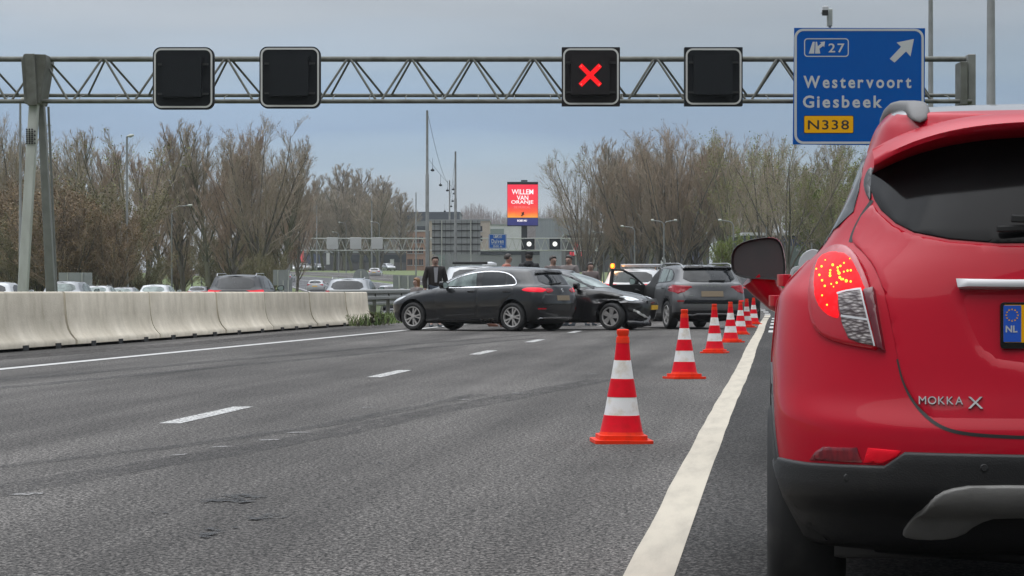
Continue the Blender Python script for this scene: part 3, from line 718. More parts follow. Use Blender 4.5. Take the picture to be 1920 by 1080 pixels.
def seam(bvh, line, ax, width=.008, off=.0015, h=.03):
    pts = []
    for i in range(len(line) - 1):
        p, q = np.array(line[i]), np.array(line[i + 1]); k = max(1, int(np.linalg.norm(q - p) / h)); pts += [p + (q - p) * t / k for t in range(k)]
    pts.append(np.array(line[-1])); A_ = np.array(pts); t = np.gradient(A_, axis=0); t /= np.maximum(1e-9, np.linalg.norm(t, axis=1))[:, None]
    nr = np.stack([-t[:, 1], t[:, 0]], 1) * width / 2
    D = Vector({'L': (1, 0, 0), 'R': (-1, 0, 0), 'B': (0, 1, 0), 'F': (0, -1, 0)}[ax]); mb = MB(); vs = []
    for a_, b_ in zip(A_ - nr, A_ + nr):
        for (u, v) in (a_, b_):
            o = {'L': Vector((-6, u, v)), 'R': Vector((6, u, v)), 'B': Vector((u, -6, v)), 'F': Vector((u, 11, v))}[ax]
            hit, n_, _, _ = bvh.ray_cast(o, D)
            if hit is None: hit, n_, _, _ = bvh.find_nearest(o + D * 5.2)
            if n_.dot(D) > 0: n_ = -n_
            vs.append(hit + n_ * off)
    fs = []
    for i in range(len(A_) - 1):
        f = (2 * i, 2 * i + 1, 2 * i + 3, 2 * i + 2); nn = (vs[f[1]] - vs[f[0]]).cross(vs[f[2]] - vs[f[0]]); fs.append(f if nn.dot(D) <= 0 else f[::-1])
    mb.add(vs, fs); return mb
mir = lambda p: [(-a, b) for a, b in p]
_wheels = {}
def wheel(parent, x, y, R, wd, style='five', steer=0, rimf=.70, seg=40):
    key = (R, wd, style, rimf)
    if key not in _wheels:
        t = MB(); rr_ = R * rimf
        t.lathe([(rr_ - .02, -wd / 2 + .05), (rr_, -wd / 2 + .012), (rr_ + .012, -wd / 2 - .002), (R - .04, -wd / 2 - .008), (R - .012, -wd / 2 + .012), (R, -wd / 2 + .04), (R, wd / 2 - .04), (R - .012, wd / 2 - .012), (R - .04, wd / 2 + .006), (rr_, wd / 2), (.02, wd / 2 - .01)], seg, axis='x')
        q = MB(); q.lathe([(.001, -wd / 2 + .07), (rr_ - .012, -wd / 2 + .06), (rr_ - .012, -wd / 2 + .05)], seg, axis='x', m=1)
        q.lathe([(rr_ - .022, -wd / 2 + .055), (rr_ - .022, -wd / 2 + .004), (rr_ - .004, -wd / 2 - .001), (rr_ + .004, -wd / 2 + .01)], seg, axis='x')
        q.lathe([(.001, -wd / 2 + .005), (.045, -wd / 2 + .008), (.06, -wd / 2 + .03), (.06, -wd / 2 + .06)], 20, axis='x')
        def spoke(a, w0, w1, twist=0, x0=.012):
            pts = [(-w0 / 2, .035), (w0 / 2, .035), (w1 / 2 + twist, rr_ - .012), (-w1 / 2 + twist, rr_ - .012)]
            ca, sa = math.cos(a), math.sin(a)
            q.prism(pts, 0, .035, xf=lambda p: Vector((-wd / 2 + x0 + .035 - p.z, p.x * ca - p.y * sa, p.x * sa + p.y * ca)))
        for k in range(5):
            a = 2 * math.pi * k / 5 + .3
            if style == 'double':
                for s in (-.135, .135): spoke(a + s, .022, .036, -s * .12)
            elif style == 'blade':
                spoke(a - .22, .05, .035, .02); spoke(a + .10, .05, .05, .05); spoke(a + .42, .04, .02, .06)
            else: spoke(a, .06, .085)
        _wheels[key] = (t, q)
    t, q = _wheels[key]
    w_ = t.build('wheel', 'tyre', parent, True, sharp=50); r_ = q.build('rim', ['rim' if style != 'dull' else 'satin', 'rim_dark'], w_, True, sharp=35)
    w_.location = (x, y, R); w_.rotation_euler = (0, 0, rad(steer) + (math.pi if x > 0 else 0))
    return w_
# outlines, nose to the +y side
def rows_hatch(L=4.42, W=.898, H=1.44):
    a, b, c = L / 4.42, W / .898, H / 1.44
    R = [dict(y0=.30, y1=4.22, dr=.40, df=.50, w=.74, z=.18),
         dict(y0=.10, y1=4.34, dr=.42, df=.58, w=[(0, .82), (.8, .86), (3.5, .86), (4.4, .80)], z=[(0, .30), (.9, .23), (3.4, .21), (4.3, .23)]),
         dict(y0=.015, y1=4.40, dr=.44, df=.66, n=2.7, w=.885, z=[(0, .48), (1, .42), (3.4, .40), (4.4, .42)]),
         dict(y0=.0, y1=4.42, dr=.44, df=.72, n=2.7, w=.898, z=[(0, .64), (1, .67), (3.4, .63), (4.4, .58)]),
         dict(y0=.045, y1=4.37, dr=.42, df=.76, w=[(0, .86), (.8, .884), (2, .874), (3.5, .872), (4.4, .80)], z=[(0, .88), (1, .88), (2.6, .84), (3.6, .78), (4.35, .68)]),
         dict(y0=.09, y1=4.20, dr=.38, df=.72, n=2.5, w=[(0, .80), (.8, .842), (2.5, .838), (3.5, .785), (4.2, .68)], z=[(0, 1.0), (.7, 1.0), (2, .955), (2.9, .938), (3.6, .88), (4.2, .75)]),
         dict(y0=.13, y1=3.30, dr=.36, df=.85, n=2.3, w=[(0, .77), (.8, .812), (2.5, .806), (3.3, .73)], z=[(0, 1.035), (.7, 1.035), (2, .985), (2.9, .968), (3.3, .985)]),
         dict(y0=.29, y1=2.84, dr=.32, df=.62, n=2.3, w=[(0, .665), (1, .722), (2.5, .71), (2.9, .65)], z=[(0, 1.22), (1, 1.235), (2, 1.22), (2.9, 1.19)]),
         dict(y0=.40, y1=2.28, dr=.26, df=.5, n=2.2, w=[(0, .56), (1, .61), (2.3, .56)], z=[(.3, 1.34), (1, 1.385), (1.7, 1.395), (2.3, 1.355)])]
    zc = [(.3, 1.365), (1, 1.43), (1.7, 1.44), (2.3, 1.395)]
    return scale_rows(R, zc, a, b, c)
def rows_suv(L=4.241, W=.8965, H=1.553):
    a, b, c = L / 4.241, W / .8965, H / 1.553
    R = [dict(y0=.30, y1=4.06, dr=.40, df=.50, w=.74, z=.22),
         dict(y0=.10, y1=4.16, dr=.40, df=.56, w=[(0, .82), (.8, .86), (3.4, .86), (4.2, .80)], z=[(0, .33), (.9, .29), (3.3, .27), (4.1, .29)]),
         dict(y0=.0, y1=4.22, dr=.40, df=.62, n=2.8, w=.886, z=[(0, .52), (1, .50), (3.3, .48), (4.2, .50)]),
         dict(y0=.0, y1=4.241, dr=.40, df=.66, n=2.8, w=.8965, z=[(0, .68), (1, .74), (3.3, .72), (4.2, .68)]),
         dict(y0=.05, y1=4.22, dr=.40, df=.68, w=[(0, .86), (.8, .882), (3.4, .876), (4.2, .82)], z=[(0, .93), (1, .95), (2.5, .92), (3.5, .89), (4.2, .83)]),
         dict(y0=.08, y1=4.12, dr=.38, df=.66, n=2.6, w=[(0, .81), (.8, .846), (2.4, .842), (3.4, .80), (4.1, .70)], z=[(0, 1.07), (.7, 1.08), (2, 1.05), (2.8, 1.03), (3.5, .98), (4.1, .90)]),
         dict(y0=.11, y1=3.22, dr=.38, df=.80, n=2.4, w=[(0, .785), (.8, .818), (2.4, .812), (3.2, .74)], z=[(0, 1.11), (.7, 1.11), (2, 1.08), (2.8, 1.06), (3.2, 1.06)]),
         dict(y0=.24, y1=2.85, dr=.34, df=.60, n=2.4, w=[(0, .70), (1, .745), (2.4, .73), (2.9, .68)], z=[(0, 1.30), (1, 1.31), (2, 1.30), (2.8, 1.27)]),
         dict(y0=.36, y1=2.36, dr=.26, df=.48, n=2.4, w=[(0, .615), (1, .655), (2.3, .60)], z=[(.3, 1.455), (1, 1.485), (1.7, 1.49), (2.3, 1.455)])]
    zc = [(.3, 1.49), (1, 1.53), (1.7, 1.54), (2.3, 1.50)]
    return scale_rows(R, zc, a, b, c)
def scale_rows(R, zc, a, b, c):
    s = lambda t, p, q: [(u * p, v * q) for u, v in t] if isinstance(t, list) else t * q
    for r in R:
        r.setdefault('n', 2.6)
        for k in ('y0', 'y1', 'dr', 'df'): r[k] *= a
        r['w'] = s(r['w'], a, b); r['z'] = s(r['z'], a, c)
    return R, s(zc, a, c)
def mirror_part(parent, x, y, z, paint, side=-1, sc=1.0):
    b = MB(); pr = chaikin([(-.02, -.02), (.12, -.06), (.2, -.04), (.21, .08), (.15, .11), (.0, .07)], 2)
    b.prism([(side * p[0] * sc, p[1] * sc) for p in pr], 0, .1 * sc, xf=lambda p: Vector((p.x, p.z, p.y)))
    b.box((-side * .03, .05, -.04), (.12, .06, .04))
    o = b.build('mirror', paint, parent, bevel=.015); o.location = (x, y, z)
    g = MB(); g.prism([(side * (p[0] * .82 + .02) * sc, (p[1] * .8) * sc) for p in pr], -.004, -.001, xf=lambda p: Vector((p.x, p.z, p.y))); g.build('mirror_glass', 'screen_glass', o)
    return o
def place(world, local, a):
    rz = PSI + rad(a); R2 = Matrix.Rotation(rz, 3, 'Z'); l = world - R2 @ Vector((*local, 0)); l.z = 0; return l, rz
def side_glass(root, bv, polys, mats, off=.005, sides='LR'):
    for s in sides:
        for p, m in zip(polys, mats):
            overlay(bv, p, s, off, .07).build('side_window', m, root, True)

# ================================================================ black hatchback standing across the lane
def black_hatchback():
    rows, zc = rows_hatch(4.40, .898, 1.47); ar = [(.83, .345, .385, .58, 1.2), (3.56, .345, .385, .58, 1.2)]
    loc, rz = place(PG(965, 67.4), (-.80, .81), 57)
    t = thing('black_hatchback', 'dark hatchback standing crosswise with bright window trim and lit tail lights', 'car', loc, rz, None)
    me, bv = shell(rows, zc, arches=ar, NR=16, NF=16, sub=4)
    finish_body(me, 'body', t, 'black_paint', ar)
    win = chaikin([(2.98, .985), (2.72, 1.10), (2.35, 1.245), (2.0, 1.325), (1.6, 1.358), (1.2, 1.345), (.96, 1.28), (.80, 1.17), (.745, 1.055), (.90, 1.035), (1.6, 1.005), (2.4, .985)], 1)
    for s in 'LR':
        overlay(bv, win, s, .005, .06).build('window_surround', 'gloss_black', t, True)
        A_ = np.array(win); c = A_.mean(0); fr = []
        outer = [tuple(p) for p in A_]; inner = [tuple(c + (p - c) * np.array([.982, .90])) for p in A_]
        b = seam(bv, win + [win[0]], s, .019, .009); b.build('chrome_trim', 'chrome', t, True)
        overlay(bv, [(2.66, 1.02), (2.60, 1.13), (2.3, 1.245), (1.98, 1.31), (1.90, 1.315), (1.84, 1.02)], s, .010, .06).build('side_window', 'glass_light', t, True)
        overlay(bv, [(1.70, 1.025), (1.73, 1.33), (1.5, 1.338), (1.2, 1.32), (1.12, 1.30), (1.06, 1.05)], s, .010, .06).build('side_window', 'glass', t, True)
        overlay(bv, [(1.0, 1.06), (1.07, 1.28), (.97, 1.235), (.86, 1.14), (.84, 1.06)], s, .010, .05).build('side_window', 'glass', t, True)
        for dp, hy in (([(1.80, .98), (1.80, .30), (2.86, .27), (2.90, .50), (2.95, .80), (2.93, .95), (2.4, .965)], 1.95), ([(1.785, .985), (1.785, .30), (1.20, .32), (1.16, .50), (.98, .72), (.80, .86), (.82, 1.015), (1.2, 1.0)], .98)):
            d = overlay(bv, dp, s, .0045, .09, .004).build('door', 'black_paint', t, True)
            hs = -1 if s == 'L' else 1
            hp, hn, _, _ = bv.ray_cast(Vector((hs * 3, hy, .90)), Vector((-hs, 0, 0)))
            b = MB(); b.prism(chaikin([(-.10, -.02), (.10, -.016), (.11, .014), (-.10, .016)], 1), -.01, .028, xf=lambda p: Vector((hp.x + hs * p.z, hy + p.x, .90 + p.y))); b.build('handle', 'chrome' if False else 'gloss_black', d, bevel=.006)
        seam(bv, [(.42, .62), (.9, .80), (1.8, .80), (2.9, .77), (3.9, .72)], s, .006, .001)
        overlay(bv, [(1.3, .19), (2.95, .19), (2.95, .26), (1.3, .29)], s, .012, .1, .01).build('sill', 'gloss_black', t, True)
    for s in (-1, 1):
        side = 'L' if s < 0 else 'R'
        overlay(bv, chaikin([(s * .60, .93), (s * .62, .985), (s * .875, .995), (s * .895, .905), (s * .76, .885), (s * .64, .89)], 1), 'B', .012, .03, .008).build('tail_light', 'tail_lit', t, True)
        overlay(bv, chaikin([(s * .34, .915), (s * .38, .965), (s * .57, .985), (s * .585, .87), (s * .42, .88)], 1), 'B', .011, .03, .006).build('tail_light', 'tail_red', t, True)
        overlay(bv, chaikin([(.60, .925), (.50, .985), (.30, .995), (.10, .96), (.12, .90), (.30, .885)], 1), side, .012, .03, .006).build('tail_light', 'tail_lit', t, True)
        overlay(bv, [(s * .62, .50), (s * .80, .50), (s * .80, .53), (s * .62, .53)], 'B', .006, .04).build('reflector', 'tail_red', t, True)
        b = overlay(bv, chaikin([(s * .50, .255), (s * .56, .31), (s * .74, .315), (s * .70, .26)], 1), 'B', .012, .03, .006); b.build('exhaust_trim', 'chrome', t, True)
        overlay(bv, chaikin([(s * .52, .268), (s * .57, .30), (s * .70, .302), (s * .67, .268)], 1), 'B', .0155, .03).build('exhaust_mouth', 'trim', t, True)
        overlay(bv, chaikin([(4.30, .67), (4.05, .75), (3.75, .80), (3.88, .72), (4.2, .62)], 1), side, .008, .03, .004).build('headlight', 'headlight', t, True)
        mirror_part(t, s * .87, 2.58, 1.02, 'gloss_black', s, 1.05)
    overlay(bv, chaikin([(-.62, 1.06), (-.52, 1.31), (0, 1.335), (.52, 1.31), (.62, 1.06), (0, 1.045)], 1), 'B', .008, .06, .004).build('rear_window', 'glass', t, True)
    overlay(bv, [(-.56, 1.285), (-.50, 1.345), (0, 1.36), (.50, 1.345), (.56, 1.285), (0, 1.30)], 'B', .055, .06, .01).build('rear_spoiler', 'gloss_black', t, True)
    overlay(bv, [(-.75, .70), (-.64, .84), (.64, .84), (.75, .70), (.70, .60), (-.70, .60)], 'B', .004, .06, .003).build('tailgate', 'black_paint', t, True)
    overlay(bv, [(-.26, .70), (-.26, .81), (.26, .81), (.26, .70)], 'B', .012, .08).build('number_plate', 'plate', t, True)
    overlay(bv, [(-.64, .30), (-.60, .325), (.60, .325), (.64, .30)], 'B', .014, .08).build('bumper_trim', 'chrome', t, True)
    b = MB(); b.lathe([(.030, 0), (.038, .008), (.046, 0)], 24, axis='y'); 
    for k in range(3): a = rad(90 + 120 * k); b.box((.018 * math.cos(a), -.004, .018 * math.sin(a)), (.036, .006, .007), ry=-a)
    hp, hn, _, _ = bv.ray_cast(Vector((0, -3, .93)), Vector((0, 1, 0))); o = b.build('star_emblem', 'chrome', t); o.location = (0, hp.y - .012, .93)
    hp, _, _, _ = bv.ray_cast(Vector((-.02, -3, 1.09)), Vector((0, 1, 0))); b = MB(); b.box((-.12, hp.y - .02, 1.085), (.42, .03, .022), ry=rad(-4)); b.build('wiper', 'trim', t)
    overlay(bv, [(-.66, 1.02), (-.50, 1.33), (.50, 1.33), (.66, 1.02)], 'F', .006, .1).build('windscreen', 'screen_glass', t, True)
    overlay(bv, [(-.62, .20), (-.56, .25), (.56, .25), (.62, .20)], 'B', .005, .08).build('diffuser', 'plastic', t, True)
    for x in (-1, 1):
        for y in (.83, 3.56): wheel(t, x * .785, y, .325, .215, 'double')
    return t
black_hatchback()

# ================================================================ crashed small hatchback
def crashed():
    rows, zc = rows_hatch(4.055, .8725, 1.43); ar = [(.80, .33, .375, .56, 1.2), (3.26, .33, .375, .56, 1.2)]
    loc, rz = place(PG(1148, 69.2), (.77, 3.26), -108)
    t = thing('crashed_hatchback', 'crashed black hatchback with crumpled wing and torn front bumper', 'car', loc, rz)
    import mathutils
    def dent(v):
        k = sstep(.18, .7, v.x) * sstep(2.75, 3.05, v.y) * sstep(.98, .62, v.z)
        if k > 0:
            q = mathutils.noise.noise_vector(v * 3.0) * .075; q.x -= abs(mathutils.noise.noise(v * 6)) * .07; q.y += .025 * mathutils.noise.noise(v * 9)
            v += Vector((q.x - .02, q.y * .9 - .02, q.z * .8)) * k
            v.x -= .08 * k * math.exp(-((v.z - .74) / .07) ** 2); v.x += .035 * k * math.exp(-((v.z - .64) / .04) ** 2)
        return v
    me, bv = shell(rows, zc, arches=ar, NR=16, NF=20, NS=40, sub=6, deform=dent)
    finish_body(me, 'body', t, 'black_paint2', ar)
    sc = lambda p: [(a * .918, b * .993) for a, b in p]
    for s in 'LR':
        overlay(bv, sc(chaikin([(2.92, .99), (2.68, 1.10), (2.35, 1.24), (2.0, 1.315), (1.86, 1.325), (1.84, 1.0)], 1)), s, .007, .05).build('side_window', 'glass_light', t, True)
        overlay(bv, sc([(1.78, 1.01), (1.80, 1.33), (1.5, 1.34), (1.2, 1.325), (.95, 1.24), (.86, 1.05)]), s, .007, .05).build('side_window', 'glass', t, True)
        seam(bv, sc([(3.02, .975), (2.72, 1.105), (2.35, 1.26), (2.0, 1.335), (1.5, 1.36), (1.1, 1.33)]), s, .03, .008).build('window_surround', 'gloss_black', t, True)
        for dp in ([(1.82, .985), (1.82, .30), (2.78, .28), (2.84, .5), (2.90, .80), (2.88, .955)], [(1.80, .985), (1.80, .30), (1.25, .32), (1.05, .6), (.86, .8), (.86, 1.01)]):
            overlay(bv, sc(dp), s, .005, .09, .004).build('door', 'black_paint2', t, True)
    # windscreen wraps to the pillars
    overlay(bv, chaikin([(-.64, 1.0), (-.53, 1.30), (0, 1.335), (.53, 1.30), (.64, 1.0), (0, .985)], 1), 'F', .006, .05).build('windscreen', 'screen_glass', t, True)
    for s in (-1, 1):
        overlay(bv, chaikin([(s * .50, .70), (s * .54, .755), (s * .70, .79), (s * .80, .78), (s * .70, .705), (s * .60, .675)], 1), 'F', .014, .025, .006).build('headlight', 'headlight', t, True)
        mirror_part(t, s * .85, 2.40, 1.0, 'gloss_black', s, 1.05)
    overlay(bv, chaikin([(3.52, .77), (3.68, .755), (3.82, .705), (3.72, .665), (3.58, .695)], 1), 'R', .014, .025, .006).build('headlight', 'headlight', t, True)
    overlay(bv, chaikin([(-.46, .60), (-.48, .72), (0, .745), (.48, .72), (.46, .60)], 1), 'F', .008, .04, .004).build('grille', 'gloss_black', t, True)
    b = MB()
    for k in range(6): b.box((0, 4.035 - k * .006, .615 + k * .022), (.8 - k * .02, .02, .007))
    b.build('grille_bars', 'satin', t)
    overlay(bv, [(-.30, .475), (-.30, .575), (.22, .575), (.22, .475)], 'F', .03, .08).build('number_plate', 'yellow', t, True)
    # the bumper is torn open at the corner: a dark hole with a ragged pale edge, the skin hanging below
    rq = random.Random(3)
    hole = [(3.64, .52), (3.74, .50), (3.84, .46), (3.93, .40), (3.99, .31), (4.00, .22), (3.93, .24), (3.86, .30), (3.78, .35), (3.70, .42)]
    overlay(bv, hole, 'R', .006, .03).build('torn_gap', 'trim', t, True)
    up_ = [(3.76 + .24 * k / 11, .485 - .19 * (k / 11) ** 1.5) for k in range(12)]
    ed = [(a + rq.uniform(-.006, .006), c + rq.uniform(-.004, .012)) for a, c in up_] + [(a - .012, c - rq.uniform(.022, .055)) for a, c in up_[::-1]]
    overlay(bv, ed, 'R', .020, .02, .003).build('torn_edge', 'cream_paint', t)
    b = MB(); pts = []
    for k in range(13):
        a = k / 12; y = 3.60 + .46 * a; x = .80 - .42 * a ** 2.4; zt_ = .26 - .04 * a + rq.uniform(-.008, .008)
        pts += [(x, y, zt_), (x + .05, y + .04, zt_ - .07), (x + .03, y + .03, zt_ - .15 - .03 * math.sin(a * 5))]
    b.add(pts, [(3 * q + k, 3 * q + 3 + k, 3 * q + 4 + k, 3 * q + 1 + k) for q in range(12) for k in (0, 1)])
    o = b.build('hanging_bumper_skin', 'gloss_black', t, True, sharp=70); sm = o.modifiers.new('thick', 'SOLIDIFY'); sm.thickness = .012
    for cr in ([(2.98, .86), (3.10, .80), (3.26, .82), (3.42, .74), (3.56, .70)], [(2.86, .70), (2.95, .62), (2.90, .50), (2.96, .40)], [(3.50, .80), (3.58, .72), (3.70, .66)]):
        seam(bv, cr, 'R', .022, .004).build('crease', 'trim', t, True)
    b = MB(); b.prism([(0, 0), (.20, .03), (.34, .12), (.30, .18), (.14, .07), (.02, .05)], 0, .02, xf=lambda p: Vector((.62 + p.z - p.x * .5, 3.98 + p.x * .35, .17 + p.y))); b.build('splitter_shard', 'satin', t)
    for x in (-1, 1): wheel(t, x * .765, .80, .315, .205, 'blade')
    wheel(t, -.765, 3.26, .315, .205, 'blade', -14); wheel(t, .775, 3.26, .315, .205, 'blade', -14)
crashed()

# ================================================================ grey crossover with its front door open
def crossover():
    rows, zc = rows_suv(); ar = [(.84, .345, .39, .58, 1.2), (3.49, .345, .39, .58, 1.2)]
    loc, rz = place(PG(1256, 71.2), (-.80, .84), 14)
    t = thing('grey_crossover', 'grey crossover seen from behind with one front door standing open', 'car', loc, rz)
    me, bv = shell(rows, zc, arches=ar, NR=16, NF=14, sub=4)
    finish_body(me, 'body', t, 'grey_paint', ar, ('plastic', lambda c, n: c.z < .40 or min(math.hypot(c.y - .84, c.z - .345), math.hypot(c.y - 3.49, c.z - .345)) < .45))
    for s in 'LR':
        overlay(bv, chaikin([(2.9, 1.08), (2.55, 1.30), (2.2, 1.43), (1.5, 1.455), (.9, 1.43), (.62, 1.30), (.60, 1.13), (1.4, 1.10)], 1), s, .004, .06).build('window_surround', 'gloss_black', t, True)
        for p in ([(1.15, 1.125), (1.15, 1.425), (1.72, 1.435), (1.75, 1.11)], [(1.08, 1.13), (1.08, 1.415), (.92, 1.40), (.70, 1.28), (.68, 1.145)]):
            overlay(bv, p, s, .008, .06).build('side_window', 'glass_light', t, True)
        if s == 'R': overlay(bv, [(1.82, 1.11), (1.82, 1.43), (2.2, 1.405), (2.7, 1.15)], s, .008, .06).build('side_window', 'glass', t, True)
        d = overlay(bv, [(1.78, 1.08), (1.78, .42), (1.28, .42), (1.16, .66), (.96, .80), (.82, 1.09)], s, .005, .09, .004).build('door', 'grey_paint', t, True)
        hs = -1 if s == 'L' else 1; hp, _, _, _ = bv.ray_cast(Vector((hs * 3, 1.12, .98)), Vector((-hs, 0, 0)))
        b = MB(); b.box((hp.x + hs * .012, 1.12, .98), (.03, .2, .035)); b.build('handle', 'grey_paint', d, bevel=.008)
    # dark doorway behind the open door
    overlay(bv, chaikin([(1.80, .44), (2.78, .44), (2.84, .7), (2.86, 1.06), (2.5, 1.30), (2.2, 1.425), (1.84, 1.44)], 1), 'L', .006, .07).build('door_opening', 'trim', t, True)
    overlay(bv, chaikin([(-.66, 1.125), (-.585, 1.40), (-.5, 1.44), (.5, 1.44), (.585, 1.40), (.66, 1.125), (0, 1.11)], 1), 'B', .008, .05, .005).build('rear_window', 'glass', t, True)
    overlay(bv, [(-.60, 1.405), (-.52, 1.465), (0, 1.48), (.52, 1.465), (.60, 1.405), (0, 1.42)], 'B', .07, .05, .015).build('rear_spoiler', 'gloss_black', t, True)
    g = overlay(bv, chaikin([(-.72, 1.09), (0, 1.105), (.72, 1.09), (.70, .80), (.63, .69), (-.63, .69), (-.70, .80)], 1), 'B', .010, .05, .006, depth=lambda x, z: -.012 * sstep(.93, .88, z) * sstep(.36, .30, abs(x))).build('tailgate', 'grey_paint', t, True)
    b = MB(); hp, _, _, _ = bv.ray_cast(Vector((0, -3, 1.035)), Vector((0, 1, 0)))
    for k, ch in enumerate('SKODA'):
        x = (k - 2) * .105; put_text(b, ch, x - .028, x + .028, 1.015, 1.055, hp.y - .016, bold=.02)
    b.build('lettering', 'chrome', g)
    b = MB(); hp2, _, _, _ = bv.ray_cast(Vector((-.5, -3, .80)), Vector((0, 1, 0))); put_text(b, 'KAMIQ', -.57, -.40, .785, .81, hp2.y - .02, bold=.02); b.build('lettering', 'chrome', g)
    overlay(bv, [(-.27, .77), (-.27, .90), (.27, .90), (.27, .77)], 'B', .016, .08).build('number_plate', 'plate', t, True)
    overlay(bv, [(-.70, .60), (-.66, .695), (.66, .695), (.70, .60)], 'B', .004, .06, .004).build('bumper_band', 'gloss_black', t, True)
    overlay(bv, chaikin([(-.80, .30), (-.74, .44), (-.45, .46), (.45, .46), (.74, .44), (.80, .30), (.5, .25), (-.5, .25)], 1), 'B', .012, .05, .008).build('rear_bumper', 'plastic', t, True)
    overlay(bv, [(-.66, .335), (-.60, .37), (-.46, .355), (-.36, .385), (.36, .385), (.46, .355), (.60, .37), (.66, .335), (.45, .325), (.36, .35), (-.36, .35), (-.45, .325)], 'B', .026, .05, .006).build('skid_trim', 'satin', t, True)
    for s in (-1, 1):
        sd = 'L' if s < 0 else 'R'
        overlay(bv, [(s * .47, .985), (s * .50, 1.025), (s * .84, 1.05), (s * .885, 1.00), (s * .885, .89), (s * .80, .84), (s * .735, .87), (s * .70, .955)], 'B', .018, .025, .008).build('tail_light', 'tail_red', t, True)
        overlay(bv, [(.10, 1.03), (.52, 1.06), (.46, .96), (.26, .90), (.12, .86)], sd, .012, .03, .006).build('tail_light', 'tail_red', t, True)
        overlay(bv, [(s * .68, .655), (s * .82, .655), (s * .82, .685), (s * .68, .685)], 'B', .008, .04).build('reflector', 'tail_lit' if s > 0 else 'tail_red', t, True)
        b = MB(); b.tube([(s * .60, .42, 1.45), (s * .615, .50, 1.525), (s * .62, .75, 1.56), (s * .60, 1.9, 1.565), (s * .575, 2.15, 1.54), (s * .57, 2.25, 1.47)], .017, 8); b.build('roof_rail', 'satin', t, True)
        if s > 0: mirror_part(t, s * .87, 2.62, 1.12, 'grey_paint', s, 1.1)
    hp, _, _, _ = bv.ray_cast(Vector((0, -3, 1.15)), Vector((0, 1, 0))); b = MB(); b.box((.16, hp.y - .02, 1.15), (.36, .03, .03)); b.box((-.02, hp.y - .02, 1.13), (.07, .04, .07)); b.build('wiper', 'trim', t)
    b = MB(); b.prism([(0, 0), (.13, 0), (.10, .07), (.075, .08)], -.012, .012, xf=lambda p: Vector((p.z, .75 + p.x, 1.535 + p.y))); b.build('antenna_fin', 'gloss_black', t)
    overlay(bv, [(-.68, 1.10), (-.58, 1.42), (.58, 1.42), (.68, 1.10)], 'F', .006, .1).build('windscreen', 'screen_glass', t, True)
    # the open door, hinged at its front edge
    d = bpy.data.objects.new('door', None); C.objects.link(d); d.parent = t; d.location = (-.875, 2.86, 0); d.rotation_euler = (0, 0, rad(-66)); 
    out_ = [(0, .44), (.02, 1.06), (-.36, 1.30), (-.66, 1.425), (-1.00, 1.44), (-1.06, 1.06), (-1.06, .44)]
    win = [(-.07, 1.10), (-.38, 1.285), (-.66, 1.39), (-.95, 1.40), (-1.0, 1.10)]
    SX = lambda p: Vector((p.z, p.x, p.y))
    b = MB(); b.prism([(0, .44), (.02, 1.06), (-1.06, 1.06), (-1.06, .44)], -.02, .09, xf=SX); b.build('door_panel', 'trim', d, bevel=.02)
    b = MB(); b.prism([(0, .46), (.01, 1.05), (-1.05, 1.05), (-1.05, .46)], -.026, -.0205, xf=SX); b.build('door_skin', 'grey_paint', d)
    b = MB()
    for i in range(4): 
        p = [(0.0, 1.05), (-.37, 1.295), (-.66, 1.41), (-.985, 1.42), (-1.04, 1.05)]
        b.tube([(.03, p[i][0], p[i][1]), (.03, p[i + 1][0], p[i + 1][1])], [.028, .028] if i < 3 else [.045, .05], 8)
    b.build('window_frame', 'trim', d, True)
    b = MB(); b.prism(win, .028, .032, xf=SX); b.build('window_pane', 'pane', d)
    b = MB(); b.prism(chaikin([(-.62, .70), (-.2, .74), (-.2, .80), (-.9, .80), (-.9, .74)], 1), .09, .15, xf=SX); b.build('armrest', 'plastic', d, bevel=.01)
    b = MB(); b.prism(chaikin([(-.34, .94), (-.20, .90), (-.2, .92), (-.33, .96)], 1), .09, .11, xf=SX); b.build('handle', 'chrome', d)
    mo = mirror_part(d, -.02, -.22, 1.11, 'trim', -1, 1.1)
    for x in (-1, 1):
        for y in (.84, 3.49): wheel(t, x * .785, y, .335, .215, 'five')
crossover()

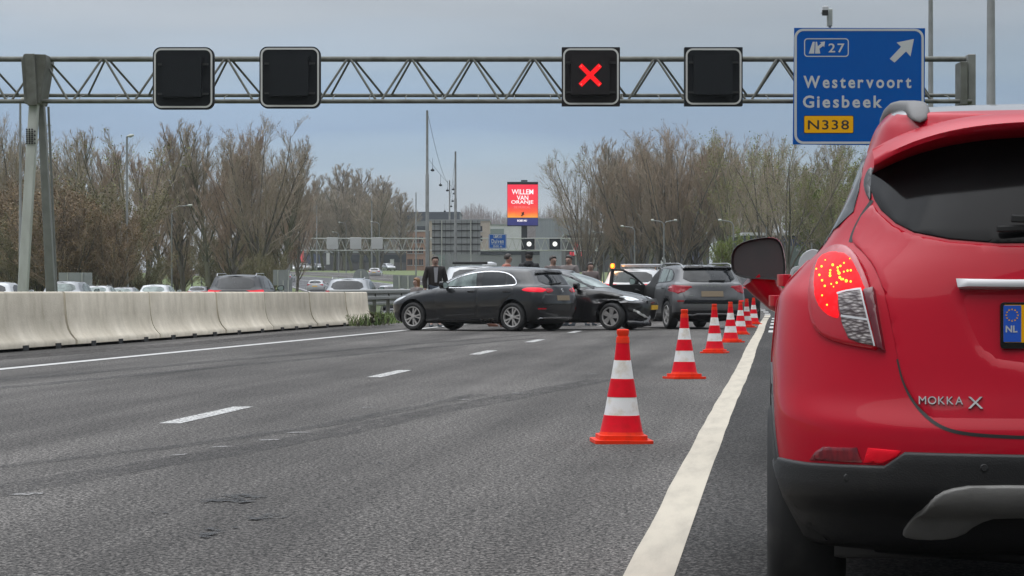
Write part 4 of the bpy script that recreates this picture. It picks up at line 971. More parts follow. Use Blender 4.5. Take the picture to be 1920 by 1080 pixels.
# ================================================================ plain traffic cars
def simple_car(kind, label, loc, rz, paint, cat='car', name='car', L=4.3, W=.89, H=1.47, lit=True, rails=False, group=None, bar=None, glass='glass', lowres=True, plate='yellow'):
    rows, zc = (rows_suv if kind == 'suv' else rows_hatch)(L, W, H)
    k = L / (4.241 if kind == 'suv' else 4.42); c = H / (1.553 if kind == 'suv' else 1.44); wv = W / .895; base = 1.10 if kind == 'suv' else 1.02; top = 1.43 if kind == 'suv' else 1.325
    ar = [(.83 * k, .34, .385, .56, 1.2), ((3.49 if kind == 'suv' else 3.54) * k, .34, .385, .56, 1.2)]
    t = thing(name, label, cat, loc, rz, group)
    me, bv = shell(rows, zc, arches=ar, NR=10, NF=10, NS=20, sub=2)
    finish_body(me, 'body', t, paint, ar)
    sc = lambda p: [(a * k, b * c) for a, b in p]; rc = lambda p: [(a * wv, b * c) for a, b in p]
    for s in 'LR':
        overlay(bv, sc([(1.82, base + .005), (1.82, top), (2.15, top - .04), (2.45, top - .14), (2.75, base + .06), (2.78, base)]), s, .006, .1).build('side_window', glass, t, True)
        overlay(bv, sc([(1.72, base + .005), (1.72, top), (1.2, top - .01), (.92, top - .10), (.80, base + .05), (.80, base + .02)]), s, .006, .1).build('side_window', glass, t, True)
    b0 = base + .03
    overlay(bv, rc(chaikin([(-.64, b0), (-.53, top - .02), (0, top), (.53, top - .02), (.64, b0), (0, b0 - .015)], 1)), 'B', .007, .08).build('rear_window', glass, t, True)
    overlay(bv, rc(chaikin([(-.66, b0 - .02), (-.53, top - .01), (0, top + .01), (.53, top - .01), (.66, b0 - .02), (0, b0 - .03)], 1)), 'F', .007, .08).build('windscreen', 'screen_glass' if glass != 'glass' else glass, t, True)
    for s in (-1, 1):
        overlay(bv, rc([(s * .58, base - .10), (s * .60, base - .03), (s * .86, base - .01), (s * .885, base - .12), (s * .84, base - .20), (s * .70, base - .18)]), 'B', .012, .05).build('tail_light', 'tail_lit' if lit else 'tail_red', t, True)
        overlay(bv, sc([(.10, base - .03), (.44, base - .02), (.38, base - .12), (.14, base - .17)]), 'L' if s < 0 else 'R', .010, .05).build('tail_light', 'tail_lit' if lit else 'tail_red', t, True)
        overlay(bv, rc([(s * .46, base - .36), (s * .50, base - .27), (s * .74, base - .22), (s * .80, base - .27), (s * .64, base - .36)]), 'F', .012, .05).build('headlight', 'headlight', t, True)
        mirror_part(t, s * .86 * wv, 2.6 * k, base * c + .02, 'gloss_black' if paint != 'white_paint' else paint, s, 1.05)
        if rails:
            hz = H - .03; b = MB(); b.tube([(s * .60, .50, hz - .05), (s * .61, .62, hz + .03), (s * .60, 1.9, hz + .035), (s * .57, 2.2, hz - .04)], .018, 6); b.build('roof_rail', 'satin', t, True)
    overlay(bv, [(-.26, .72), (-.26, .83), (.26, .83), (.26, .72)], 'B', .012, .1).build('number_plate', plate, t, True)
    for x in (-1, 1):
        for y, *_ in ar: wheel(t, x * (W - .11), y, .325, .2, 'five')
    return t, bv
# ================================================================ the red crossover in front of the camera
def red_car():
    L_ = 4.275
    loc = Vector((.872, 0, 0)); d0 = 8.48                       # rear face at camera distance d0
    q = P(2035, HZ, d0); loc = Vector((q.x, q.y, 0))
    t = thing('red_crossover', 'red crossover close ahead, brake light glowing, grey roof rails', 'car', loc, 0)
    ar = [(.815, .345, .40, .58, 1.3), (3.37, .345, .40, .58, 1.3)]
    rows = [dict(y0=.34, y1=4.05, dr=.42, df=.5, w=.74, z=.24),
            dict(y0=.22, y1=4.15, dr=.44, df=.56, n=2.5, w=[(0, .83), (.8, .86), (3.4, .86), (4.2, .80)], z=[(0, .275), (1, .27), (4.2, .28)]),
            dict(y0=.105, y1=4.20, dr=.48, df=.58, n=2.5, w=[(0, .85), (.9, .880)], z=[(0, .385), (1, .40), (4.2, .42)]),
            dict(y0=.025, y1=4.22, dr=.50, df=.60, n=2.5, w=[(0, .864), (.9, .884)], z=[(0, .435), (1, .45), (4.2, .46)]),
            dict(y0=.0, y1=4.25, dr=.52, df=.62, n=2.45, w=[(0, .872), (.9, .8885)], z=[(0, .565), (1, .62), (4.2, .60)]),
            dict(y0=.002, y1=4.26, dr=.52, df=.62, n=2.45, w=[(0, .874), (.9, .8885)], z=[(0, .615), (1, .70), (4.2, .68)]),
            dict(y0=.035, y1=4.26, dr=.52, df=.64, n=2.4, w=[(0, .878), (.9, .8885)], z=[(0, .70), (1, .80), (4.2, .76)]),
            dict(y0=.065, y1=4.25, dr=.52, df=.66, n=2.35, w=[(0, .875), (.9, .880), (3.4, .87), (4.2, .83)], z=[(0, .86), (1, .90), (4.2, .84)]),
            dict(y0=.085, y1=4.18, dr=.54, df=.68, n=2.3, w=[(0, .862), (.9, .868), (3.4, .84), (4.2, .74)], z=[(0, .99), (1, 1.0), (2.6, .97), (4.2, .90)]),
            dict(y0=.10, y1=3.9, dr=.56, df=.70, n=2.25, w=[(0, .802), (.9, .800), (3.4, .765), (4.2, .7)], z=[(0, 1.08), (1, 1.09), (2.6, 1.06), (3.9, .98)]),
            dict(y0=.125, y1=3.3, dr=.56, df=.80, n=2.2, w=[(0, .725), (.9, .722), (2.5, .715), (3.3, .68)], z=[(0, 1.165), (1, 1.17), (2.6, 1.12), (3.3, 1.08)]),
            dict(y0=.20, y1=3.0, dr=.52, df=.68, n=2.2, w=[(0, .638), (.9, .648), (2.4, .636), (3.0, .61)], z=[(0, 1.31), (1, 1.31), (2.6, 1.25), (3, 1.22)]),
            dict(y0=.30, y1=2.7, dr=.46, df=.60, n=2.2, w=[(0, .575), (.9, .590), (2.3, .58), (2.8, .55)], z=[(0, 1.445), (1, 1.45), (2.2, 1.42), (2.8, 1.36)]),
            dict(y0=.36, y1=2.45, dr=.34, df=.5, n=2.2, w=[(0, .520), (.9, .540), (2.3, .53)], z=[(.3, 1.515), (.8, 1.55), (1.6, 1.575), (2.4, 1.52)]),
            dict(y0=.38, y1=2.36, dr=.28, df=.46, n=2.3, w=[(0, .45), (.9, .475), (2.3, .47)], z=[(.3, 1.538), (.8, 1.59), (1.6, 1.62), (2.4, 1.56)])]
    zc = [(.35, 1.545), (.8, 1.605), (1.6, 1.64), (2.4, 1.58)]
    me, bv = shell(rows, zc, zb=.2, arches=ar, NR=40, NF=14, NS=40, sub=7)
    finish_body(me, 'body', t, 'red_paint', ar, ('plastic', lambda c, n: c.z < .50), sharp=38)
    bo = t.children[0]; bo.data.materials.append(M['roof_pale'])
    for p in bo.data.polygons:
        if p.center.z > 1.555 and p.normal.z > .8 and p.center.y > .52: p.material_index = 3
    X = lambda px: (px - 2035) / 660.; Zp = lambda py: 1.04 - (py - 535) / 660.
    def pp(*a): return [(X(x), Zp(y)) for x, y in a]
    def both(fn, poly): 
        for pl in (poly, mir(poly)): fn(pl)
    # lower bumper cladding, a step behind the painted bumper
    clad = pp((1452, 873), (1518, 878), (1664, 878), (1702, 851), (2035, 854))
    clad = clad + [(X(2035), .262), (X(1760), .262), (X(1640), .272), (X(1560), .292), (X(1508), .335), (X(1480), .40), (X(1462), .47)]
    full = clad[:5] + [(-x, z) for x, z in clad[:4]][::-1] + [(-x, z) for x, z in clad[6:]][::1] + clad[6:][::-1]
    full = clad[:5] + mir(clad[:4])[::-1] + mir(clad[6:])[::-1] + clad[6:]
    def cd(x, z): return .004 * sstep(.40, .44, z)
    overlay(bv, full, 'B', .010, .028, .008, depth=cd).build('bumper_cladding', 'plastic', t, True, sharp=50)
    # painted bumper above it
    bump = pp((1455, 868), (1518, 872), (1545, 842), (1700, 846), (2035, 849), (2035, 822), (1790, 817), (1738, 800), (1702, 762), (1684, 728), (1668, 672), (1600, 660), (1552, 648), (1528, 628), (1500, 600))
    # skid plate and its cut-out
    sk = pp((1700, 1008), (1716, 980), (1752, 935), (1782, 917), (1830, 909), (2035, 908)); cut = pp((2035, 968), (1880, 968), (1842, 984), (1815, 1010), (1770, 1020), (1712, 1018))
    poly = sk + mir(sk[:-1])[::-1] + mir(cut[1:])[::-1][::1]
    poly = sk + mir(sk[:-1])[::-1] + mir(cut[1:])[::-1] + cut[1:]
    overlay(bv, chaikin(poly, 1), 'B', .020, .022, .006, depth=lambda x, z: .010 * sstep(.385, .40, z)).build('skid_plate', 'satin_grey', t, True, sharp=50)
    for s in (-1, 1):
        r_ = pp((1522, 874), (1534, 856), (1549, 846), (1612, 845), (1622, 874)); r2 = pp((1624, 874), (1632, 845), (1694, 849), (1686, 862), (1660, 875))
        for p, m_ in ((r_, 'reflector_dark'), (r2, 'reflector_red')):
            overlay(bv, p if s < 0 else mir(p), 'B', .006, .02, .005).build('fog_light', m_, t, True)
        for px, py in ((1594, 903), (1848, 878)):
            hp, hn, _, _ = bv.ray_cast(Vector((s * -X(px), -4, Zp(py))), Vector((0, 1, 0))); b = MB(); b.lathe([(.001, -.003), (.009, -.003), (.0125, 0), (.0125, .01)], 20, axis='y', c=(hp.x, hp.y - .014, hp.z)); b.build('parking_sensor', 'plastic', t, True)
    # tailgate: lower metal panel
    gap = .0042
    tg = pp((1648, 372), (1660, 392), (1686, 418), (1722, 437), (1790, 451), (1880, 459), (2035, 462))
    tg2 = pp((2035, 819), (1960, 818.5), (1900, 818), (1800, 812), (1756, 796), (1722, 762), (1700, 722), (1690, 680), (1668, 560), (1650, 505), (1628, 472), (1606, 452), (1610, 430), (1626, 398))
    tg2 = chaikin(tg2, 2, False); full = tg + mir(tg[:-1])[::-1] + mir(tg2[1:])[::-1] + tg2[1:]
    rec = pp((1800, 546), (1822, 620), (1838, 655), (1872, 680), (1930, 690), (2035, 692), (2035, 546)); rec = rec[:5] + mir(rec[:5])[::-1]
    def td(x, z):
        d, ins = poly_dist(np.array([[x, z]]), rec); sdist = d[0] if ins[0] else -d[0]
        e = -.030 * sstep(-.004, .050, sdist) * (1 if z < 1.02 else 1)
        e += .007 * sstep(.10, 0, abs(z - .995) ) * 0
        # crease below the window and the rounded lower lip
        e -= .010 * sstep(.70, .63, z)
        return e
    gate = overlay(bv, full, 'B', .006, .022, .007, depth=td, skirt=.02).build('tailgate', 'red_paint', t, True, sharp=45)
    # dark joint under the tailgate edge
    line = pp((1648, 366), (1626, 398), (1610, 430), (1604, 450)); line2 = pp((1690, 676), (1700, 722), (1722, 764), (1756, 798), (1800, 815), (1900, 821), (2035, 822))
    line = chaikin(line, 2, False); line2 = chaikin(line2, 3, False)
    for s in (1, -1):
        for l_ in (line, line2): seam(bv, [(s * x, z) for x, z in l_], 'B', .010, .0012, .02).build('panel_gap', 'trim', t, True)
    # handle bar
    hb = pp((1803, 527), (2035, 527)) + pp((2035, 543), (1806, 543)); hb = [hb[0], (-hb[0][0], hb[0][1]), (-hb[3][0], hb[3][1]), hb[3]]
    overlay(bv, hb, 'B', .034, .03, .006, skirt=.03).build('chrome_bar', 'satin_bright', gate, True)
    # plate
    pb = MB(); hp, hn, _, _ = bv.ray_cast(Vector((0, -4, .93)), Vector((0, 1, 0))); py_ = hp.y - .004
    tilt = math.atan2(hn.z, -hn.y)
    po = bpy.data.objects.new('x', None)
    fx = lambda p: Vector((p.x, py_ - p.z, p.y))
    pb.prism(rrect(X(1880), -X(1880), Zp(655), Zp(567), .012), -.02, .012, xf=fx); pl = pb.build('number_plate', 'gloss_black', t, bevel=.003)
    x0 = X(1886); b = MB(); b.prism(rrect(x0, -x0, Zp(643), Zp(572), .006), .012, .014, xf=fx); b.build('yellow_field', 'sign_yellow', pl)
    b = MB(); b.prism([(x0, Zp(642)), (x0 + .05, Zp(642)), (x0 + .05, Zp(573)), (x0, Zp(573))], .0145, .0155, xf=fx); b.build('country_band', 'eu_blue', pl)
    b = MB(); put_text(b, 'NL', X(1890), X(1912), Zp(624), Zp(611), py_ - .0165, bold=.03); b.build('lettering', 'sign_white', pl)
    b = MB()
    for k in range(12):
        a = 2 * math.pi * k / 12; b.lathe([(.0028, 0), (.001, .001)], 5, axis='y', c=(X(1902) + .0165 * math.cos(a), py_ - .0165, Zp(591) + .0165 * math.sin(a)))
    b.build('star_ring', 'sign_yellow', pl)
    # badge
    for body, xa, xb, za, zb_, sp in (('MOKKA', 1728, 1810, 761, 746, .16), ('X', 1819, 1847, 768, 746, 0)):
        b = MB(); v, f = None, None
        put_text(b, body, X(xa), X(xb), Zp(za), Zp(zb_), 0, bold=.0, spacing=sp)
        for i, p in enumerate(b.v):
            hp, hn, _, _ = bv.ray_cast(Vector((p[0], -4, p[2])), Vector((0, 1, 0))); b.v[i] = (hp.x, hp.y - .0105, hp.z)
        o = b.build('badge', 'satin', gate); so2 = o.modifiers.new('thick', 'SOLIDIFY'); so2.thickness = .006; so2.offset = 0
    # rear window
    win = pp((1652, 300), (1668, 286), (1700, 270), (1736, 256), (1790, 246), (1880, 242), (2035, 242)); win2 = pp((2035, 458), (1880, 455), (1790, 447), (1724, 433), (1690, 414), (1664, 388), (1652, 366), (1645, 340))
    full = win + mir(win[:-1])[::-1] + mir(win2[1:])[::-1] + win2[1:]
    overlay(bv, full, 'B', .005, .03, .004).build('rear_window', 'rear_glass', t, True)
    # what shows through the tinted glass: a pale streak of far windscreen, a head restraint
    q_ = chaikin(pp((1646, 372), (1637, 352), (1634, 330), (1642, 305), (1652, 296), (1648, 330)), 1)
    both(lambda p: overlay(bv, p, 'B', .007, .02, .003).build('quarter_trim', 'gloss_black', t, True), q_)
    # spoiler: roof lip over the window
    sp_r = []
    xs_ = np.linspace(-1, 1, 33)
    b = MB(); vs = []
    for u in xs_:
        x = .585 * u; e = abs(u) ** 4
        zt_ = 1.545 - .055 * abs(u) ** 2.6 - .05 * e; 
        hp, _, _, _ = bv.ray_cast(Vector((x, -4, 1.40 - .0 * e)), Vector((0, 1, 0))); yb = hp.y
        yt = .40 + .10 * e; ye = .145 + .21 * abs(u) ** 3.2
        ring = [(x, yt, zt_ + .012), (x, yt - .10 * (1 - e), zt_ + .006), (x, ye + .02, zt_ - .020), (x, ye, zt_ - .030), (x, ye + .004, zt_ - .044), (x, ye + .03, zt_ - .052), (x, max(yb, ye + .04) + .02, zt_ - .066), (x, yt + .05, zt_ - .07)]
        vs += ring
    n = 8; fs = [(i * n + k, i * n + k + 1, (i + 1) * n + k + 1, (i + 1) * n + k) for i in range(32) for k in range(n - 1)]
    b.add(vs, fs); b.build('rear_spoiler', 'red_paint', t, True, sharp=60)
    # rear quarter seam from spoiler to lamp done above; tail lamps
    lamp = pp((1590, 455), (1606, 462), (1622, 484), (1636, 515), (1646, 560), (1652, 600), (1663, 662), (1604, 653), (1560, 642), (1537, 626), (1525, 596), (1523, 560), (1526, 520), (1536, 492), (1552, 470), (1570, 458))
    for s in (-1, 1):
        f_ = (lambda p: p) if s < 0 else mir
        lo = overlay(bv, f_(chaikin(lamp, 1)), 'B', .016, .012, .012, skirt=.02).build('tail_light', 'lamp_body', t, True, sharp=60)
        lit = pp((1549, 484), (1575, 474), (1604, 480), (1620, 510), (1634, 548), (1638, 548), (1600, 551), (1584, 556), (1582, 575), (1586, 600), (1578, 602), (1558, 592), (1543, 572), (1537, 545), (1540, 510))
        overlay(bv, f_(chaikin(lit, 1)), 'B', .0185, .010, .003, skirt=.003).build('lit_lens', 'lamp_lit', lo, True)
        cl = pp((1583, 556), (1600, 551), (1627, 547), (1651, 654), (1620, 648), (1602, 640), (1590, 610)); 
        overlay(bv, f_(cl), 'B', .0215, .012, .004, skirt=.006).build('clear_lens', 'lamp_clear', lo, True)
        for a_, w_ in (([(1583, 556), (1600, 551), (1627, 547), (1651, 654)], .0045), ([(1590, 597), (1640, 604)], .006)):
            seam(bv, f_(pp(*a_)), 'B', w_, .0225, .01).build('lens_edge', 'satin_bright', lo, True)
        dk = pp((1630, 547), (1648, 542), (1655, 590), (1667, 661), (1654, 656)); overlay(bv, f_(dk), 'B', .0205, .012, .003, skirt=.006).build('lens_border', 'lamp_dark', lo, True)
        b = MB(); rq = random.Random(9)
        spots = [(1556, 507, 5), (1551, 524, 5), (1556, 534, 5), (1571, 525, 6), (1572, 515, 5), (1577, 504, 6), (1586, 509, 5), (1588, 520, 7), (1589, 528, 6), (1592, 531, 5), (1595, 531, 5), (1601, 534, 7), (1609, 535, 5), (1561, 544, 5), (1556, 560, 4), (1583, 538, 5), (1573, 540, 4), (1604, 515, 5), (1610, 514, 5), (1597, 517, 4), (1591, 506, 5), (1598, 500, 4), (1609, 492, 3), (1565, 577, 4), (1546, 512, 4), (1563, 495, 3), (1577, 545, 3), (1586, 515, 5), (1571, 520, 5)]
        for px, py, rr_ in spots:
            x, z = X(px), Zp(py); x = x if s < 0 else -x
            hp, hn, _, _ = bv.ray_cast(Vector((x, -4, z)), Vector((0, 1, 0)))
            if hp is None: continue
            r_ = rr_ / 660 * .44
            vs = [hp + hn * .0225 + Vector((math.cos(k) * r_, 0, math.sin(k) * r_ * 1.1)) + (Vector((0, -hn.x / hn.y, 0)) * math.cos(k) * r_) for k in np.linspace(0, 2 * math.pi, 9)[:-1]]
            b.add(vs, [tuple(range(8))[::-1] if False else tuple(range(8))])
        b.build('bulb_glints', 'lamp_spot', lo)
        # side: black arch edge and sill, window band, doors, handles, mirror, rail
        sd = 'L' if s < 0 else 'R'
        arch = [(.815 + .455 * math.cos(a), .345 + .455 * math.sin(a)) for a in np.linspace(rad(-8), rad(188), 24)]; ain = [(.815 + .398 * math.cos(a), .345 + .398 * math.sin(a)) for a in np.linspace(rad(188), rad(-8), 24)]
        overlay(bv, arch + ain, sd, .007, .05, .004).build('arch_trim', 'plastic', t, True)
        arch = [(3.37 + .455 * math.cos(a), .345 + .455 * math.sin(a)) for a in np.linspace(rad(-8), rad(188), 24)]; ain = [(3.37 + .398 * math.cos(a), .345 + .398 * math.sin(a)) for a in np.linspace(rad(188), rad(-8), 24)]
        overlay(bv, arch + ain, sd, .007, .05, .004).build('arch_trim', 'plastic', t, True)
        overlay(bv, [(1.27, .27), (2.92, .27), (2.92, .42), (1.27, .42)], sd, .012, .08, .006).build('sill', 'plastic', t, True)
        overlay(bv, chaikin([(.50, 1.23), (.62, 1.36), (.80, 1.44), (1.2, 1.475), (1.9, 1.465), (2.4, 1.36), (2.72, 1.18), (2.6, 1.12), (1.6, 1.13), (.9, 1.18)], 1), sd, .006, .06, .003).build('side_window', 'glass', t, True)
        for dp, hy, hz in (([(1.86, 1.09), (1.86, .46), (2.78, .44), (2.84, .8), (2.80, 1.07)], 2.0, .985), ([(1.845, 1.10), (1.845, .46), (1.32, .46), (1.2, .7), (.98, .86), (.86, 1.12)], 1.06, 1.055)):
            d = overlay(bv, dp, sd, .005, .07, .004).build('door', 'red_paint', t, True)
            hp, _, _, _ = bv.ray_cast(Vector((s * 3, hy, hz)), Vector((-s, 0, 0)))
            b = MB(); hpz = [(-.11, -.004), (-.10, .030), (-.04, .042), (.06, .040), (.11, .018), (.11, -.006)]
            b.prism(chaikin(hpz, 1), -.018, .020, xf=lambda p: Vector((hp.x + s * p.y, hy + p.x, hz + p.z))); b.build('handle', 'red_paint', d, True, bevel=.008)
        # mirror: housing, glass, foot
        mx_, my_ = s * .98, 2.42
        Xm = lambda px: (px - 1464) / 512. - .892 ; Zm = lambda py: 1.04 - (py - 535) / 512.
        hsg = [(1388, 512), (1385, 485), (1391, 464), (1412, 451), (1450, 444), (1470, 445), (1482, 456), (1488, 482), (1490, 512), (1484, 526), (1450, 524), (1410, 522)]
        hs_ = chaikin([(Xm(a), Zm(c)) for a, c in hsg], 1); hs_ = hs_ if s < 0 else mir(hs_)
        n_ = len(hs_); cx_ = sum(p[0] for p in hs_) / n_; cz_ = sum(p[1] for p in hs_) / n_
        b = MB(); vs = []
        for k, (sc_, yy) in enumerate(((.90, .012), (.985, 0), (1, .02), (.98, .07), (.86, .13), (.55, .17), (.05, .185))):
            vs += [(cx_ + (p[0] - cx_) * sc_, my_ + yy, cz_ + (p[1] - cz_) * sc_) for p in hs_]
        fs = [(k * n_ + i, k * n_ + (i + 1) % n_, (k + 1) * n_ + (i + 1) % n_, (k + 1) * n_ + i) for k in range(6) for i in range(n_)]
        ms = [0 if (k > 2 or (k > 0 and abs(hs_[i][0]) < .925)) else 1 for k in range(6) for i in range(n_)]
        b.add(vs, fs if s < 0 else [f[::-1] for f in fs]); b.m = ms
        mo = b.build('mirror', ['red_paint', 'plastic'], t, True, sharp=60)
        g = MB(); g.add([(cx_ + (p[0] - cx_) * .90, my_ + .012, cz_ + (p[1] - cz_) * .90) for p in hs_], [tuple(range(n_)) if s < 0 else tuple(range(n_))[::-1]]); g.build('mirror_glass', 'mirror_glass', mo)
        b = MB(); b.tube([(s * (.98 - .02), my_ + .06, 1.075), (s * .92, my_ + .07, 1.03), (s * .875, my_ + .09, .985), (s * .82, my_ + .09, .965)], [.055, .05, .045, .05], 10); b.build('mirror_foot', 'red_paint', mo, True)
        # roof rail: broad grey foot, then a bar running forward
        b = MB(); rl = [(.47, 1.535, .008, .004), (.485, 1.543, .024, .010), (.52, 1.560, .034, .020), (.60, 1.575, .036, .028), (.75, 1.586, .032, .028), (.95, 1.600, .026, .026), (1.2, 1.614, .022, .022), (1.8, 1.632, .020, .02), (2.1, 1.615, .022, .026), (2.3, 1.555, .024, .02)]
        vs = []; nn_ = 14
        for y, z, hx, hz in rl:
            cx2 = s * (.445 + .045 * sstep(.5, 1.2, y))
            for k in range(nn_):
                a = 2 * math.pi * k / nn_; ca, sa = math.cos(a), math.sin(a); e_ = .75
                vs.append((cx2 + hx * abs(ca) ** e_ * (1 if ca > 0 else -1), y, z + hz * abs(sa) ** e_ * (1 if sa > 0 else -1)))
        b.add(vs, [(i * nn_ + k, (i + 1) * nn_ + k, (i + 1) * nn_ + (k + 1) % nn_, i * nn_ + (k + 1) % nn_) for i in range(len(rl) - 1) for k in range(nn_)] + [tuple(range(nn_)), tuple(range((len(rl) - 1) * nn_, len(rl) * nn_))[::-1]])
        b.build('roof_rail', 'rail_grey', t, True, sharp=60)
    # wiper
    hp, hn, _, _ = bv.ray_cast(Vector((-.1, -4, 1.215)), Vector((0, 1, 0))); b = MB(); b.box((.02, hp.y - .022, 1.212), (.52, .025, .018), ry=rad(-2)); b.box((.0, hp.y - .035, 1.226), (.40, .02, .022), ry=rad(2)); b.build('wiper', 'trim', t, bevel=.004)
    # third brake light strip stays dark under the spoiler; muffler and suspension below
    b = MB(); b.lathe([(.001, -.22), (.045, -.22), (.05, -.2), (.05, .2), (.045, .22), (.001, .22)], 20, axis='x', c=(-.48, .50, .265)); b.build('silencer', 'rail_grey', t, True)
    b = MB(); b.tube([(-.7, .815, .33), (.7, .815, .33)], .045, 10); b.box((0, .75, .30), (.9, .12, .09)); b.build('rear_axle', 'trim', t)
    for x in (-1, 1):
        for y in (.815, 3.37): wheel(t, x * .782, y, .345, .225, 'five')
    return t
M['satin_grey'] = mat('skid_grey', (.20, .195, .185), .5, .1, bump=(260, .001), noise=((.15, .145, .135), 5, .45, .75))
M['satin_bright'] = mat('satin_bright', (.52, .52, .53), .38, .5)
M['rail_grey'] = mat('rail_grey', (.115, .112, .11), .55, .0, bump=(300, .001))
M['eu_blue'] = mat('eu_blue', (.006, .075, .45), .5)
M['reflector_dark'] = mat('reflector_dark', (.20, .008, .016), .2, 0, .8, noise=((.10, .004, .01), 60, .4, .6, (1, 1, .2)))
M['reflector_red'] = mat('reflector_red', (.72, .008, .022), .3, 0, .15, spec=.1, bump=(400, .001))
M['rear_glass'] = mat('dark_rear_glass', (.011, .011, .0115), .12, spec=.13, noise=((.017, .017, .0175), 1.1, .4, .65))
M['lamp_body'] = mat('lamp_body', (.27, .003, .012), .14, 0, .35, emit=(1, .01, .03), es=.04)
M['lamp_dark'] = mat('lamp_dark', (.10, .004, .01), .18, 0, .8)
M['lamp_spot'] = mat('lamp_spot', (.8, .5, .1), .3, emit=(1, .42, .02), es=1.5)
M['mirror_glass'] = mat('mirror_glass', (.055, .059, .060), .15, .0, spec=.35, noise=((.068, .062, .064), 6, .4, .7))
def lamp_clear():
    m, t, b, nn, ln = node_mat('lamp_clear'); g = nn('ShaderNodeTexCoord'); mp = nn('ShaderNodeMapping'); mp.inputs['Scale'].default_value = (1, 0, 2.2); mp.inputs['Rotation'].default_value = (0, rad(14), 0)
    ln(g.outputs['Object'], mp.inputs[0]); v = nn('ShaderNodeTexVoronoi'); v.inputs['Scale'].default_value = 52; ln(mp.outputs[0], v.inputs['Vector'])
    r = nn('ShaderNodeValToRGB'); ln(v.outputs['Distance'], r.inputs[0]); e = r.color_ramp.elements; e[0].position = .12; e[0].color = (.26, .225, .215, 1); e[1].position = .62; e[1].color = (.055, .035, .035, 1)
    ln(r.outputs[0], b.inputs['Base Color']); b.inputs['Roughness'].default_value = .15; b.inputs['Coat Weight'].default_value = .8
    bu = nn('ShaderNodeBump'); bu.inputs['Distance'].default_value = .004; ln(v.outputs['Distance'], bu.inputs['Height']); ln(bu.outputs[0], b.inputs['Normal']); return m
M['lamp_clear'] = lamp_clear()
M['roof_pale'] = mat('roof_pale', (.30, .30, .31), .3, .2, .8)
def lamp_lit():
    m, t, b, nn, ln = node_mat('lamp_lit'); g = nn('ShaderNodeTexCoord')
    n = nn('ShaderNodeTexVoronoi'); n.inputs['Scale'].default_value = 55; ln(g.outputs['Object'], n.inputs['Vector'])
    r = nn('ShaderNodeMapRange'); ln(n.outputs['Distance'], r.inputs[0]); r.inputs[1].default_value = 0; r.inputs[2].default_value = .6; r.inputs[3].default_value = 1.15; r.inputs[4].default_value = .55
    b.inputs['Base Color'].default_value = (.2, .003, .006, 1); b.inputs['Roughness'].default_value = .2; b.inputs['Specular IOR Level'].default_value = .08; b.inputs['Emission Color'].default_value = (1, .012, .018, 1); ln(r.outputs[0], b.inputs['Emission Strength']); return m
M['lamp_lit'] = lamp_lit()
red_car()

# ---------------------------------------------------------------- traffic cones
def cone_mesh(seed):
    b = MB(); n = 40
    prof = [(.150, .055), (.143, .075), (.135, .10), (.118, .23), (.1035, .345), (.1025, .347), (.087, .465), (.086, .467), (.071, .575), (.070, .577), (.049, .69), (.047, .70), (.040, .702), (.040, .715), (.044, .722), (.044, .748), (.030, .752), (.028, .70)]
    prof = [(.150, .052), (.141, .075), (.1185, .183), (.1165, .184), (.0965, .303), (.0985, .304), (.0765, .424), (.0750, .425), (.0560, .545), (.0545, .546), (.0435, .66), (.0460, .661), (.0420, .700), (.0360, .702), (.0360, .712), (.0405, .720), (.0405, .746), (.034, .752), (.026, .752), (.025, .69)]
    mats = [0, 0, 1, 2, 2, 1, 1, 2, 2, 1, 1, 0, 0, 0, 0, 0, 0, 0, 0]
    # bottom to top: orange foot, red, white, red, white, red, orange cap
    mats = [0, 1, 1, 2, 2, 1, 1, 2, 2, 1, 0, 0, 0, 0, 0, 0, 0, 0, 0]
    b.lathe(prof, n, mats=mats)
    k = MB(); k.prism(rrect(-.16, .16, -.16, .16, .05), .022, .055); k.prism(rrect(-.193, .193, -.193, .193, .035), .0, .024)
    return b, k
cs, ck = cone_mesh(0)
cx = [(1165, 830, 213, 10, 'red and white traffic cone nearest the red car, the largest'), (1283, 710, 130, 25, 'second largest red and white traffic cone, next beyond the nearest'), (1340, 662, 92, -12, 'third red and white traffic cone from the camera'),
      (1370, 642, 76, 40, 'fourth red and white traffic cone, in front of the grey crossover bumper'), (1388, 627, 61, 5, 'fifth red and white traffic cone, partly behind the fourth'), (1400, 614, 51, 30, 'sixth red and white traffic cone, second farthest'), (1413, 608, 46, 15, 'farthest and smallest red and white traffic cone')]
c0 = None
for i, (px, py, hp_, rz_, lab) in enumerate(cx):
    g = G(px, py - .0); sc_ = hp_ / (FPX / (g.dot(Fv))) / .752
    if c0 is None:
        c0 = thing('traffic_cone', lab, 'traffic cone', g, rad(rz_), 'red and white cones along the closed lane')
        ck.build('base', 'cone_orange', c0, bevel=.006); cs.build('cone', ['cone_orange', 'cone_red', 'cone_white'], c0, True, sharp=35)
        o = c0
    else: o = copy_tree(c0, g, rad(rz_), lab)
    o.scale = (1, 1, max(.94, min(1.06, sc_))); o.rotation_euler.x = rr.uniform(-.012, .012); o.rotation_euler.y = rr.uniform(-.014, .014)
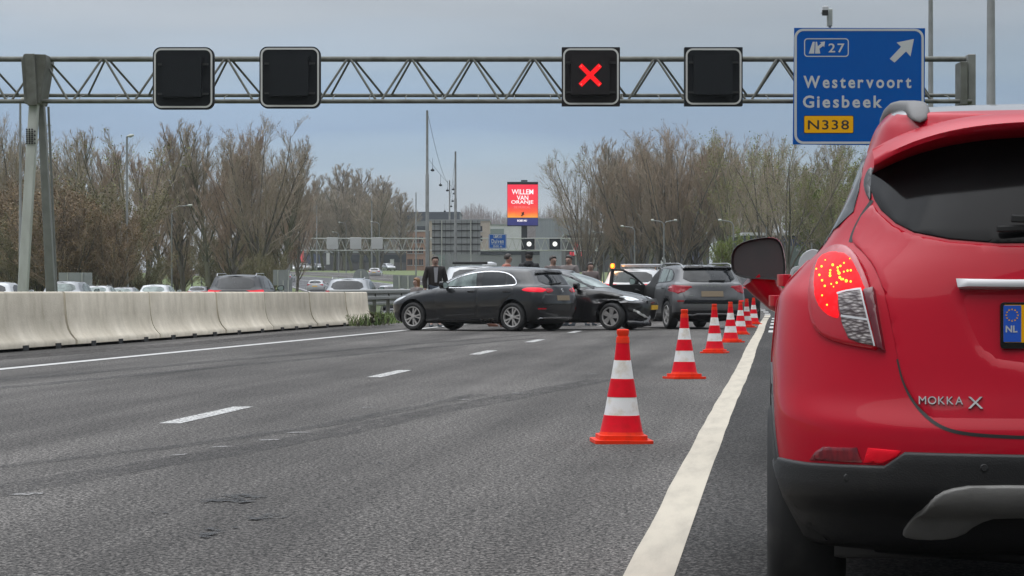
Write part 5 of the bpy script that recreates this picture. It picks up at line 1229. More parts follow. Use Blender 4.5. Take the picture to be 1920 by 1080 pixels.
# ---------------------------------------------------------------- traffic beyond the barrier
def traffic(px0, px1, top, kind, paint, label, Wm=.9, L=4.3, rz=0, H=None, lit=False, rails=False, glass='glass', flip=False, d=None):
    d = d or 2 * Wm * FPX / (px1 - px0); p = PG((px0 + px1) / 2, d); H = H or (1.66 if kind == 'suv' else 1.47)
    if flip: q = p + Vector((math.sin(rad(0)), 1, 0)) * L; r = math.pi
    else: q = p; r = rad(rz)
    zz = max(terrain(p.x, p.y) - .25, Z(top, d) - H)
    t, bv = simple_car(kind, label, Vector((q.x, q.y, zz)), r, paint, L=L, W=Wm, H=H, lit=lit, rails=rails, glass=glass, name='passing_car', group='cars on the carriageway beyond the barrier')
    return t
traffic(-70, 22, 528, 'hatch', 'white_paint', 'white car roof behind the leftmost barrier block, cut by the picture edge')
traffic(72, 152, 526, 'suv', 'silver_paint', 'silver people carrier behind the barrier, beside the slanted gantry leg', H=1.62, glass='glass_light')
traffic(152, 206, 535, 'hatch', 'white_paint', 'white car roof with rails behind the barrier, right of the silver people carrier', rails=True, glass='glass_light')
traffic(200, 252, 537.5, 'hatch', 'silver_paint', 'low silver car roof behind the barrier, between two paler cars', glass='glass_light')
traffic(254, 316, 533, 'hatch', 'white_paint', 'white saloon car behind the barrier, left of the dark car with tail lights', glass='glass_light')
traffic(348, 388, 541, 'hatch', 'silver_paint', 'brownish grey car roof just left of the dark car with tail lights')
traffic(381, 494, 513, 'suv', 'dark_paint', 'dark estate car with red tail lights behind the barrier', Wm=.92, L=4.5, lit=True, rails=True)
traffic(604, 694, 520, 'suv', 'silver_paint', 'grey estate car with a big dark rear window near the barrier end', rails=True, H=1.64)
traffic(700, 760, 533.5, 'hatch', 'silver_paint', 'silver hatchback seen above the steel rail, left of the black car nose', Wm=.88)
traffic(574, 606, 537.5, 'hatch', 'white_paint', 'small pale car roof just left of the grey estate car')
traffic(519, 545, 539, 'hatch', 'silver_paint', 'tiny pale car roof below the grey sign backs')
traffic(690, 712, 531, 'hatch', 'white_paint', 'white car mostly hidden behind the silver hatchback')
# far away on the curve
def far_car(px, py, wpx, paint, label, flip):
    d = 1.8 * FPX / wpx; p = PG(px, d)
    a = -max(0, p.y - 100) / 1100
    t, bv = simple_car('hatch', label, p + (Vector((0, 4.3, 0)) if flip else Vector((0, 0, 0))), math.pi + -a if flip else -a, paint, lit=False, name='distant_car', group='distant cars on the far bend')
    return t
far_car(560, 514, 17.5, 'white_paint', 'tiny white car on the nearer lane of the far bend', True)
far_car(585, 503, 17, 'dark_paint', 'tiny dark purple car on the upper lane of the far bend', True)
far_car(717.5, 511, 17.5, 'silver_paint', 'tiny pale car alone beside the grass, below the round sign back', True)
far_car(535, 503, 15, 'white_paint', 'tiny white car beside the far gantry leg', True)

# ---------------------------------------------------------------- vehicles behind the crash
def beacon(t, x, y, z, w_):
    b = MB(); b.box((x, y, z), (w_, .30, .085)); b.build('light_bar', 'silver_paint', t, bevel=.03)
p = P(1180, HZ, 86); a_ = 12
t, bv = simple_car('suv', 'white recovery car with roof light bar behind the crashed cars', Vector((p.x, p.y, 0)), PSI + rad(-14), 'white_paint', name='recovery_car', W=.93, L=4.6, H=1.56, rails=False)
b = MB(); b.box((.10, 1.25, 1.61), (1.20, .28, .10)); b.box((-.45, 1.25, 1.55), (.06, .2, .1)); b.box((.55, 1.25, 1.55), (.06, .2, .1)); b.build('light_bar', 'silver_paint', t, bevel=.03)
bq = MB(); bq.lathe([(.001, -.07), (.05, -.065), (.07, 0), (.055, .06), (.001, .08)], 16, c=(-.62, .6, 1.60)); bo_ = bq.build('amber_beacon', 'amber', t, True)
bq = MB(); bq.lathe([(.001, -.035), (.03, -.03), (.04, 0), (.03, .03), (.001, .035)], 12, c=(-.62, .55, 1.60)); bq.build('lamp_core', 'amber_core', bo_, True)
# the beacon is a lit lamp: it throws a little amber light around it
pl_ = bpy.data.lights.new('beacon_light', 'POINT'); pl_.energy = 8; pl_.color = (1, .35, .03); pl_.shadow_soft_size = .1
lo_ = bpy.data.objects.new('beacon_light', pl_); C.objects.link(lo_); lo_.parent = t; lo_.location = (-.62, .38, 1.66)
p = PG(892, 80)
t, bv = simple_car('suv', 'white estate with dark roof bar and white dome beside the man in dark jacket', Vector((p.x, p.y, 0)), PSI + rad(3), 'white_paint', name='white_estate', W=.92, L=4.7, H=1.60)
b = MB(); b.box((-.12, .9, 1.645), (.95, .30, .07)); b.build('light_bar', 'trim', t, bevel=.02)
b = MB(); b.lathe([(.001, .0), (.2, .0), (.19, .06), (.06, .10), (.001, .10)], 16, c=(.45, 1.7, 1.585)); b.build('roof_dome', 'white_paint', t, True)
# dark van at the edge of the grey crossover
p = PG(1366, 88)
rows, zc = rows_suv(4.9, .97, 1.72)
t, bv = simple_car('suv', 'dark grey van mostly hidden behind the grey crossover', Vector((p.x, p.y, 0)), PSI + rad(-2), 'dark_paint', name='dark_van', W=.97, L=4.9, H=1.42, cat='van')
# pale car ahead of the red one
p = PG(1464 + 92, 17.2)
t, bv = simple_car('hatch', 'white car ahead of the red one, only its mirror side showing', Vector((p.x + .82 + .02, p.y, 0)), 0, 'white_paint', name='white_car', L=4.3, W=.88, H=1.47)
b = MB(); b.prism(chaikin([(-.10, 0), (.06, .02), (.08, .13), (-.02, .18), (-.11, .11)], 2), 0, .16, xf=lambda p: Vector((p.x, p.z, p.y))); o = b.build('mirror', 'white_paint', t, bevel=.02); o.location = (-.90, 2.35, 1.11)

# ---------------------------------------------------------------- people
def skinned(name, V, Ed, Rd, m, parent, lv=2):
    me = bpy.data.meshes.new(name); me.from_pydata(V, Ed, []); o = bpy.data.objects.new(name, me); C.objects.link(o)
    md = o.modifiers.new('skin', 'SKIN'); md.use_smooth_shade = True
    for i, r in enumerate(Rd):
        sv = me.skin_vertices[0].data[i]; sv.radius = (r, r) if not isinstance(r, tuple) else r; sv.use_root = (i == 0)
    ss = o.modifiers.new('sub', 'SUBSURF'); ss.levels = lv; ss.render_levels = lv
    bpy.context.view_layer.update()
    me2 = bpy.data.meshes.new_from_object(o.evaluated_get(bpy.context.evaluated_depsgraph_get())); bpy.data.objects.remove(o)
    me2.materials.clear(); me2.materials.append(M[m]); me2.polygons.foreach_set('use_smooth', [True] * len(me2.polygons)); me2.name = name
    return link(name, me2, parent)
def person(px, d, h, label, face=0, lean=0, jacket='jacket_dark', trousers='jeans', shoes='shoe_dark', hair='hair_dark', cap=None, shirt=None, vest=None, crouch=0, longhair=False, group=None, arms=0, hood=False):
    p = PG(px, d); k = h / 1.78
    t = thing('person', label, 'person', (p.x, p.y, terrain(p.x, p.y)), PSI + rad(face), group); t.scale = (k, k, k)
    # joints; the figure faces -y
    ln = lambda z: -lean * max(0, z - .95) / .8
    dz = -crouch
    def J(x, y, z):
        zz = z + dz if z > .6 else z + dz * max(0, (z - .1) / .5); return (x, y + ln(z), zz - (lean * lean * .25 if z > 1.2 else 0))
    kf = -.30 * crouch - .02
    Vb = [J(0, 0, .97), J(0, .01, 1.12), J(0, .01, 1.30), J(0, .015, 1.46), J(0, 0, 1.53), J(0, -.02, 1.60), J(0, -.015, 1.70)]; Eb = [(i, i + 1) for i in range(6)]; Rb = [.13, .125, .14, .075, .052, .072, .062]
    Vb.append(J(0, -.095, 1.615)); Eb.append((5, 7)); Rb.append(.017)     # nose
    for s in (-1, 1): Vb.append(J(s * .078, .0, 1.615)); Eb.append((5, len(Vb) - 1)); Rb.append(.014)  # ears
    jv, je, jr = [J(0, 0, .90), J(0, .005, 1.10), J(0, .01, 1.28), J(0, .012, 1.42), J(0, .01, 1.50)], [(0, 1), (1, 2), (2, 3), (3, 4)], [(.185, .14), (.175, .135), (.20, .145), (.15, .11), .075]
    tv, te, tr = [J(0, 0, .95)], [], [(.16, .13)]
    for s in (-1, 1):
        b0 = len(Vb)
        el = J(s * .27, .02 - arms * .02, 1.14); wr = J(s * (.25 - arms * .12), -.06 - arms * .2, .92 + arms * .16)
        Vb += [J(s * .19, .01, 1.43), el, wr]; Eb += [(3, b0), (b0, b0 + 1), (b0 + 1, b0 + 2)]; Rb += [.058, .043, .028]
        wv = Vector(wr); dn = Vector((0, -.25 - arms * .4, -1 + arms * .5)).normalized(); palm = wv + dn * .075; Vb.append(tuple(palm)); Eb.append((b0 + 2, b0 + 3)); Rb.append((.038, .018))
        for q, (off, ln_) in enumerate(((-.027, .066), (-.009, .075), (.009, .071), (.026, .056))):
            i0 = len(Vb); k1 = palm + dn * .02 + Vector((0, off, 0)); k2 = k1 + dn * ln_ * .5; k3 = k2 + (dn + Vector((-s * .4, 0, .0))).normalized() * ln_ * .5
            Vb += [tuple(k1), tuple(k2), tuple(k3)]; Eb += [(b0 + 3, i0), (i0, i0 + 1), (i0 + 1, i0 + 2)]; Rb += [.0095, .0085, .0075]
        i0 = len(Vb); k1 = wv + dn * .03 + Vector((0, -.035, 0)); k2 = k1 + dn * .035 + Vector((0, -.018, 0)); Vb += [tuple(k1), tuple(k2)]; Eb += [(b0 + 2, i0), (i0, i0 + 1)]; Rb += [.012, .009]
        hp = J(s * .09, 0, .93); kn = J(s * .10, kf, .50); an = J(s * .10, .04, .09); i0 = len(Vb)
        Vb += [hp, kn, an, (s * .11, -.14, .035)]; Eb += [(0, i0), (i0, i0 + 1), (i0 + 1, i0 + 2), (i0 + 2, i0 + 3)]; Rb += [.085, .06, .042, .038]
        j0 = len(jv); jv += [J(s * .185, .01, 1.44), el, tuple(wv * .93 + Vector(el) * .07)]; je += [(3, j0), (j0, j0 + 1), (j0 + 1, j0 + 2)]; jr += [.088, .068, .052]
        j0 = len(tv); tv += [hp, kn, J(s * .10, .035, .13)]; te += [(0, j0), (j0, j0 + 1), (j0 + 1, j0 + 2)]; tr += [.105, .08, .066]
    skinned('body', Vb, Eb, Rb, 'skin', t)
    skinned('jacket', jv, je, jr, jacket, t)
    skinned('trousers', tv, te, tr, trousers, t)
    b = MB()
    for s in (-1, 1):
        for sx, cz, rz_ in ((1, .05, .05),):
            n = 16; ring = []
            for zz, sc_ in ((.0, 1), (.03, 1.04), (.07, .95), (.10, .6)):
                for i in range(n):
                    a = 2 * math.pi * i / n; ring.append((s * .105 + .052 * sc_ * math.cos(a), -.045 + (.135 * (1 if zz < .08 else .55)) * sc_ * math.sin(a) + (.05 if zz > .06 else 0), zz))
            b.add(ring, [(q * n + i, q * n + (i + 1) % n, (q + 1) * n + (i + 1) % n, (q + 1) * n + i) for q in range(3) for i in range(n)] + [tuple(range(n))[::-1], tuple(range(3 * n, 4 * n))])
    b.build('shoes', shoes, t, True)
    hc = Vector(J(0, -.01, 1.665)); b = MB(); n = 16
    prof = [(.001, .10), (.045, .092), (.075, .06), (.088, .02), (.090, -.015), (.080, -.04)]
    if longhair: prof += [(.085, -.10), (.075, -.17), (.05, -.21)]
    vs = []
    for r_, z_ in prof:
        for i in range(n):
            a = 2 * math.pi * i / n; fy = math.sin(a); y = r_ * 1.12 * fy
            zz = z_
            if fy < -.2 and z_ < .03: y = max(y, -.055); zz = max(z_, .028)
            vs.append((hc.x + r_ * math.cos(a), hc.y + y + .012, hc.z + zz))
    b.add(vs, [(q * n + i, (q + 1) * n + i, (q + 1) * n + (i + 1) % n, q * n + (i + 1) % n) for q in range(len(prof) - 1) for i in range(n)])
    b.build('hair', hair, t, True)
    b = MB()
    for s in (-1, 1): b.lathe([(.001, -.010), (.010, -.006), (.010, .006), (.001, .01)], 8, axis='y', c=J(s * .031, -.082, 1.628))
    b.box(J(0, -.083, 1.567), (.045, .012, .008)); b.build('face_features', 'hair_dark', t)
    if cap:
        b = MB(); b.lathe([(.098, .03), (.100, .055), (.088, .10), (.05, .118), (.001, .12)], 20, c=hc); b.prism([(hc.x + .085 * math.cos(a), hc.y - .04 + .13 * math.sin(a)) for a in np.linspace(math.pi, 2 * math.pi, 10)], hc.z + .03, hc.z + .042); b.build('cap', cap, t, True)
    if shirt:
        b = MB(); b.prism([(-.055, 1.47 + dz), (.055, 1.47 + dz), (.028, 1.10 + dz), (-.028, 1.10 + dz)], 0, .012, xf=lambda q: Vector((q.x, -.150 - q.z + ln(1.3), q.y))); b.build('shirt', shirt, t)
    if hood:
        b = MB(); b.lathe([(.075, .06), (.11, .03), (.125, -.03), (.09, -.07)], 18, c=J(0, .04, 1.50)); b.build('hood', jacket, t, True)
    if vest:
        skinned('vest', jv[:5], je[:4], [(.195, .15), (.185, .145), (.212, .158), (.16, .12), .08], vest, t)
    return t
person(816, 74.5, 1.80, 'man in a dark jacket over a pale shirt behind the black hatchback', face=8, jacket='jacket_dark', trousers='jeans', shirt='shirt', hair='hair_dark')
person(781, 73.6, 1.66, 'woman with long brown hair crouching beside the black hatchback nose', face=-60, jacket='cloth_grey', crouch=.44, hair='hair_brown', longhair=True)
person(992, 74.0, 1.88, 'officer in a black hooded jacket and cap seen from behind', face=165, jacket='jacket_black', cap='jacket_black', hood=True)
person(946, 75.0, 1.86, 'person in a rust coloured coat leaning forward beside the officer', face=100, lean=.10, jacket='cloth_rust', vest='hivis', trousers='cloth_grey', shoes='shoe_brown', arms=.5, hair='hair_dark')
person(922, 75.6, 1.62, 'bending person in a taupe coat, left of the rust coated one', face=95, lean=.42, jacket='cloth_taupe', trousers='jeans', shoes='shoe_brown', arms=.8, hair='hair_dark')
person(1037, 76.0, 1.82, 'person in a taupe coat standing just right of the officer', face=40, jacket='cloth_taupe', hair='hair_dark')
person(1067, 76.6, 1.84, 'person in a grey brown coat above the crashed car roof', face=-35, jacket='cloth_grey', hair='hair_dark')
person(1107, 77.5, 1.66, 'shorter person in taupe behind the crashed car windscreen', face=20, jacket='cloth_taupe', vest='cloth_taupe', hair='hair_dark')
p_ = G(1420, 549)

# ---------------------------------------------------------------- lamps, masts, sign backs
def lamp_post(px, top, d, arm, label, r=.085, dirn=1, head=True, double=False, curve=True, group='street lamps along the roads', z0=None):
    p = PG(px, d); K = FPX / d; zt_ = Z(top, d) - p.z
    o = thing('street_lamp', label, 'street lamp', p, PSI, group)
    if arm and curve:
        A_ = arm / K; pts = [(0, 0, 0), (0, 0, zt_ * .5), (0, 0, zt_ - min(.9, A_ * .35))]; R_ = min(.9, abs(A_) * .35)
        for s in ((1, -1) if double else (dirn,)):
            b = MB(); pp_ = list(pts) if s in (1, dirn) or not double else [(0, 0, zt_ - R_ - .2)]
            rr2 = [r, r * .8, r * .62] if len(pp_) == 3 else [r * .6]
            for q in range(1, 5): a = q / 4 * math.pi / 2; pp_.append((s * R_ * (1 - math.cos(a)), 0, zt_ - R_ + R_ * math.sin(a))); rr2.append(r * .5)
            pp_.append((s * abs(A_) * .8, 0, zt_ + .08)); rr2.append(r * .42)
            b.tube(pp_, rr2, 8); b.build('post' if s == dirn or not double else 'arm', 'pole', o, True)
            b = MB(); b.tube([(s * abs(A_) * .78, 0, zt_ + .06), (s * abs(A_) * .84, 0, zt_ + .09), (s * abs(A_) * 1.02, 0, zt_ + .10)], [.05, .11, .07], 8); b.build('lamp_head', 'galv_light', o, True)
    else:
        b = MB(); b.tube([(0, 0, 0), (0, 0, zt_ * .16), (0, 0, zt_ * .165), (0, 0, zt_)], [r * 1.35, r * 1.35, r, r * .62], 10); b.build('post', 'pole', o, True)
        if arm: b = MB(); b.tube([(0, 0, zt_), (dirn * arm / K * .5, 0, zt_ + .05), (dirn * arm / K, 0, zt_ + .10)], [.05, .12, .06], 8); b.build('lamp_head', 'galv_light', o, True)
    return o
lamp_post(38, 187, 150, 13, 'tall thin lamp post behind the slanted gantry leg', dirn=1, curve=False)
lamp_post(238, 256, 200, 13, 'tall straight lamp post with short head before the bare trees', dirn=1, curve=False, r=.10)
lamp_post(322, 387, 255, 38, 'curved arm lamp post right of the tall straight lamp post')
lamp_post(360, 403, 290, 34, 'curved arm lamp post, second of the receding row')
lamp_post(378, 415, 330, 28, 'curved arm lamp post, third of the receding row')
lamp_post(402, 434, 360, 20, 'curved arm lamp post bending the other way above the dark estate car', dirn=-1)
lamp_post(429, 433, 380, 26, 'curved arm lamp post between the trunks right of the dark estate car')
lamp_post(463, 421, 350, 30, 'curved arm lamp post at the right end of the left tree row')
lamp_post(106, 484, 420, 12, 'small far curved lamp beside the gantry legs', dirn=-1)
lamp_post(1245, 415, 260, 24, 'double armed lamp post above the grey crossover', double=True)
lamp_post(1190, 426, 300, 26, 'curved arm lamp post left of the double armed one', dirn=-1)
lamp_post(1375, 415, 235, 28, 'curved arm lamp post beside the yellow green bush', dirn=-1)
lamp_post(1132, 436, 330, 22, 'curved arm lamp post at the far gantry end', dirn=-1)
lamp_post(1522, 455, 240, 0, 'plain pole before the blue grey building', r=.09, curve=False)
lamp_post(1437, 425, 280, 0, 'thin pole above the red car mirror', curve=False)
lamp_post(1745, -120, 92, 0, 'thin tall pole right of the blue exit sign', r=.10, curve=False)
lamp_post(1858, -260, 56, 0, 'thick tall pole near the right picture edge', r=.10, curve=False)
lamp_post(1745 - 1110, 436, 520, 12, 'far lamp post behind the first pale sign back', dirn=-1)
lamp_post(649, 418, 500, 14, 'far lamp post behind the middle pale sign back', dirn=-1)
lamp_post(711, 417, 480, 16, 'far lamp post beside the third pale sign back', dirn=-1)
def mast(px, top, d, r, label):
    p = PG(px, d); h = Z(top, d) - p.z; o = thing('cable_mast', label, 'mast', p, PSI, 'masts of the hanging lamps')
    b = MB(); b.tube([(0, 0, 0), (0, 0, h * .66), (0, 0, h * .665), (0, 0, h)], [r * 1.15, r * 1.1, r * .85, r * .7], 10); b.build('post', 'pole', o, True); return Vector((p.x, p.y, p.z + h))
m1 = mast(801, 207, 250, .14, 'tallest grey mast with cables, left of the large sign back')
m2 = mast(854, 284, 320, .14, 'second grey mast standing before the large sign back')
m3 = mast(843, 338, 420, .13, 'short grey mast between the two taller masts')
mast(780, 361, 470, .12, 'thin mast left of the tallest one'); mast(697, 376, 520, .12, 'thin mast among the trees above the third pale sign back'); mast(594, 385, 560, .12, 'thin mast at the left end of the middle trees')
ca = thing('lamp_cable', 'sagging cables strung between the grey masts', 'cable')
def cable(a, c, sag, n=14):
    b = MB(); b.tube([Vector(a).lerp(Vector(c), i / n) - Vector((0, 0, sag * 4 * (i / n) * (1 - i / n))) for i in range(n + 1)], .018, 4); return b
cable(m1, P(842, 345, 420), 1.2).build('cable', 'trim', ca); cable(P(804, 299, 250), P(850, 352, 420), .2).build('cable', 'trim', ca); cable(m2, P(844, 372, 460), .6).build('cable', 'trim', ca)
for (px, py, d, lab) in ((811, 319, 275, 'highest hanging ball lamp beside the tallest mast'), (826, 347, 310, 'second hanging ball lamp right of the tallest mast'), (839, 357, 345, 'third hanging ball lamp left of the short mast'), (850, 355, 360, 'hanging ball lamp touching the second mast, topmost there'), (852, 363, 380, 'hanging ball lamp on the second mast, second from its top'), (849, 377, 410, 'hanging ball lamp low beside the second mast'), (846, 387, 440, 'lowest small hanging ball lamp between the masts'), (834, 396, 470, 'hanging ball lamp above the large sign back')):
    p = P(px, py, d); o = thing('hanging_lamp', lab, 'lamp', p, 0, 'hanging lamps on the mast cables'); r_ = .19
    b = MB(); b.lathe([(.001, .22), (.03, .2), (.04, .1), (.14, .08), (r_, 0), (.16, -.07), (.06, -.12), (.001, -.13)], 14); b.build('lamp_shade', 'signal_black', o, True)
    b = MB(); b.tube([(0, 0, .2), (0, 0, 1.1)], .015, 4); b.build('hanger', 'trim', o)
def panel_back(px0, px1, py0, py1, d, label, round_=False, posts=(.5,), m='sign_back', name='road_sign', cat='sign', ribs=0, vr=0):
    p = PG((px0 + px1) / 2, d); K = FPX / d; w_ = (px1 - px0) / K; z1, z0 = Z(py0, d) - p.z, Z(py1, d) - p.z
    o = thing(name, label, cat, p, PSI, None); b = MB()
    if round_: b.lathe([(.001, -.02), (w_ / 2, -.02), (w_ / 2, .02), (.001, .02)], 28, axis='y', c=(0, 0, (z0 + z1) / 2))
    else: b.box((0, 0, (z0 + z1) / 2), (w_, .04, z1 - z0))
    b.build('panel', m, o)
    for q in posts: b = MB(); b.tube([((q - .5) * w_, -.07, 0), ((q - .5) * w_, -.07, z1 - .02 if not round_ else z1 - .1)], .04 if d < 300 else .07, 8); b.build('post', 'galv_light', o, True)
    if ribs:
        b = MB()
        for k in range(ribs): b.box((0, -.05, z0 + (z1 - z0) * (k + .5) / ribs), (w_, .06, .10))
        b.build('rib', 'trim', o)
    if vr:
        b = MB()
        for k in range(vr): b.box(((k + .5) / vr * w_ - w_ / 2, -.03, (z0 + z1) / 2), (.035, .03, z1 - z0))
        b.build('joint', 'signal_black', o)
    return o
panel_back(110, 173, 511, 546, 190, 'wide low grey sign back beside the gantry legs', posts=(.27, .70))
panel_back(512, 543, 506, 535, 210, 'grey sign back standing by the left tree row end', posts=(.3, .95))
panel_back(524, 548, 525, 550, 190, 'small grey sign back overlapping a larger one', posts=(.3, .7))
panel_back(662, 692, 504, 534, 150, 'round grey sign back behind the grey estate car', True)
panel_back(737, 781, 516, 541, 120, 'row of grey sign boards left of the crouching woman', posts=(.27, .64))
panel_back(810, 901, 413, 477, 345, 'very large ribbed grey sign back behind the masts', posts=(.2, .8), ribs=5, vr=9)
p = PG(803, 335); o = thing('sign_post', 'brown steel post left of the large ribbed sign back', 'post', p, PSI); b = MB(); b.box((0, 0, (Z(433, 335) - p.z) / 2), (.34, .3, Z(433, 335) - p.z)); b.box((-.12, .0, (Z(433, 335) - p.z) / 2), (.05, .36, Z(433, 335) - p.z)); b.build('post', 'rust_steel' if 'rust_steel' in M else 'galv_dark', o)
# steel crash rail past the barrier end
def guard_rail(pts, label, h=.75, grp=None):
    o = thing('guard_rail', label, 'guard rail', pts[0]); b = MB()
    pr = [(0, h), (.05, h - .03), (.05, h - .10), (.0, h - .14), (0, h - .18), (.05, h - .22), (.05, h - .28), (0, h - .31)]
    vs = []; n = len(pr)
    for i, p in enumerate(pts):
        t_ = (pts[min(i + 1, len(pts) - 1)] - pts[max(i - 1, 0)]); t_.z = 0; t_.normalize(); s_ = Vector((t_.y, -t_.x, 0))
        for x, z in pr: vs.append(p - pts[0] + s_ * x + Vector((0, 0, z)))
    b.add(vs, [(i * n + k, (i + 1) * n + k, (i + 1) * n + k + 1, i * n + k + 1) for i in range(len(pts) - 1) for k in range(n - 1)]); r_ = b.build('rail', 'galv', o, True, sharp=30); sd_ = r_.modifiers.new('t', 'SOLIDIFY'); sd_.thickness = .006
    for p in pts[::1][:40]: b = MB(); b.box(p - pts[0] + Vector((0, 0, h / 2 - .05)), (.10, .06, h - .1)); b.build('post', 'galv_dark', o)
    return o
q0 = G(705, 603); base = Vector((-12.1, 76, 0)); guard_rail([Vector((-11.75 + .0 * k, 77 + 3 * k, 0)) for k in range(26)], 'steel crash rail continuing past the barrier end', .92)
guard_rail([Vector((-13.2, 60 + 4 * k, -.1)) for k in range(25)], 'second steel rail behind the barrier end', .78)
gp = [PG(1380 + i * 14, 270 + i * 2) for i in range(14)]; guard_rail(gp, 'low steel rail on the far verge, left of the red car', .9)

# ---------------------------------------------------------------- far gantry and its signs
D2 = 455.0; K2 = FPX / D2; X2 = lambda px: (px - 830) / K2
pf = P(830, HZ, D2); g2 = thing('far_sign_gantry', 'distant pale lattice gantry crossing the far bend', 'gantry', (pf.x, pf.y, 0), PSI)
z1, z0 = Z(447, D2), Z(469.5, D2)
for z_, y_ in ((z1, 0), (z0, 0), (z1, 1.4), (z0, 1.4)): b = MB(); b.tube([(X2(538), y_, z_), (X2(1120), y_, z_)], .085, 6); b.build('chord', 'galv_light', g2, True)
b = MB()
for k in range(38):
    xa = 540 + k * 15.3
    b.tube([(X2(xa), 0, z0), (X2(xa + 7.6), 0, z1)], .05, 5); b.tube([(X2(xa + 7.6), 0, z1), (X2(xa + 15.3), 0, z0)], .05, 5)
b.build('bracing', 'galv_light', g2)
for xa in (540, 1116): b = MB(); b.box((X2(xa), .7, (z1) / 2), (.55, .6, z1)); b.build('leg', 'galv', g2)
for i, (xa, lab) in enumerate(((623, 'first pale signal back on the far gantry, leftmost'), (667, 'middle pale signal back on the far gantry'), (707, 'pale signal back on the far gantry, right of the middle one'))):
    o = thing('signal_back', lab, 'lane signal', P(xa, 456, D2 - .7), PSI, 'pale signal backs on the far gantry'); b = MB(); b.box((0, 0, 0), (1.7, .3, 1.75)); b.build('housing', 'sign_back_pale', o, bevel=.04); b = MB(); b.box((0, -.17, .1), (.9, .06, .9)); b.build('hatch', 'sign_back_pale', o)
for xa, lab in ((992, 'far black lane signal with a white disc beside the billboard pole'), (1040.5, 'far black lane signal with a white disc, the right one')):
    o = thing('far_lane_signal', lab, 'lane signal', P(xa, 457.5, D2 - .8), PSI, 'lit lane signals on the far gantry'); b = MB(); b.box((0, .1, 0), (1.66, .3, 1.66)); b.build('backboard', 'signal_black', o, bevel=.03)
    b = MB(); b.lathe([(.001, -.01), (.36, -.01), (.36, .01)], 24, axis='y', c=(0, -.07, 0)); b.build('disc', 'led_white', o); b = MB()
    for s in (-1, 1): b.box((s * .08, -.09, -s * .07), (.05, .02, .17), ry=rad(35))
    b.build('strokes', 'sign_black', o)
o = thing('far_exit_sign', 'small distant blue sign for Duiven on the far gantry', 'road sign', P(933, 452.5, D2 - .9), PSI); b = MB(); hw, hh_ = 16.8 / K2, 13.8 / K2
b.prism(rrect(-hw, hw, -hh_, hh_, .22), -.06, 0, xf=UP); b.build('panel', 'sign_blue', o)
b = MB(); frame(b, rrect(-hw + .05, hw - .05, -hh_ + .05, hh_ - .05, .2), rrect(-hw + .12, hw - .12, -hh_ + .12, hh_ - .12, .15), 0, .01, xf=UP); frame(b, rrect(-.65, .65, .5, .98, .1), rrect(-.6, .6, .55, .93, .07), 0, .01, xf=UP)
b.box((0, -.01, -.42), (1.9, .01, .05)); b.prism([(-.50, .58), (-.28, .58), (-.25, .9), (-.36, .9)], 0, .01, xf=UP); b.prism([(-.24, .58), (-.08, .58), (.06, .78), (.06, .9), (-.08, .9), (-.2, .8)], 0, .01, xf=UP); b.build('border', 'sign_white', o)
for body, xa, xb, za, zb_ in (('26', .1, .5, .6, .88), ('Duiven', -.92, .92, -.30, .34), ('1500 m', -.66, .66, -.92, -.58)): b = MB(); put_text(b, body, xa, xb, za, zb_, -.012, bold=.02, spacing=.12); b.build('lettering', 'sign_white', o)

# ---------------------------------------------------------------- lit billboard
def bill_mat():
    m, t, b, nn, ln = node_mat('poster'); g = nn('ShaderNodeTexCoord'); s = nn('ShaderNodeSeparateXYZ'); ln(g.outputs['Generated'], s.inputs[0])
    n = nn('ShaderNodeTexNoise'); n.inputs['Scale'].default_value = 3; n.inputs['Detail'].default_value = 4; ln(g.outputs['Generated'], n.inputs['Vector'])
    a = nn('ShaderNodeMath'); a.operation = 'MULTIPLY_ADD'; ln(n.outputs['Fac'], a.inputs[0]); a.inputs[1].default_value = .22; ln(s.outputs[2], a.inputs[2])
    r = nn('ShaderNodeValToRGB'); ln(a.outputs[0], r.inputs[0]); e = r.color_ramp.elements; e[0].position = .10; e[0].color = (1, .42, .03, 1); e[1].position = .30; e[1].color = (1, .10, .025, 1)
    for p, c in ((.5, (.95, .025, .045)), (1, (1, .012, .06))): q = e.new(p); q.color = (*c, 1)
    b.inputs['Base Color'].default_value = (.1, .02, .02, 1); ln(r.outputs[0], b.inputs['Emission Color']); b.inputs['Emission Strength'].default_value = .58; return m
M['poster'] = bill_mat(); M['poster_blue'] = mat('poster_blue', (.01, .01, .05), .5, emit=(.014, .016, .10), es=.8); M['poster_text'] = mat('poster_text', (.6, .6, .6), .5, emit=(1, .85, .87), es=.56); M['poster_faint'] = mat('poster_faint', (.4, .1, .1), .5, emit=(1, .22, .2), es=.55)
D3 = 470.0; K3 = FPX / D3; pb_ = PG(980, D3); bo_ = thing('billboard', 'bright red lit billboard advertising WILLEM VAN ORANJE on a dark pole', 'billboard', pb_, PSI)
x3 = lambda px: (px - 980) / K3; z3 = lambda py: Z(py, D3) - pb_.z
b = MB(); b.box((0, .35, (z3(341) + z3(424)) / 2), (x3(1009) - x3(951), .6, z3(341) - z3(424))); b.build('cabinet', 'signal_black', bo_)
b = MB(); b.box((0, .02, (z3(346) + z3(408)) / 2), (57 / K3, .04, z3(346) - z3(408))); sc_ = b.build('screen', 'poster', bo_)
b = MB(); b.box((0, .02, (z3(408.4) + z3(422.5)) / 2), (57 / K3, .04, z3(408.4) - z3(422.5))); b.build('screen_footer', 'poster_blue', bo_)
for body, xa, xb, ya, yb in (('WILLEM', 959.5, 1000, 364.5, 355), ('VAN', 969, 990.5, 375, 366.5), ('ORANJE', 958.5, 1000, 384, 375.5)): b = MB(); put_text(b, body, x3(xa), x3(xb), z3(ya), z3(yb), -.006, bold=.012); b.build('lettering', 'poster_text', sc_)
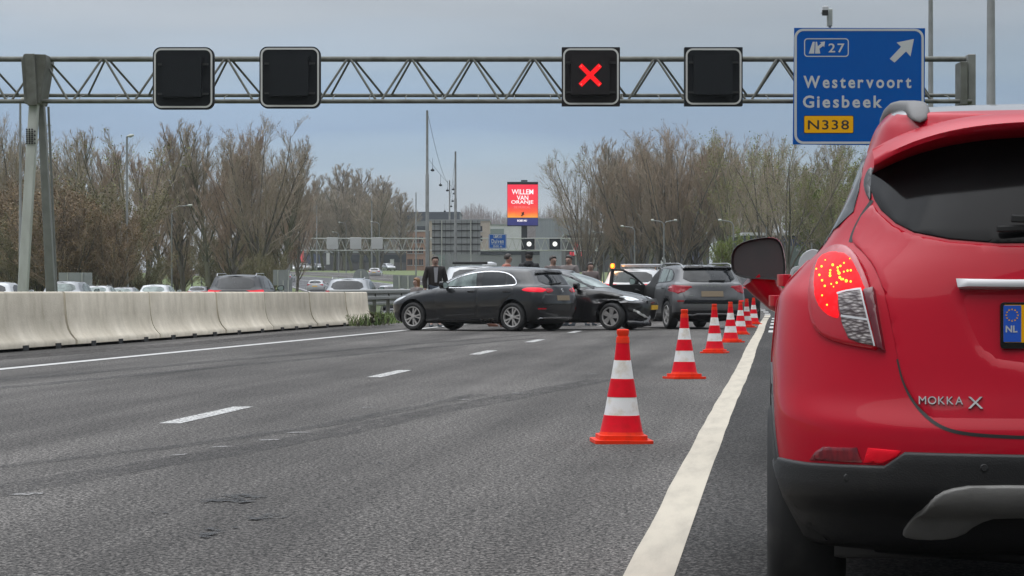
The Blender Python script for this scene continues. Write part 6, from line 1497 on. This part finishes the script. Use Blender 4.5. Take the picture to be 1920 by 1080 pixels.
b = MB(); put_text(b, 'DE MUSICAL', x3(964), x3(994), z3(390.5), z3(386.5), -.006, bold=.0); b.build('lettering', 'poster_faint', sc_)
b = MB(); put_text(b, 'BOEK NU', x3(970), x3(988), z3(415.5), z3(411.8), -.006, bold=.03); b.build('lettering', 'poster_text', sc_)
b = MB(); b.prism([(x3(976.5), z3(405)), (x3(979), z3(401)), (x3(977), z3(399)), (x3(980), z3(398)), (x3(983), z3(397)), (x3(982), z3(401)), (x3(984), z3(402)), (x3(981), z3(403)), (x3(979), z3(405.5))], -.006, .0, xf=lambda p: Vector((p.x, p.z, p.y))); b.build('dark_figure', 'sign_black', sc_)
b = MB(); b.box((x3(983), .5, z3(423) / 2), (11 / K3, .6, z3(423))); b.build('pole', 'sign_navy' if 'sign_navy' in M else 'dark_paint', bo_)
b = MB(); b.box((x3(983), .4, z3(339)), (1.0, .4, .25)); b.build('top_unit', 'signal_black', bo_)
# ---------------------------------------------------------------- buildings beyond the bend
M['brick_pink'] = mat('brick_pink', (.36, .22, .165), .85, noise=((.30, .18, .13), .6, .35, .7)); M['wall_beige'] = mat('wall_beige', (.36, .31, .25), .85, noise=((.30, .26, .21), .4, .35, .7))
M['wall_navy'] = mat('wall_navy', (.045, .055, .075), .6, noise=((.04, .048, .068), .3, .35, .7)); M['wall_grey'] = mat('wall_grey', (.19, .20, .205), .75, noise=((.15, .16, .165), .25, .35, .7))
M['wall_pale'] = mat('wall_pale', (.50, .51, .52), .7, noise=((.42, .43, .44), .3, .35, .7)); M['wall_dark'] = mat('wall_dark', (.040, .040, .042), .7, noise=((.06, .058, .055), .2, .35, .7))
M['roof_metal'] = mat('roof_metal', (.26, .28, .30), .45, .4, noise=((.18, .20, .22), 2, .35, .7, (6, .05, .05))); M['win_dark'] = mat('window_dark', (.02, .025, .03), .12, spec=.7)
M['wall_blue'] = mat('wall_blue', (.055, .065, .12), .6); M['wall_teal'] = mat('wall_teal', (.16, .20, .19), .7); M['sign_red'] = mat('shop_sign_red', (.50, .03, .05), .5, emit=(.6, .02, .04), es=.25)
def building(name, label, px0, px1, top, d, depth, wall, wins=(), rz=0, roof=None, bands=(), base=None, cat='building'):
    p = PG((px0 + px1) / 2, d); K = FPX / d; w_ = (px1 - px0) / K; zt_ = Z(top, d) - p.z
    o = thing(name, label, cat, p, PSI + rad(rz)); b = MB(); b.box((0, depth / 2, zt_ / 2 - 1), (w_, depth, zt_ + 2)); b.build('wall', wall, o)
    b = MB(); b.box((0, depth / 2, zt_ + .12), (w_ + .3, depth + .3, .3)); b.build('roof', roof or 'sign_back', o)
    x = lambda px: (px - (px0 + px1) / 2) / K; z = lambda py: Z(py, d) - p.z
    for (a, c, e, f, m) in bands: b = MB(); b.box(((x(a) + x(c)) / 2, -.05, (z(e) + z(f)) / 2), (x(c) - x(a), .14, abs(z(e) - z(f)))); b.build('band' if m != 'win_dark' else 'window', m, o)
    for (a, c, n, e, f) in wins:
        for k in range(n):
            xa = x(a + (c - a) * k / n); xb = x(a + (c - a) * (k + .72) / n); b = MB(); b.box(((xa + xb) / 2, -.02, (z(e) + z(f)) / 2), (xb - xa, .12, abs(z(e) - z(f)))); fr = b.build('window', 'win_dark', o)
            b = MB(); b.box(((xa + xb) / 2, -.10, min(z(e), z(f)) - .06), (xb - xa + .2, .12, .10)); b.build('sill', 'wall_pale', fr)
    return o, x, z
building('brick_office', 'pinkish brick office block behind the tallest mast', 762, 812, 434, 640, 16, 'brick_pink', [(764, 774, 3, 444, 455), (777, 784, 2, 444, 455), (785, 794, 3, 444, 455), (764, 774, 3, 464, 475), (777, 784, 2, 464, 475), (785, 794, 3, 464, 475), (764, 774, 3, 486, 497), (777, 784, 2, 486, 497), (785, 794, 3, 486, 497)], roof='wall_pale')
building('dark_hall', 'long dark navy hall rising behind the masts', 716, 862, 399, 860, 40, 'wall_grey', bands=[(716, 862, 399.5, 414, 'wall_navy'), (716, 760, 414.4, 424, 'wall_navy'), (764, 806, 424, 434, 'win_dark')], roof='wall_navy')
building('beige_block', 'beige building edge right of the large ribbed sign back', 800, 918, 414, 600, 20, 'wall_beige', [(900, 906, 1, 424, 434), (900, 906, 1, 442, 452)])
building('pale_shed', 'low white shed left of the billboard pole', 916, 978, 422, 760, 30, 'wall_pale', bands=[(916, 945, 429, 440, 'wall_teal')])
building('metal_warehouse', 'silvery ribbed warehouse roof right of the billboard', 1004, 1075, 411, 900, 60, 'roof_metal', rz=-8)
o, x, z = building('grey_hall', 'long low grey hall below the far gantry', 815, 1012, 471, 580, 30, 'wall_grey', bands=[(900, 1012, 471, 478, 'win_dark'), (812, 834, 478, 500, 'wall_teal'), (827, 832, 486, 500, 'wall_pale')])
o, x, z = building('dark_shop', 'dark low building with a red sign behind the right trees', 1060, 1330, 441, 520, 40, 'wall_dark', bands=[(1060, 1120, 446, 453, 'wall_grey'), (1130, 1330, 442, 450, 'wall_grey'), (1236, 1262, 476, 505, 'wall_pale'), (1290, 1310, 470, 505, 'wall_blue')])
b = MB()
for k in range(5): b.box((x(1070 + k * 5.2), -.2, z(476)), (3.6 / 10.77, .1, .75 if k != 1 else .6)); 
b.build('red_letters', 'sign_red', o)
o, x, z = building('blue_building', 'blue grey building with white lettering above the red car mirror', 1395, 1600, 441, 300, 30, 'wall_blue', bands=[(1400, 1600, 461, 500, 'wall_teal')], roof='wall_pale')
for body, xa, xb, ya, yb in (('Planning', 1493, 1518, 473, 466.5),): b = MB(); put_text(b, body, x(xa), x(xb), z(ya), z(yb), -.135, bold=.02); b.build('lettering', 'sign_white', o)
b = MB()
for k in range(14):
    xx = 1462 + k * 8; b.prism([(x(xx), z(441)), (x(xx + 7), z(441)), (x(xx + 6.4), z(434)), (x(xx + 2), z(435.5))], -1.6, -1.0, xf=lambda p: Vector((p.x, -p.z, p.y)))
b.build('roof_lights', 'wall_pale', o)
building('red_shop', 'bright red shop front seen between the far trunks', 541, 563, 466, 700, 12, 'sign_red', bands=[(541, 563, 484, 500, 'wall_grey')])
building('far_office', 'low dark office front behind the far trunk row', 560, 762, 474, 760, 20, 'wall_dark', bands=[(566, 600, 476, 494, 'wall_blue'), (612, 618, 470, 496, 'wall_pale'), (640, 762, 478, 492, 'win_dark'), (600, 760, 470, 474, 'wall_grey')])
o = thing('advert_column', 'small pale column on the grass before the brick office', 'column', PG(735, 600), PSI); b = MB(); b.box((0, 0, 1.1), (.75, .75, 2.2)); b.build('shaft', 'wall_pale', o, bevel=.05); b = MB(); b.box((0, 0, 2.25), (.9, .9, .12)); b.build('cap', 'sign_back', o)
for px, top, dd, lab in ((763, 462, 560, 'red and white marker pole before the dark shop'),):
    px = 1080; o = thing('marker_pole', lab, 'pole', PG(px, 430), PSI); b = MB(); h = Z(460, 430) - terrain(0, 430); b.tube([(0, 0, 0), (0, 0, h - 1.4)], .1, 8); b.build('post', 'galv', o, True); b = MB(); b.lathe([(.001, h - 1.4), (.26, h - 1.35), (.26, h - .6), (.001, h - .6)], 12); b.build('white_section', 'sign_white', o, True); b = MB(); b.lathe([(.28, h - .6), (.28, h), (.2, h + .35), (.001, h + .5)], 12); b.build('red_section', 'sign_red', o, True)

# ---------------------------------------------------------------- bare trees
def bark(name, c1, c2): M[name] = mat(name, c1, .9, noise=(c2, 1.2, .35, .7))
bark('bark_dark', (.075, .066, .052), (.12, .108, .085)); bark('bark_green', (.090, .090, .055), (.125, .125, .08))
bark('twig_brown', (.27, .205, .145), (.34, .265, .19)); bark('twig_grey', (.255, .21, .155), (.315, .265, .195)); bark('twig_olive', (.215, .185, .11), (.265, .225, .14)); bark('twig_red', (.28, .205, .145), (.34, .25, .185))
M['bud_brown'] = mat('bud_brown', (.15, .10, .055), .8); M['bud_green'] = mat('bud_green', (.17, .19, .035), .8, noise=((.12, .15, .03), .5, .4, .7)); M['leaf_bright'] = mat('leaf_bright', (.15, .19, .02), .7, noise=((.09, .13, .016), .7, .38, .66)); M['leaf_olive'] = mat('leaf_olive', (.12, .105, .042), .8, noise=((.08, .092, .032), .4, .4, .7)); M['leaf_brown'] = mat('leaf_brown', (.18, .12, .06), .85, noise=((.125, .09, .045), .4, .4, .7))
def segs_mesh(name, SG, m, parent=None, sides=3):
    A_ = np.array([s[0] for s in SG], float); B_ = np.array([s[1] for s in SG], float); r0 = np.array([s[2] for s in SG]); r1 = np.array([s[3] for s in SG])
    t = B_ - A_; t /= np.maximum(1e-9, np.linalg.norm(t, axis=1))[:, None]
    ref = np.where(np.abs(t[:, 2:3]) < .9, np.array([[0, 0, 1.]]), np.array([[1., 0, 0]])); u = np.cross(t, ref); u /= np.linalg.norm(u, axis=1)[:, None]; v = np.cross(t, u)
    V = []
    for Pn, r in ((A_, r0), (B_, r1)):
        for k in range(sides):
            a = 2 * math.pi * k / sides; V.append(Pn + (u * math.cos(a) + v * math.sin(a)) * r[:, None])
    n = len(SG); V = np.stack(V, 1).reshape(-1, 3); base = np.arange(n) * 2 * sides
    F = np.concatenate([np.stack([base + k, base + (k + 1) % sides, base + sides + (k + 1) % sides, base + sides + k], 1) for k in range(sides)])
    return V, F
def np_mesh(name, V, F, mats, mi=None):
    me = bpy.data.meshes.new(name); me.vertices.add(len(V)); me.vertices.foreach_set('co', V.astype(np.float32).ravel())
    me.loops.add(F.size); me.loops.foreach_set('vertex_index', F.astype(np.int32).ravel()); me.polygons.add(len(F)); me.polygons.foreach_set('loop_start', np.arange(len(F), dtype=np.int32) * 4)
    for m in mats: me.materials.append(M[m])
    if mi is not None: me.polygons.foreach_set('material_index', mi.astype(np.int32))
    me.update(calc_edges=True); return me
def tree_data(seed, H, stems, spread, bole, nb, nt_, ntt, twig, wood, bud=None, nbud=0, budsize=.09, bl=.30, up=.05, lowest=.10, tw=1.0, clump=False, leader=False):
    r = random.Random(seed); W_ = []; T = []; ends = []; bl *= 1.15; ntt += 1; tr_ = .24 if leader else .14
    def rot(d, ang, az):
        a = d.cross(Vector((0, 0, 1)) if abs(d.z) < .95 else Vector((1, 0, 0))).normalized(); q = d.copy(); q.rotate(Matrix.Rotation(ang, 3, a)); q.rotate(Matrix.Rotation(az, 3, d)); return q.normalized()
    def walk(p, d, L_, r0, r1, n, wig, upk, out_):
        pts = [p.copy()]; dirs = [d.copy()]
        for i in range(n):
            d = (d + Vector((r.gauss(0, wig), r.gauss(0, wig), r.gauss(0, wig) + upk))).normalized(); q = p + d * (L_ / n)
            ra, rb = r0 + (r1 - r0) * i / n, r0 + (r1 - r0) * (i + 1) / n; out_.append((p[:], q[:], ra, rb)); p = q; pts.append(p.copy()); dirs.append(d.copy())
        return pts, dirs
    def at(pts, dirs, t): i = min(len(pts) - 2, int(t * (len(pts) - 1))); f = t * (len(pts) - 1) - i; return pts[i].lerp(pts[i + 1], f), dirs[i + 1]
    R0 = H * .0145
    if leader:
        d0_ = Vector((r.gauss(0, .04), r.gauss(0, .04), 1)).normalized(); pts, dirs = walk(Vector((0, 0, -.3)), d0_, H * .97, R0, .02, 14, .035, .02, W_)
    else: pts, dirs = walk(Vector((0, 0, -.3)), Vector((r.gauss(0, .04), r.gauss(0, .04), 1)).normalized(), H * bole + .3, R0, R0 * .8, 3, .03, 0, W_)
    for s in range(stems):
        if leader:
            t0 = bole + (.93 - bole) * (s + r.random() * .7) / stems; az = s * 2.4 + r.gauss(0, .5); p, pd = at(pts, dirs, t0); ang = rad(spread * r.uniform(.7, 1.15)) * (1 - .35 * t0)
            d = Vector((math.sin(ang) * math.cos(az), math.sin(ang) * math.sin(az), math.cos(ang))); L1 = H * .47 * (1.03 - t0) ** .62 * (.55 + .9 * min(1, (t0 - bole) / .22) * .5) * r.uniform(.8, 1.12); L1 = min(L1, (H - p.z) * 1.0 / max(.6, math.cos(ang * .5)))
            sp, sd_ = walk(p, d, L1, R0 * (1 - t0) * .42 + .02, .018, 8, .06, up, W_)
        else:
            az = 2 * math.pi * (s + r.random() * .8) / stems; ang = rad(r.uniform(.25, 1) * spread) if s else rad(4); t0 = r.uniform(.55, 1)
            p, _ = at(pts, dirs, t0); d = Vector((math.sin(ang) * math.cos(az), math.sin(ang) * math.sin(az), math.cos(ang))); L1 = (H - p.z) * r.uniform(.80, 1.0) / max(.80, math.cos(ang * .7)) * (1 - .12 * (ang / rad(45)))
            sp, sd_ = walk(p, d, L1, R0 * r.uniform(.36, .58), .02, 9, .055, up, W_)
        nbe = max(3, int(nb * min(1, L1 / (H * .36)))) if leader else nb
        for b_ in range(nbe):
            t = lowest + (1 - lowest) * ((b_ + r.random()) / nbe) ** .85; bp, bd = at(sp, sd_, min(t, .985)); L2 = L1 * bl * (1 - .62 * t) * r.uniform(.6, 1.15) * (1.45 if leader else 1)
            d2 = rot(bd, rad(r.uniform(16, 38)), r.random() * 6.28); p2, dd2 = walk(bp, d2, L2, max(.016, .042 * (1 - .6 * t)) * tw, .012 * tw, 4, .05, .10, T)
            nte = max(3, int(nt_ * min(1, L2 / (H * .07)))) if leader else nt_
            for k in range(nte):
                t2 = .18 + .82 * (k + r.random()) / nte; tp, td = at(p2, dd2, min(t2, .98)); L3 = L2 * (.68 if leader else .55) * (1 - .4 * t2) * r.uniform(.6, 1.3); d3 = rot(td, rad(r.uniform(14, 36)), r.random() * 6.28); p3, dd3 = walk(tp, d3, L3, .0105 * tw, .008 * tw, 2, .06, tr_, T); ends.append(p3[-1])
                for q in range(ntt):
                    t3 = r.uniform(.25, 1); xp, xd = at(p3, dd3, t3 * .98); d4 = rot(xd, rad(r.uniform(14, 34)), r.random() * 6.28); p4, _ = walk(xp, d4, max(.3, L3 * .6 * r.uniform(.6, 1.4)), .009 * tw, .006 * tw, 1, .06, tr_, T); ends.append(p4[-1])
    V1, F1 = segs_mesh('w', W_, wood, sides=6); tm = np_mesh('trunk', V1, F1, [wood]); tm.polygons.foreach_set('use_smooth', [True] * len(F1))
    V2, F2 = segs_mesh('t', T, twig); mi = np.zeros(len(F2)); mats = [twig]
    if bud and nbud:
        E_ = np.array([e[:] for e in ends]); g = np.random.default_rng(seed); idx = g.integers(0, len(E_), nbud)
        if clump:
            cc = E_[g.integers(0, len(E_), max(3, len(E_) // 60))]; dmin = np.min(np.linalg.norm(E_[idx][:, None, :] - cc[None], axis=2), axis=1); idx = idx[dmin < H * .10]
        n = len(idx); c = E_[idx] + g.normal(0, .16, (n, 3)); a = g.normal(0, 1, (n, 3)); a /= np.linalg.norm(a, axis=1)[:, None]; bb = np.cross(a, g.normal(0, 1, (n, 3))); bb /= np.linalg.norm(bb, axis=1)[:, None]; s = (budsize * g.uniform(.6, 1.4, n))[:, None]
        Q = np.stack([c - a * s, c + bb * s * .6, c + a * s, c - bb * s * .6], 1).reshape(-1, 3); FQ = np.arange(4 * n).reshape(-1, 4) + len(V2); V2 = np.concatenate([V2, Q]); F2 = np.concatenate([F2, FQ]); mi = np.concatenate([mi, np.ones(n)]); mats.append(bud)
    cm = np_mesh('crown', V2, F2, mats, mi); return tm, cm, H
TD = {
 'tall': tree_data(1, 16, 38, 42, .14, 9, 7, 3, 'twig_brown', 'bark_dark', 'bud_brown', 300, .03, leader=True, up=.11),
 'tall2': tree_data(2, 16, 40, 46, .10, 9, 7, 3, 'twig_red', 'bark_dark', 'bud_brown', 300, .03, leader=True, up=.12),
 'tall3': tree_data(3, 16, 36, 38, .18, 9, 7, 3, 'twig_grey', 'bark_green', leader=True, up=.12),
 'fork': tree_data(13, 16, 9, 28, .22, 16, 8, 3, 'twig_grey', 'bark_dark', 'bud_brown', 1500, .05),
 'wide': tree_data(4, 15, 12, 46, .08, 15, 8, 3, 'twig_grey', 'bark_dark', 'bud_green', 700, .07, clump=True),
 'open': tree_data(5, 15, 8, 46, .16, 11, 7, 3, 'twig_olive', 'bark_green', 'bud_green', 4200, .07, bl=.34),
 'open2': tree_data(6, 15, 7, 40, .20, 12, 7, 3, 'twig_grey', 'bark_dark', 'bud_green', 1200, .07, bl=.34, clump=True),
 'multi': tree_data(11, 16, 10, 24, .07, 15, 8, 3, 'twig_brown', 'bark_dark', 'bud_brown', 1500, .05),
 'round': tree_data(7, 14, 42, 62, .16, 9, 8, 3, 'twig_grey', 'bark_dark', tw=1.3, leader=True, up=.09),
 'bushy': tree_data(8, 9, 22, 50, .02, 12, 7, 3, 'twig_olive', 'bark_green', 'leaf_olive', 12000, .075, lowest=.02, tw=1.3),
 'bushy2': tree_data(9, 9, 22, 44, .02, 12, 7, 3, 'twig_brown', 'bark_dark', 'leaf_brown', 12000, .075, lowest=.02, tw=1.3),
 'willow': tree_data(10, 5, 20, 52, .02, 11, 7, 3, 'twig_olive', 'bark_green', 'leaf_bright', 22000, .06, lowest=.02),
}
ptree = {}
def tree(kind, px, top, d, label, wsc=1.0, name='bare_tree', cat='tree', group=None, base=None):
    p = PG(px, d); tm, cm, H = TD[kind]; z0 = p.z if base is None else base; s = (Z(top, d) - z0) / (H * .985); rz = rr.random() * 6.28
    if kind not in ptree:
        o = thing(name, label, cat, p, rz, group); a = link('trunk', tm, o); c = link('crown', cm, o); ptree[kind] = o
    else:
        o = copy_tree(ptree[kind], p, rz, label); o['category'] = cat; o.name = name
        if group: o['group'] = group
        elif 'group' in o: del o['group']
    o.scale = (s * wsc, s * wsc, s); return o
GL, GR, GM = 'bare trees along the left road', 'bare trees of the dense right row', 'bare trees on the far bend'
left = [('fork', 8, 232, 250, 1.1, 'bare tree at the left picture edge, behind the gantry head'), ('open2', 62, 236, 262, 1.0, 'bare tree directly behind the slanted gantry legs'), ('tall3', 118, 243, 258, 1.15, 'bare tree just right of the slanted gantry legs'), ('tall2', 165, 268, 270, 1.2, 'reddish bare tree below the gap before the first blank signal'),
        ('open2', 238, 244, 245, 1.25, 'bare tree with dark forked limbs behind the straight lamp post'), ('tall2', 300, 285, 290, 1.2, 'lower reddish bare tree left of the tallest left tree'), ('tall', 345, 236, 265, 1.15, 'tall brown bare tree below the first blank signal'), ('tall3', 392, 226, 262, 1.2, 'tallest grey bare tree of the left road'), ('tall2', 440, 236, 258, 1.1, 'tall reddish bare tree below the second blank signal'),
        ('fork', 488, 234, 255, 1.25, 'tall brown bare tree right of the second blank signal foot'), ('tall3', 522, 258, 268, 1.1, 'last bare tree at the right end of the left row'), ('tall2', 556, 318, 300, .9, 'low reddish bare tree filling the right end of the left row')]
for k, px, top, d, ws, lab in left: tree(k, px, top, d, lab, ws, group=GL)
for k, px, top, d, ws in (('tall', 40, 262, 310, 1.3), ('tall2', 95, 285, 320, 1.3), ('tall3', 200, 292, 315, 1.3), ('tall', 275, 300, 320, 1.3), ('tall3', 330, 290, 330, 1.3), ('tall2', 420, 275, 320, 1.3), ('tall2', 465, 285, 315, 1.3), ('tall', 505, 300, 310, 1.2)): tree(k, px, top, d, 'bare tree filling the back of the left row', ws, group='bare trees deep in the left row')
mid = [('round', 596, 330, 640, 1.0, 'left bare tree of the middle clump'), ('round', 640, 310, 640, 1.25, 'tallest round bare tree of the middle clump'), ('round', 680, 318, 650, 1.2, 'round bare tree right of the tallest middle one'), ('round', 716, 332, 640, 1.2, 'bare tree on the right slope of the middle clump'), ('round', 752, 362, 630, 1.15, 'lowest bare tree at the right end of the middle clump')]
for k, px, top, d, ws, lab in mid: tree(k, px, top, d, lab, ws, group=GM)
for i, px in enumerate((546, 566, 586, 606, 627, 648, 660, 677, 695, 708)): tree('tall3', px, 352 + (i * 37) % 23, 590 - i * 4, 'slim bare tree of the even trunk row on the far bend', 1.6, group='even row of trunks on the far bend')
right = [('wide', 1100, 300, 330, .85, 'leaning bare tree at the left end of the right row'), ('open2', 1122, 276, 335, 1.2, 'bare tree above the amber beacon'), ('tall3', 1158, 258, 330, 1.25, 'tall bare tree left in the right row, above the white recovery car'), ('multi', 1196, 262, 325, 1.2, 'bare brown tree above the open car door'), ('fork', 1234, 256, 322, 1.2, 'tall bare tree behind the double armed lamp post'),
         ('multi', 1272, 246, 318, 1.25, 'tallest bare tree of the right row, above the grey crossover'), ('tall2', 1306, 258, 322, 1.2, 'reddish bare tree right of the tallest right one'), ('tall3', 1338, 262, 318, 1.2, 'bare grey tree left of the yellow green bush'), ('open', 1372, 258, 312, 1.05, 'bare tree with yellow green buds behind the round bush'), ('multi', 1402, 272, 325, 1.1, 'slim bare tree right of the round bush'),
         ('open2', 1440, 262, 290, 1.15, 'bare forked tree above the red car mirror'), ('open2', 1482, 258, 280, 1.2, 'bare forked tree below the blank square signal'), ('tall3', 1524, 262, 300, 1.2, 'bare tree left of the blue exit sign foot'), ('open', 1562, 278, 285, 1.1, 'budding tree below the blue exit sign'), ('open', 1605, 290, 280, 1.1, 'greenish budding tree beside the red car roof')]
for k, px, top, d, ws, lab in right: tree(k, px, top, d, lab, ws, group=GR)
for k, px, top, d, ws in (('tall3', 1140, 300, 370, 1.2), ('tall', 1178, 285, 372, 1.3), ('tall3', 1216, 280, 368, 1.3), ('tall2', 1252, 276, 372, 1.3), ('tall', 1290, 280, 370, 1.3), ('tall3', 1325, 285, 368, 1.3), ('tall', 1358, 290, 372, 1.3), ('tall3', 1420, 300, 380, 1.3), ('tall3', 1500, 300, 370, 1.3)): tree(k, px, top, d, 'bare tree filling the back of the right row', ws, group='bare trees deep in the right row')
tree('willow', 1376, 441, 230, 'bright yellow green bush before the right tree row', .62, name='green_bush', cat='bush')
tree('willow', 1590, 330, 292, 'tall yellow green tree half hidden by the red car roof', .8, name='green_tree')
bl = [('bushy2', 18, 350, 215, 1.0, 'brown thicket at the left picture edge'), ('bushy', 70, 400, 205, 1.1, 'olive thicket between the gantry legs'), ('bushy2', 122, 352, 200, 1.1, 'brown thicket right of the gantry legs'), ('bushy', 170, 350, 205, 1.1, 'tall olive thicket above the wide low sign back'), ('bushy2', 212, 395, 200, .9, 'brown bush left of the straight lamp post'), ('bushy', 262, 470, 210, 1.2, 'low olive bush at the foot of the straight lamp post'),
      ('bushy2', 335, 455, 290, 1.2, 'brown bush behind the receding lamp row'), ('bushy', 410, 445, 280, 1.2, 'olive bush above the dark estate car'), ('bushy', 470, 440, 265, 1.1, 'olive bush right of the dark estate car'), ('bushy2', 505, 430, 270, 1.0, 'brown bush at the right end of the left row'), ('bushy', 492, 475, 230, .9, 'yellowish low bush beside the grey sign backs'), ('bushy', 1430, 520, 262, 2.2, 'low bush on the far verge left of the red car')]
for k, px, top, d, ws, lab in bl: tree(k, px, top, d, lab, ws, name='thicket', cat='bush', group='thickets and bushes')
# far woods on the horizon, one mass
vs = []; b = MB()
def wood(px0, px1, top0, d, seed, n):
    g = np.random.default_rng(seed); SG = []
    for i in range(n):
        px = g.uniform(px0, px1); u = (px - px0) / (px1 - px0); hh2 = top0(px) + g.uniform(0, 26); p = PG(px, d + g.uniform(-60, 60)); z = Z(hh2, d) - p.z
        a = p + Vector((0, 0, z * g.uniform(.0, .6))); q = p + Vector((g.normal(0, 1.6), g.normal(0, 1), z)); SG.append((a[:], q[:], .12, .05))
        for _ in range(4): f = g.uniform(.3, .95); m_ = Vector(a).lerp(Vector(q), f); SG.append((m_[:], (m_ + Vector((g.normal(0, 1.4), g.normal(0, .8), g.uniform(.6, 2.4))))[:], .08, .05))
    return SG
SG = wood(868, 1010, lambda p: 388 + 10 * math.sin(p * .055) + abs(p - 940) * .10, 1500, 1, 900) + wood(1000, 1075, lambda p: 396 + 7 * math.sin(p * .2), 1500, 2, 420) + wood(700, 880, lambda p: 400, 1600, 3, 300) + wood(560, 760, lambda p: 440, 900, 4, 400)
V2, F2 = segs_mesh('w', SG, 'x'); M['far_wood'] = mat('far_wood', (.20, .165, .155), .95, noise=((.25, .21, .20), .05, .35, .7)); o = link('far_woods', np_mesh('far_woods', V2, F2, ['far_wood'])); o['kind'] = 'stuff'; o['label'] = 'far brown woods on the horizon behind the billboard'
tree('tall3', 1048, 377, 900, 'slim far poplar between billboard and right tree row', .42)

# ---------------------------------------------------------------- weeds and grass
def grass(name, spots, m, seed, mats=None):
    g = np.random.default_rng(seed); V = []; n = 0
    for x, y, z, h, w_ in spots:
        a = g.uniform(0, 6.28); lx, ly = g.normal(0, .35 * h, 2); dx, dy = math.cos(a) * w_, math.sin(a) * w_
        V += [(x - dx, y - dy, z), (x + dx, y + dy, z), (x + dx * .3 + lx, y + dy * .3 + ly, z + h), (x - dx * .3 + lx, y - dy * .3 + ly, z + h)]
    V = np.array(V); F = np.arange(len(V)).reshape(-1, 4); o = link(name, np_mesh(name, V, F, [m])); o['kind'] = 'stuff'; return o
g = np.random.default_rng(4); sp_ = []
for _ in range(2600): y = 76 + g.exponential(7); x = -11.3 + g.normal(0, .55); 
sp_ = [(-11.35 + g.normal(0, .42) + .012 * (y - 76), y, 0, g.uniform(.08, .32), .015) for y in (75.5 + g.exponential(8, 2600))]
o = grass('verge_grass', [s for s in sp_ if s[0] < -10.35], 'grass_blade', 5); o['label'] = 'grass tufts along the steel rail past the barrier end'
sp_ = []
for _ in range(26000):
    d = g.uniform(236, 330); px = g.uniform(1330, 1640); p = PG(px, d); sp_.append((p.x, p.y, p.z, g.uniform(.15, .5), .05))
o = grass('far_verge_grass', sp_, 'grass_blade', 6); o['label'] = 'green grass on the far verge left of the red car'
def weed(px, d, h, label, m, seed, n=40):
    g = np.random.default_rng(seed); p = PG(px, d); o = thing('roadside_weed', label, 'weed', p, 0, 'weeds at the barrier end'); b = MB()
    for s in range(7):
        a = g.uniform(0, 6.28); q = Vector((math.cos(a) * .12 * h + g.normal(0, .06), math.sin(a) * .12 * h, h * g.uniform(.6, 1))); b.tube([(g.normal(0, .05), g.normal(0, .05), 0), q * .6, q], [.01, .008, .004], 5)
        for _ in range(n // 7):
            f = g.uniform(.2, 1); c = q * f; a2 = g.uniform(0, 6.28); L_ = .17 * h + .04; d_ = Vector((math.cos(a2), math.sin(a2), g.uniform(-.2, .6))) * L_; sd_ = Vector((-math.sin(a2), math.cos(a2), 0)) * L_ * .22; v0 = len(b.v); b.add([c, c + d_ * .5 + sd_, c + d_, c + d_ * .5 - sd_], [(0, 1, 2, 3)], 1)
    b.build('leaves', ['bark_green', m], o); return o
M['weed_brown'] = mat('weed_brown', (.10, .075, .035), .85); M['weed_green'] = mat('weed_green', (.085, .115, .03), .8)
weed(700, 77.0, .42, 'tall brownish weed against the barrier end', 'weed_brown', 1, 90); weed(686, 76.0, .26, 'low green weed left of the tall brownish one', 'weed_green', 2); weed(716, 77.8, .34, 'green weed right of the tall brownish one', 'weed_green', 3, 70); weed(728, 78.3, .24, 'low green weed before the steel rail', 'weed_green', 4); weed(672, 75.4, .16, 'smallest weed at the barrier foot', 'weed_brown', 5)
# the damp air between here and the far woods
b = MB(); b.box((0, 1250, 44), (3000, 2700, 91.4)); hz = b.build('haze', 'pane'); hm = bpy.data.materials.new('haze'); hm.use_nodes = True; ht = hm.node_tree; ht.nodes.clear()
ho = ht.nodes.new('ShaderNodeOutputMaterial'); hv = ht.nodes.new('ShaderNodeVolumePrincipled'); hv.inputs['Color'].default_value = (.86, .90, .95, 1); hv.inputs['Density'].default_value = .00012; hv.inputs['Anisotropy'].default_value = .2
ht.links.new(hv.outputs[0], ho.inputs['Volume']); hz.data.materials.clear(); hz.data.materials.append(hm); hz['kind'] = 'stuff'; hz['label'] = 'thin grey haze in the air over the motorway'
print('faces', sum(len(o.data.polygons) for o in bpy.data.objects if o.type == 'MESH'), 'objects', len(bpy.data.objects))
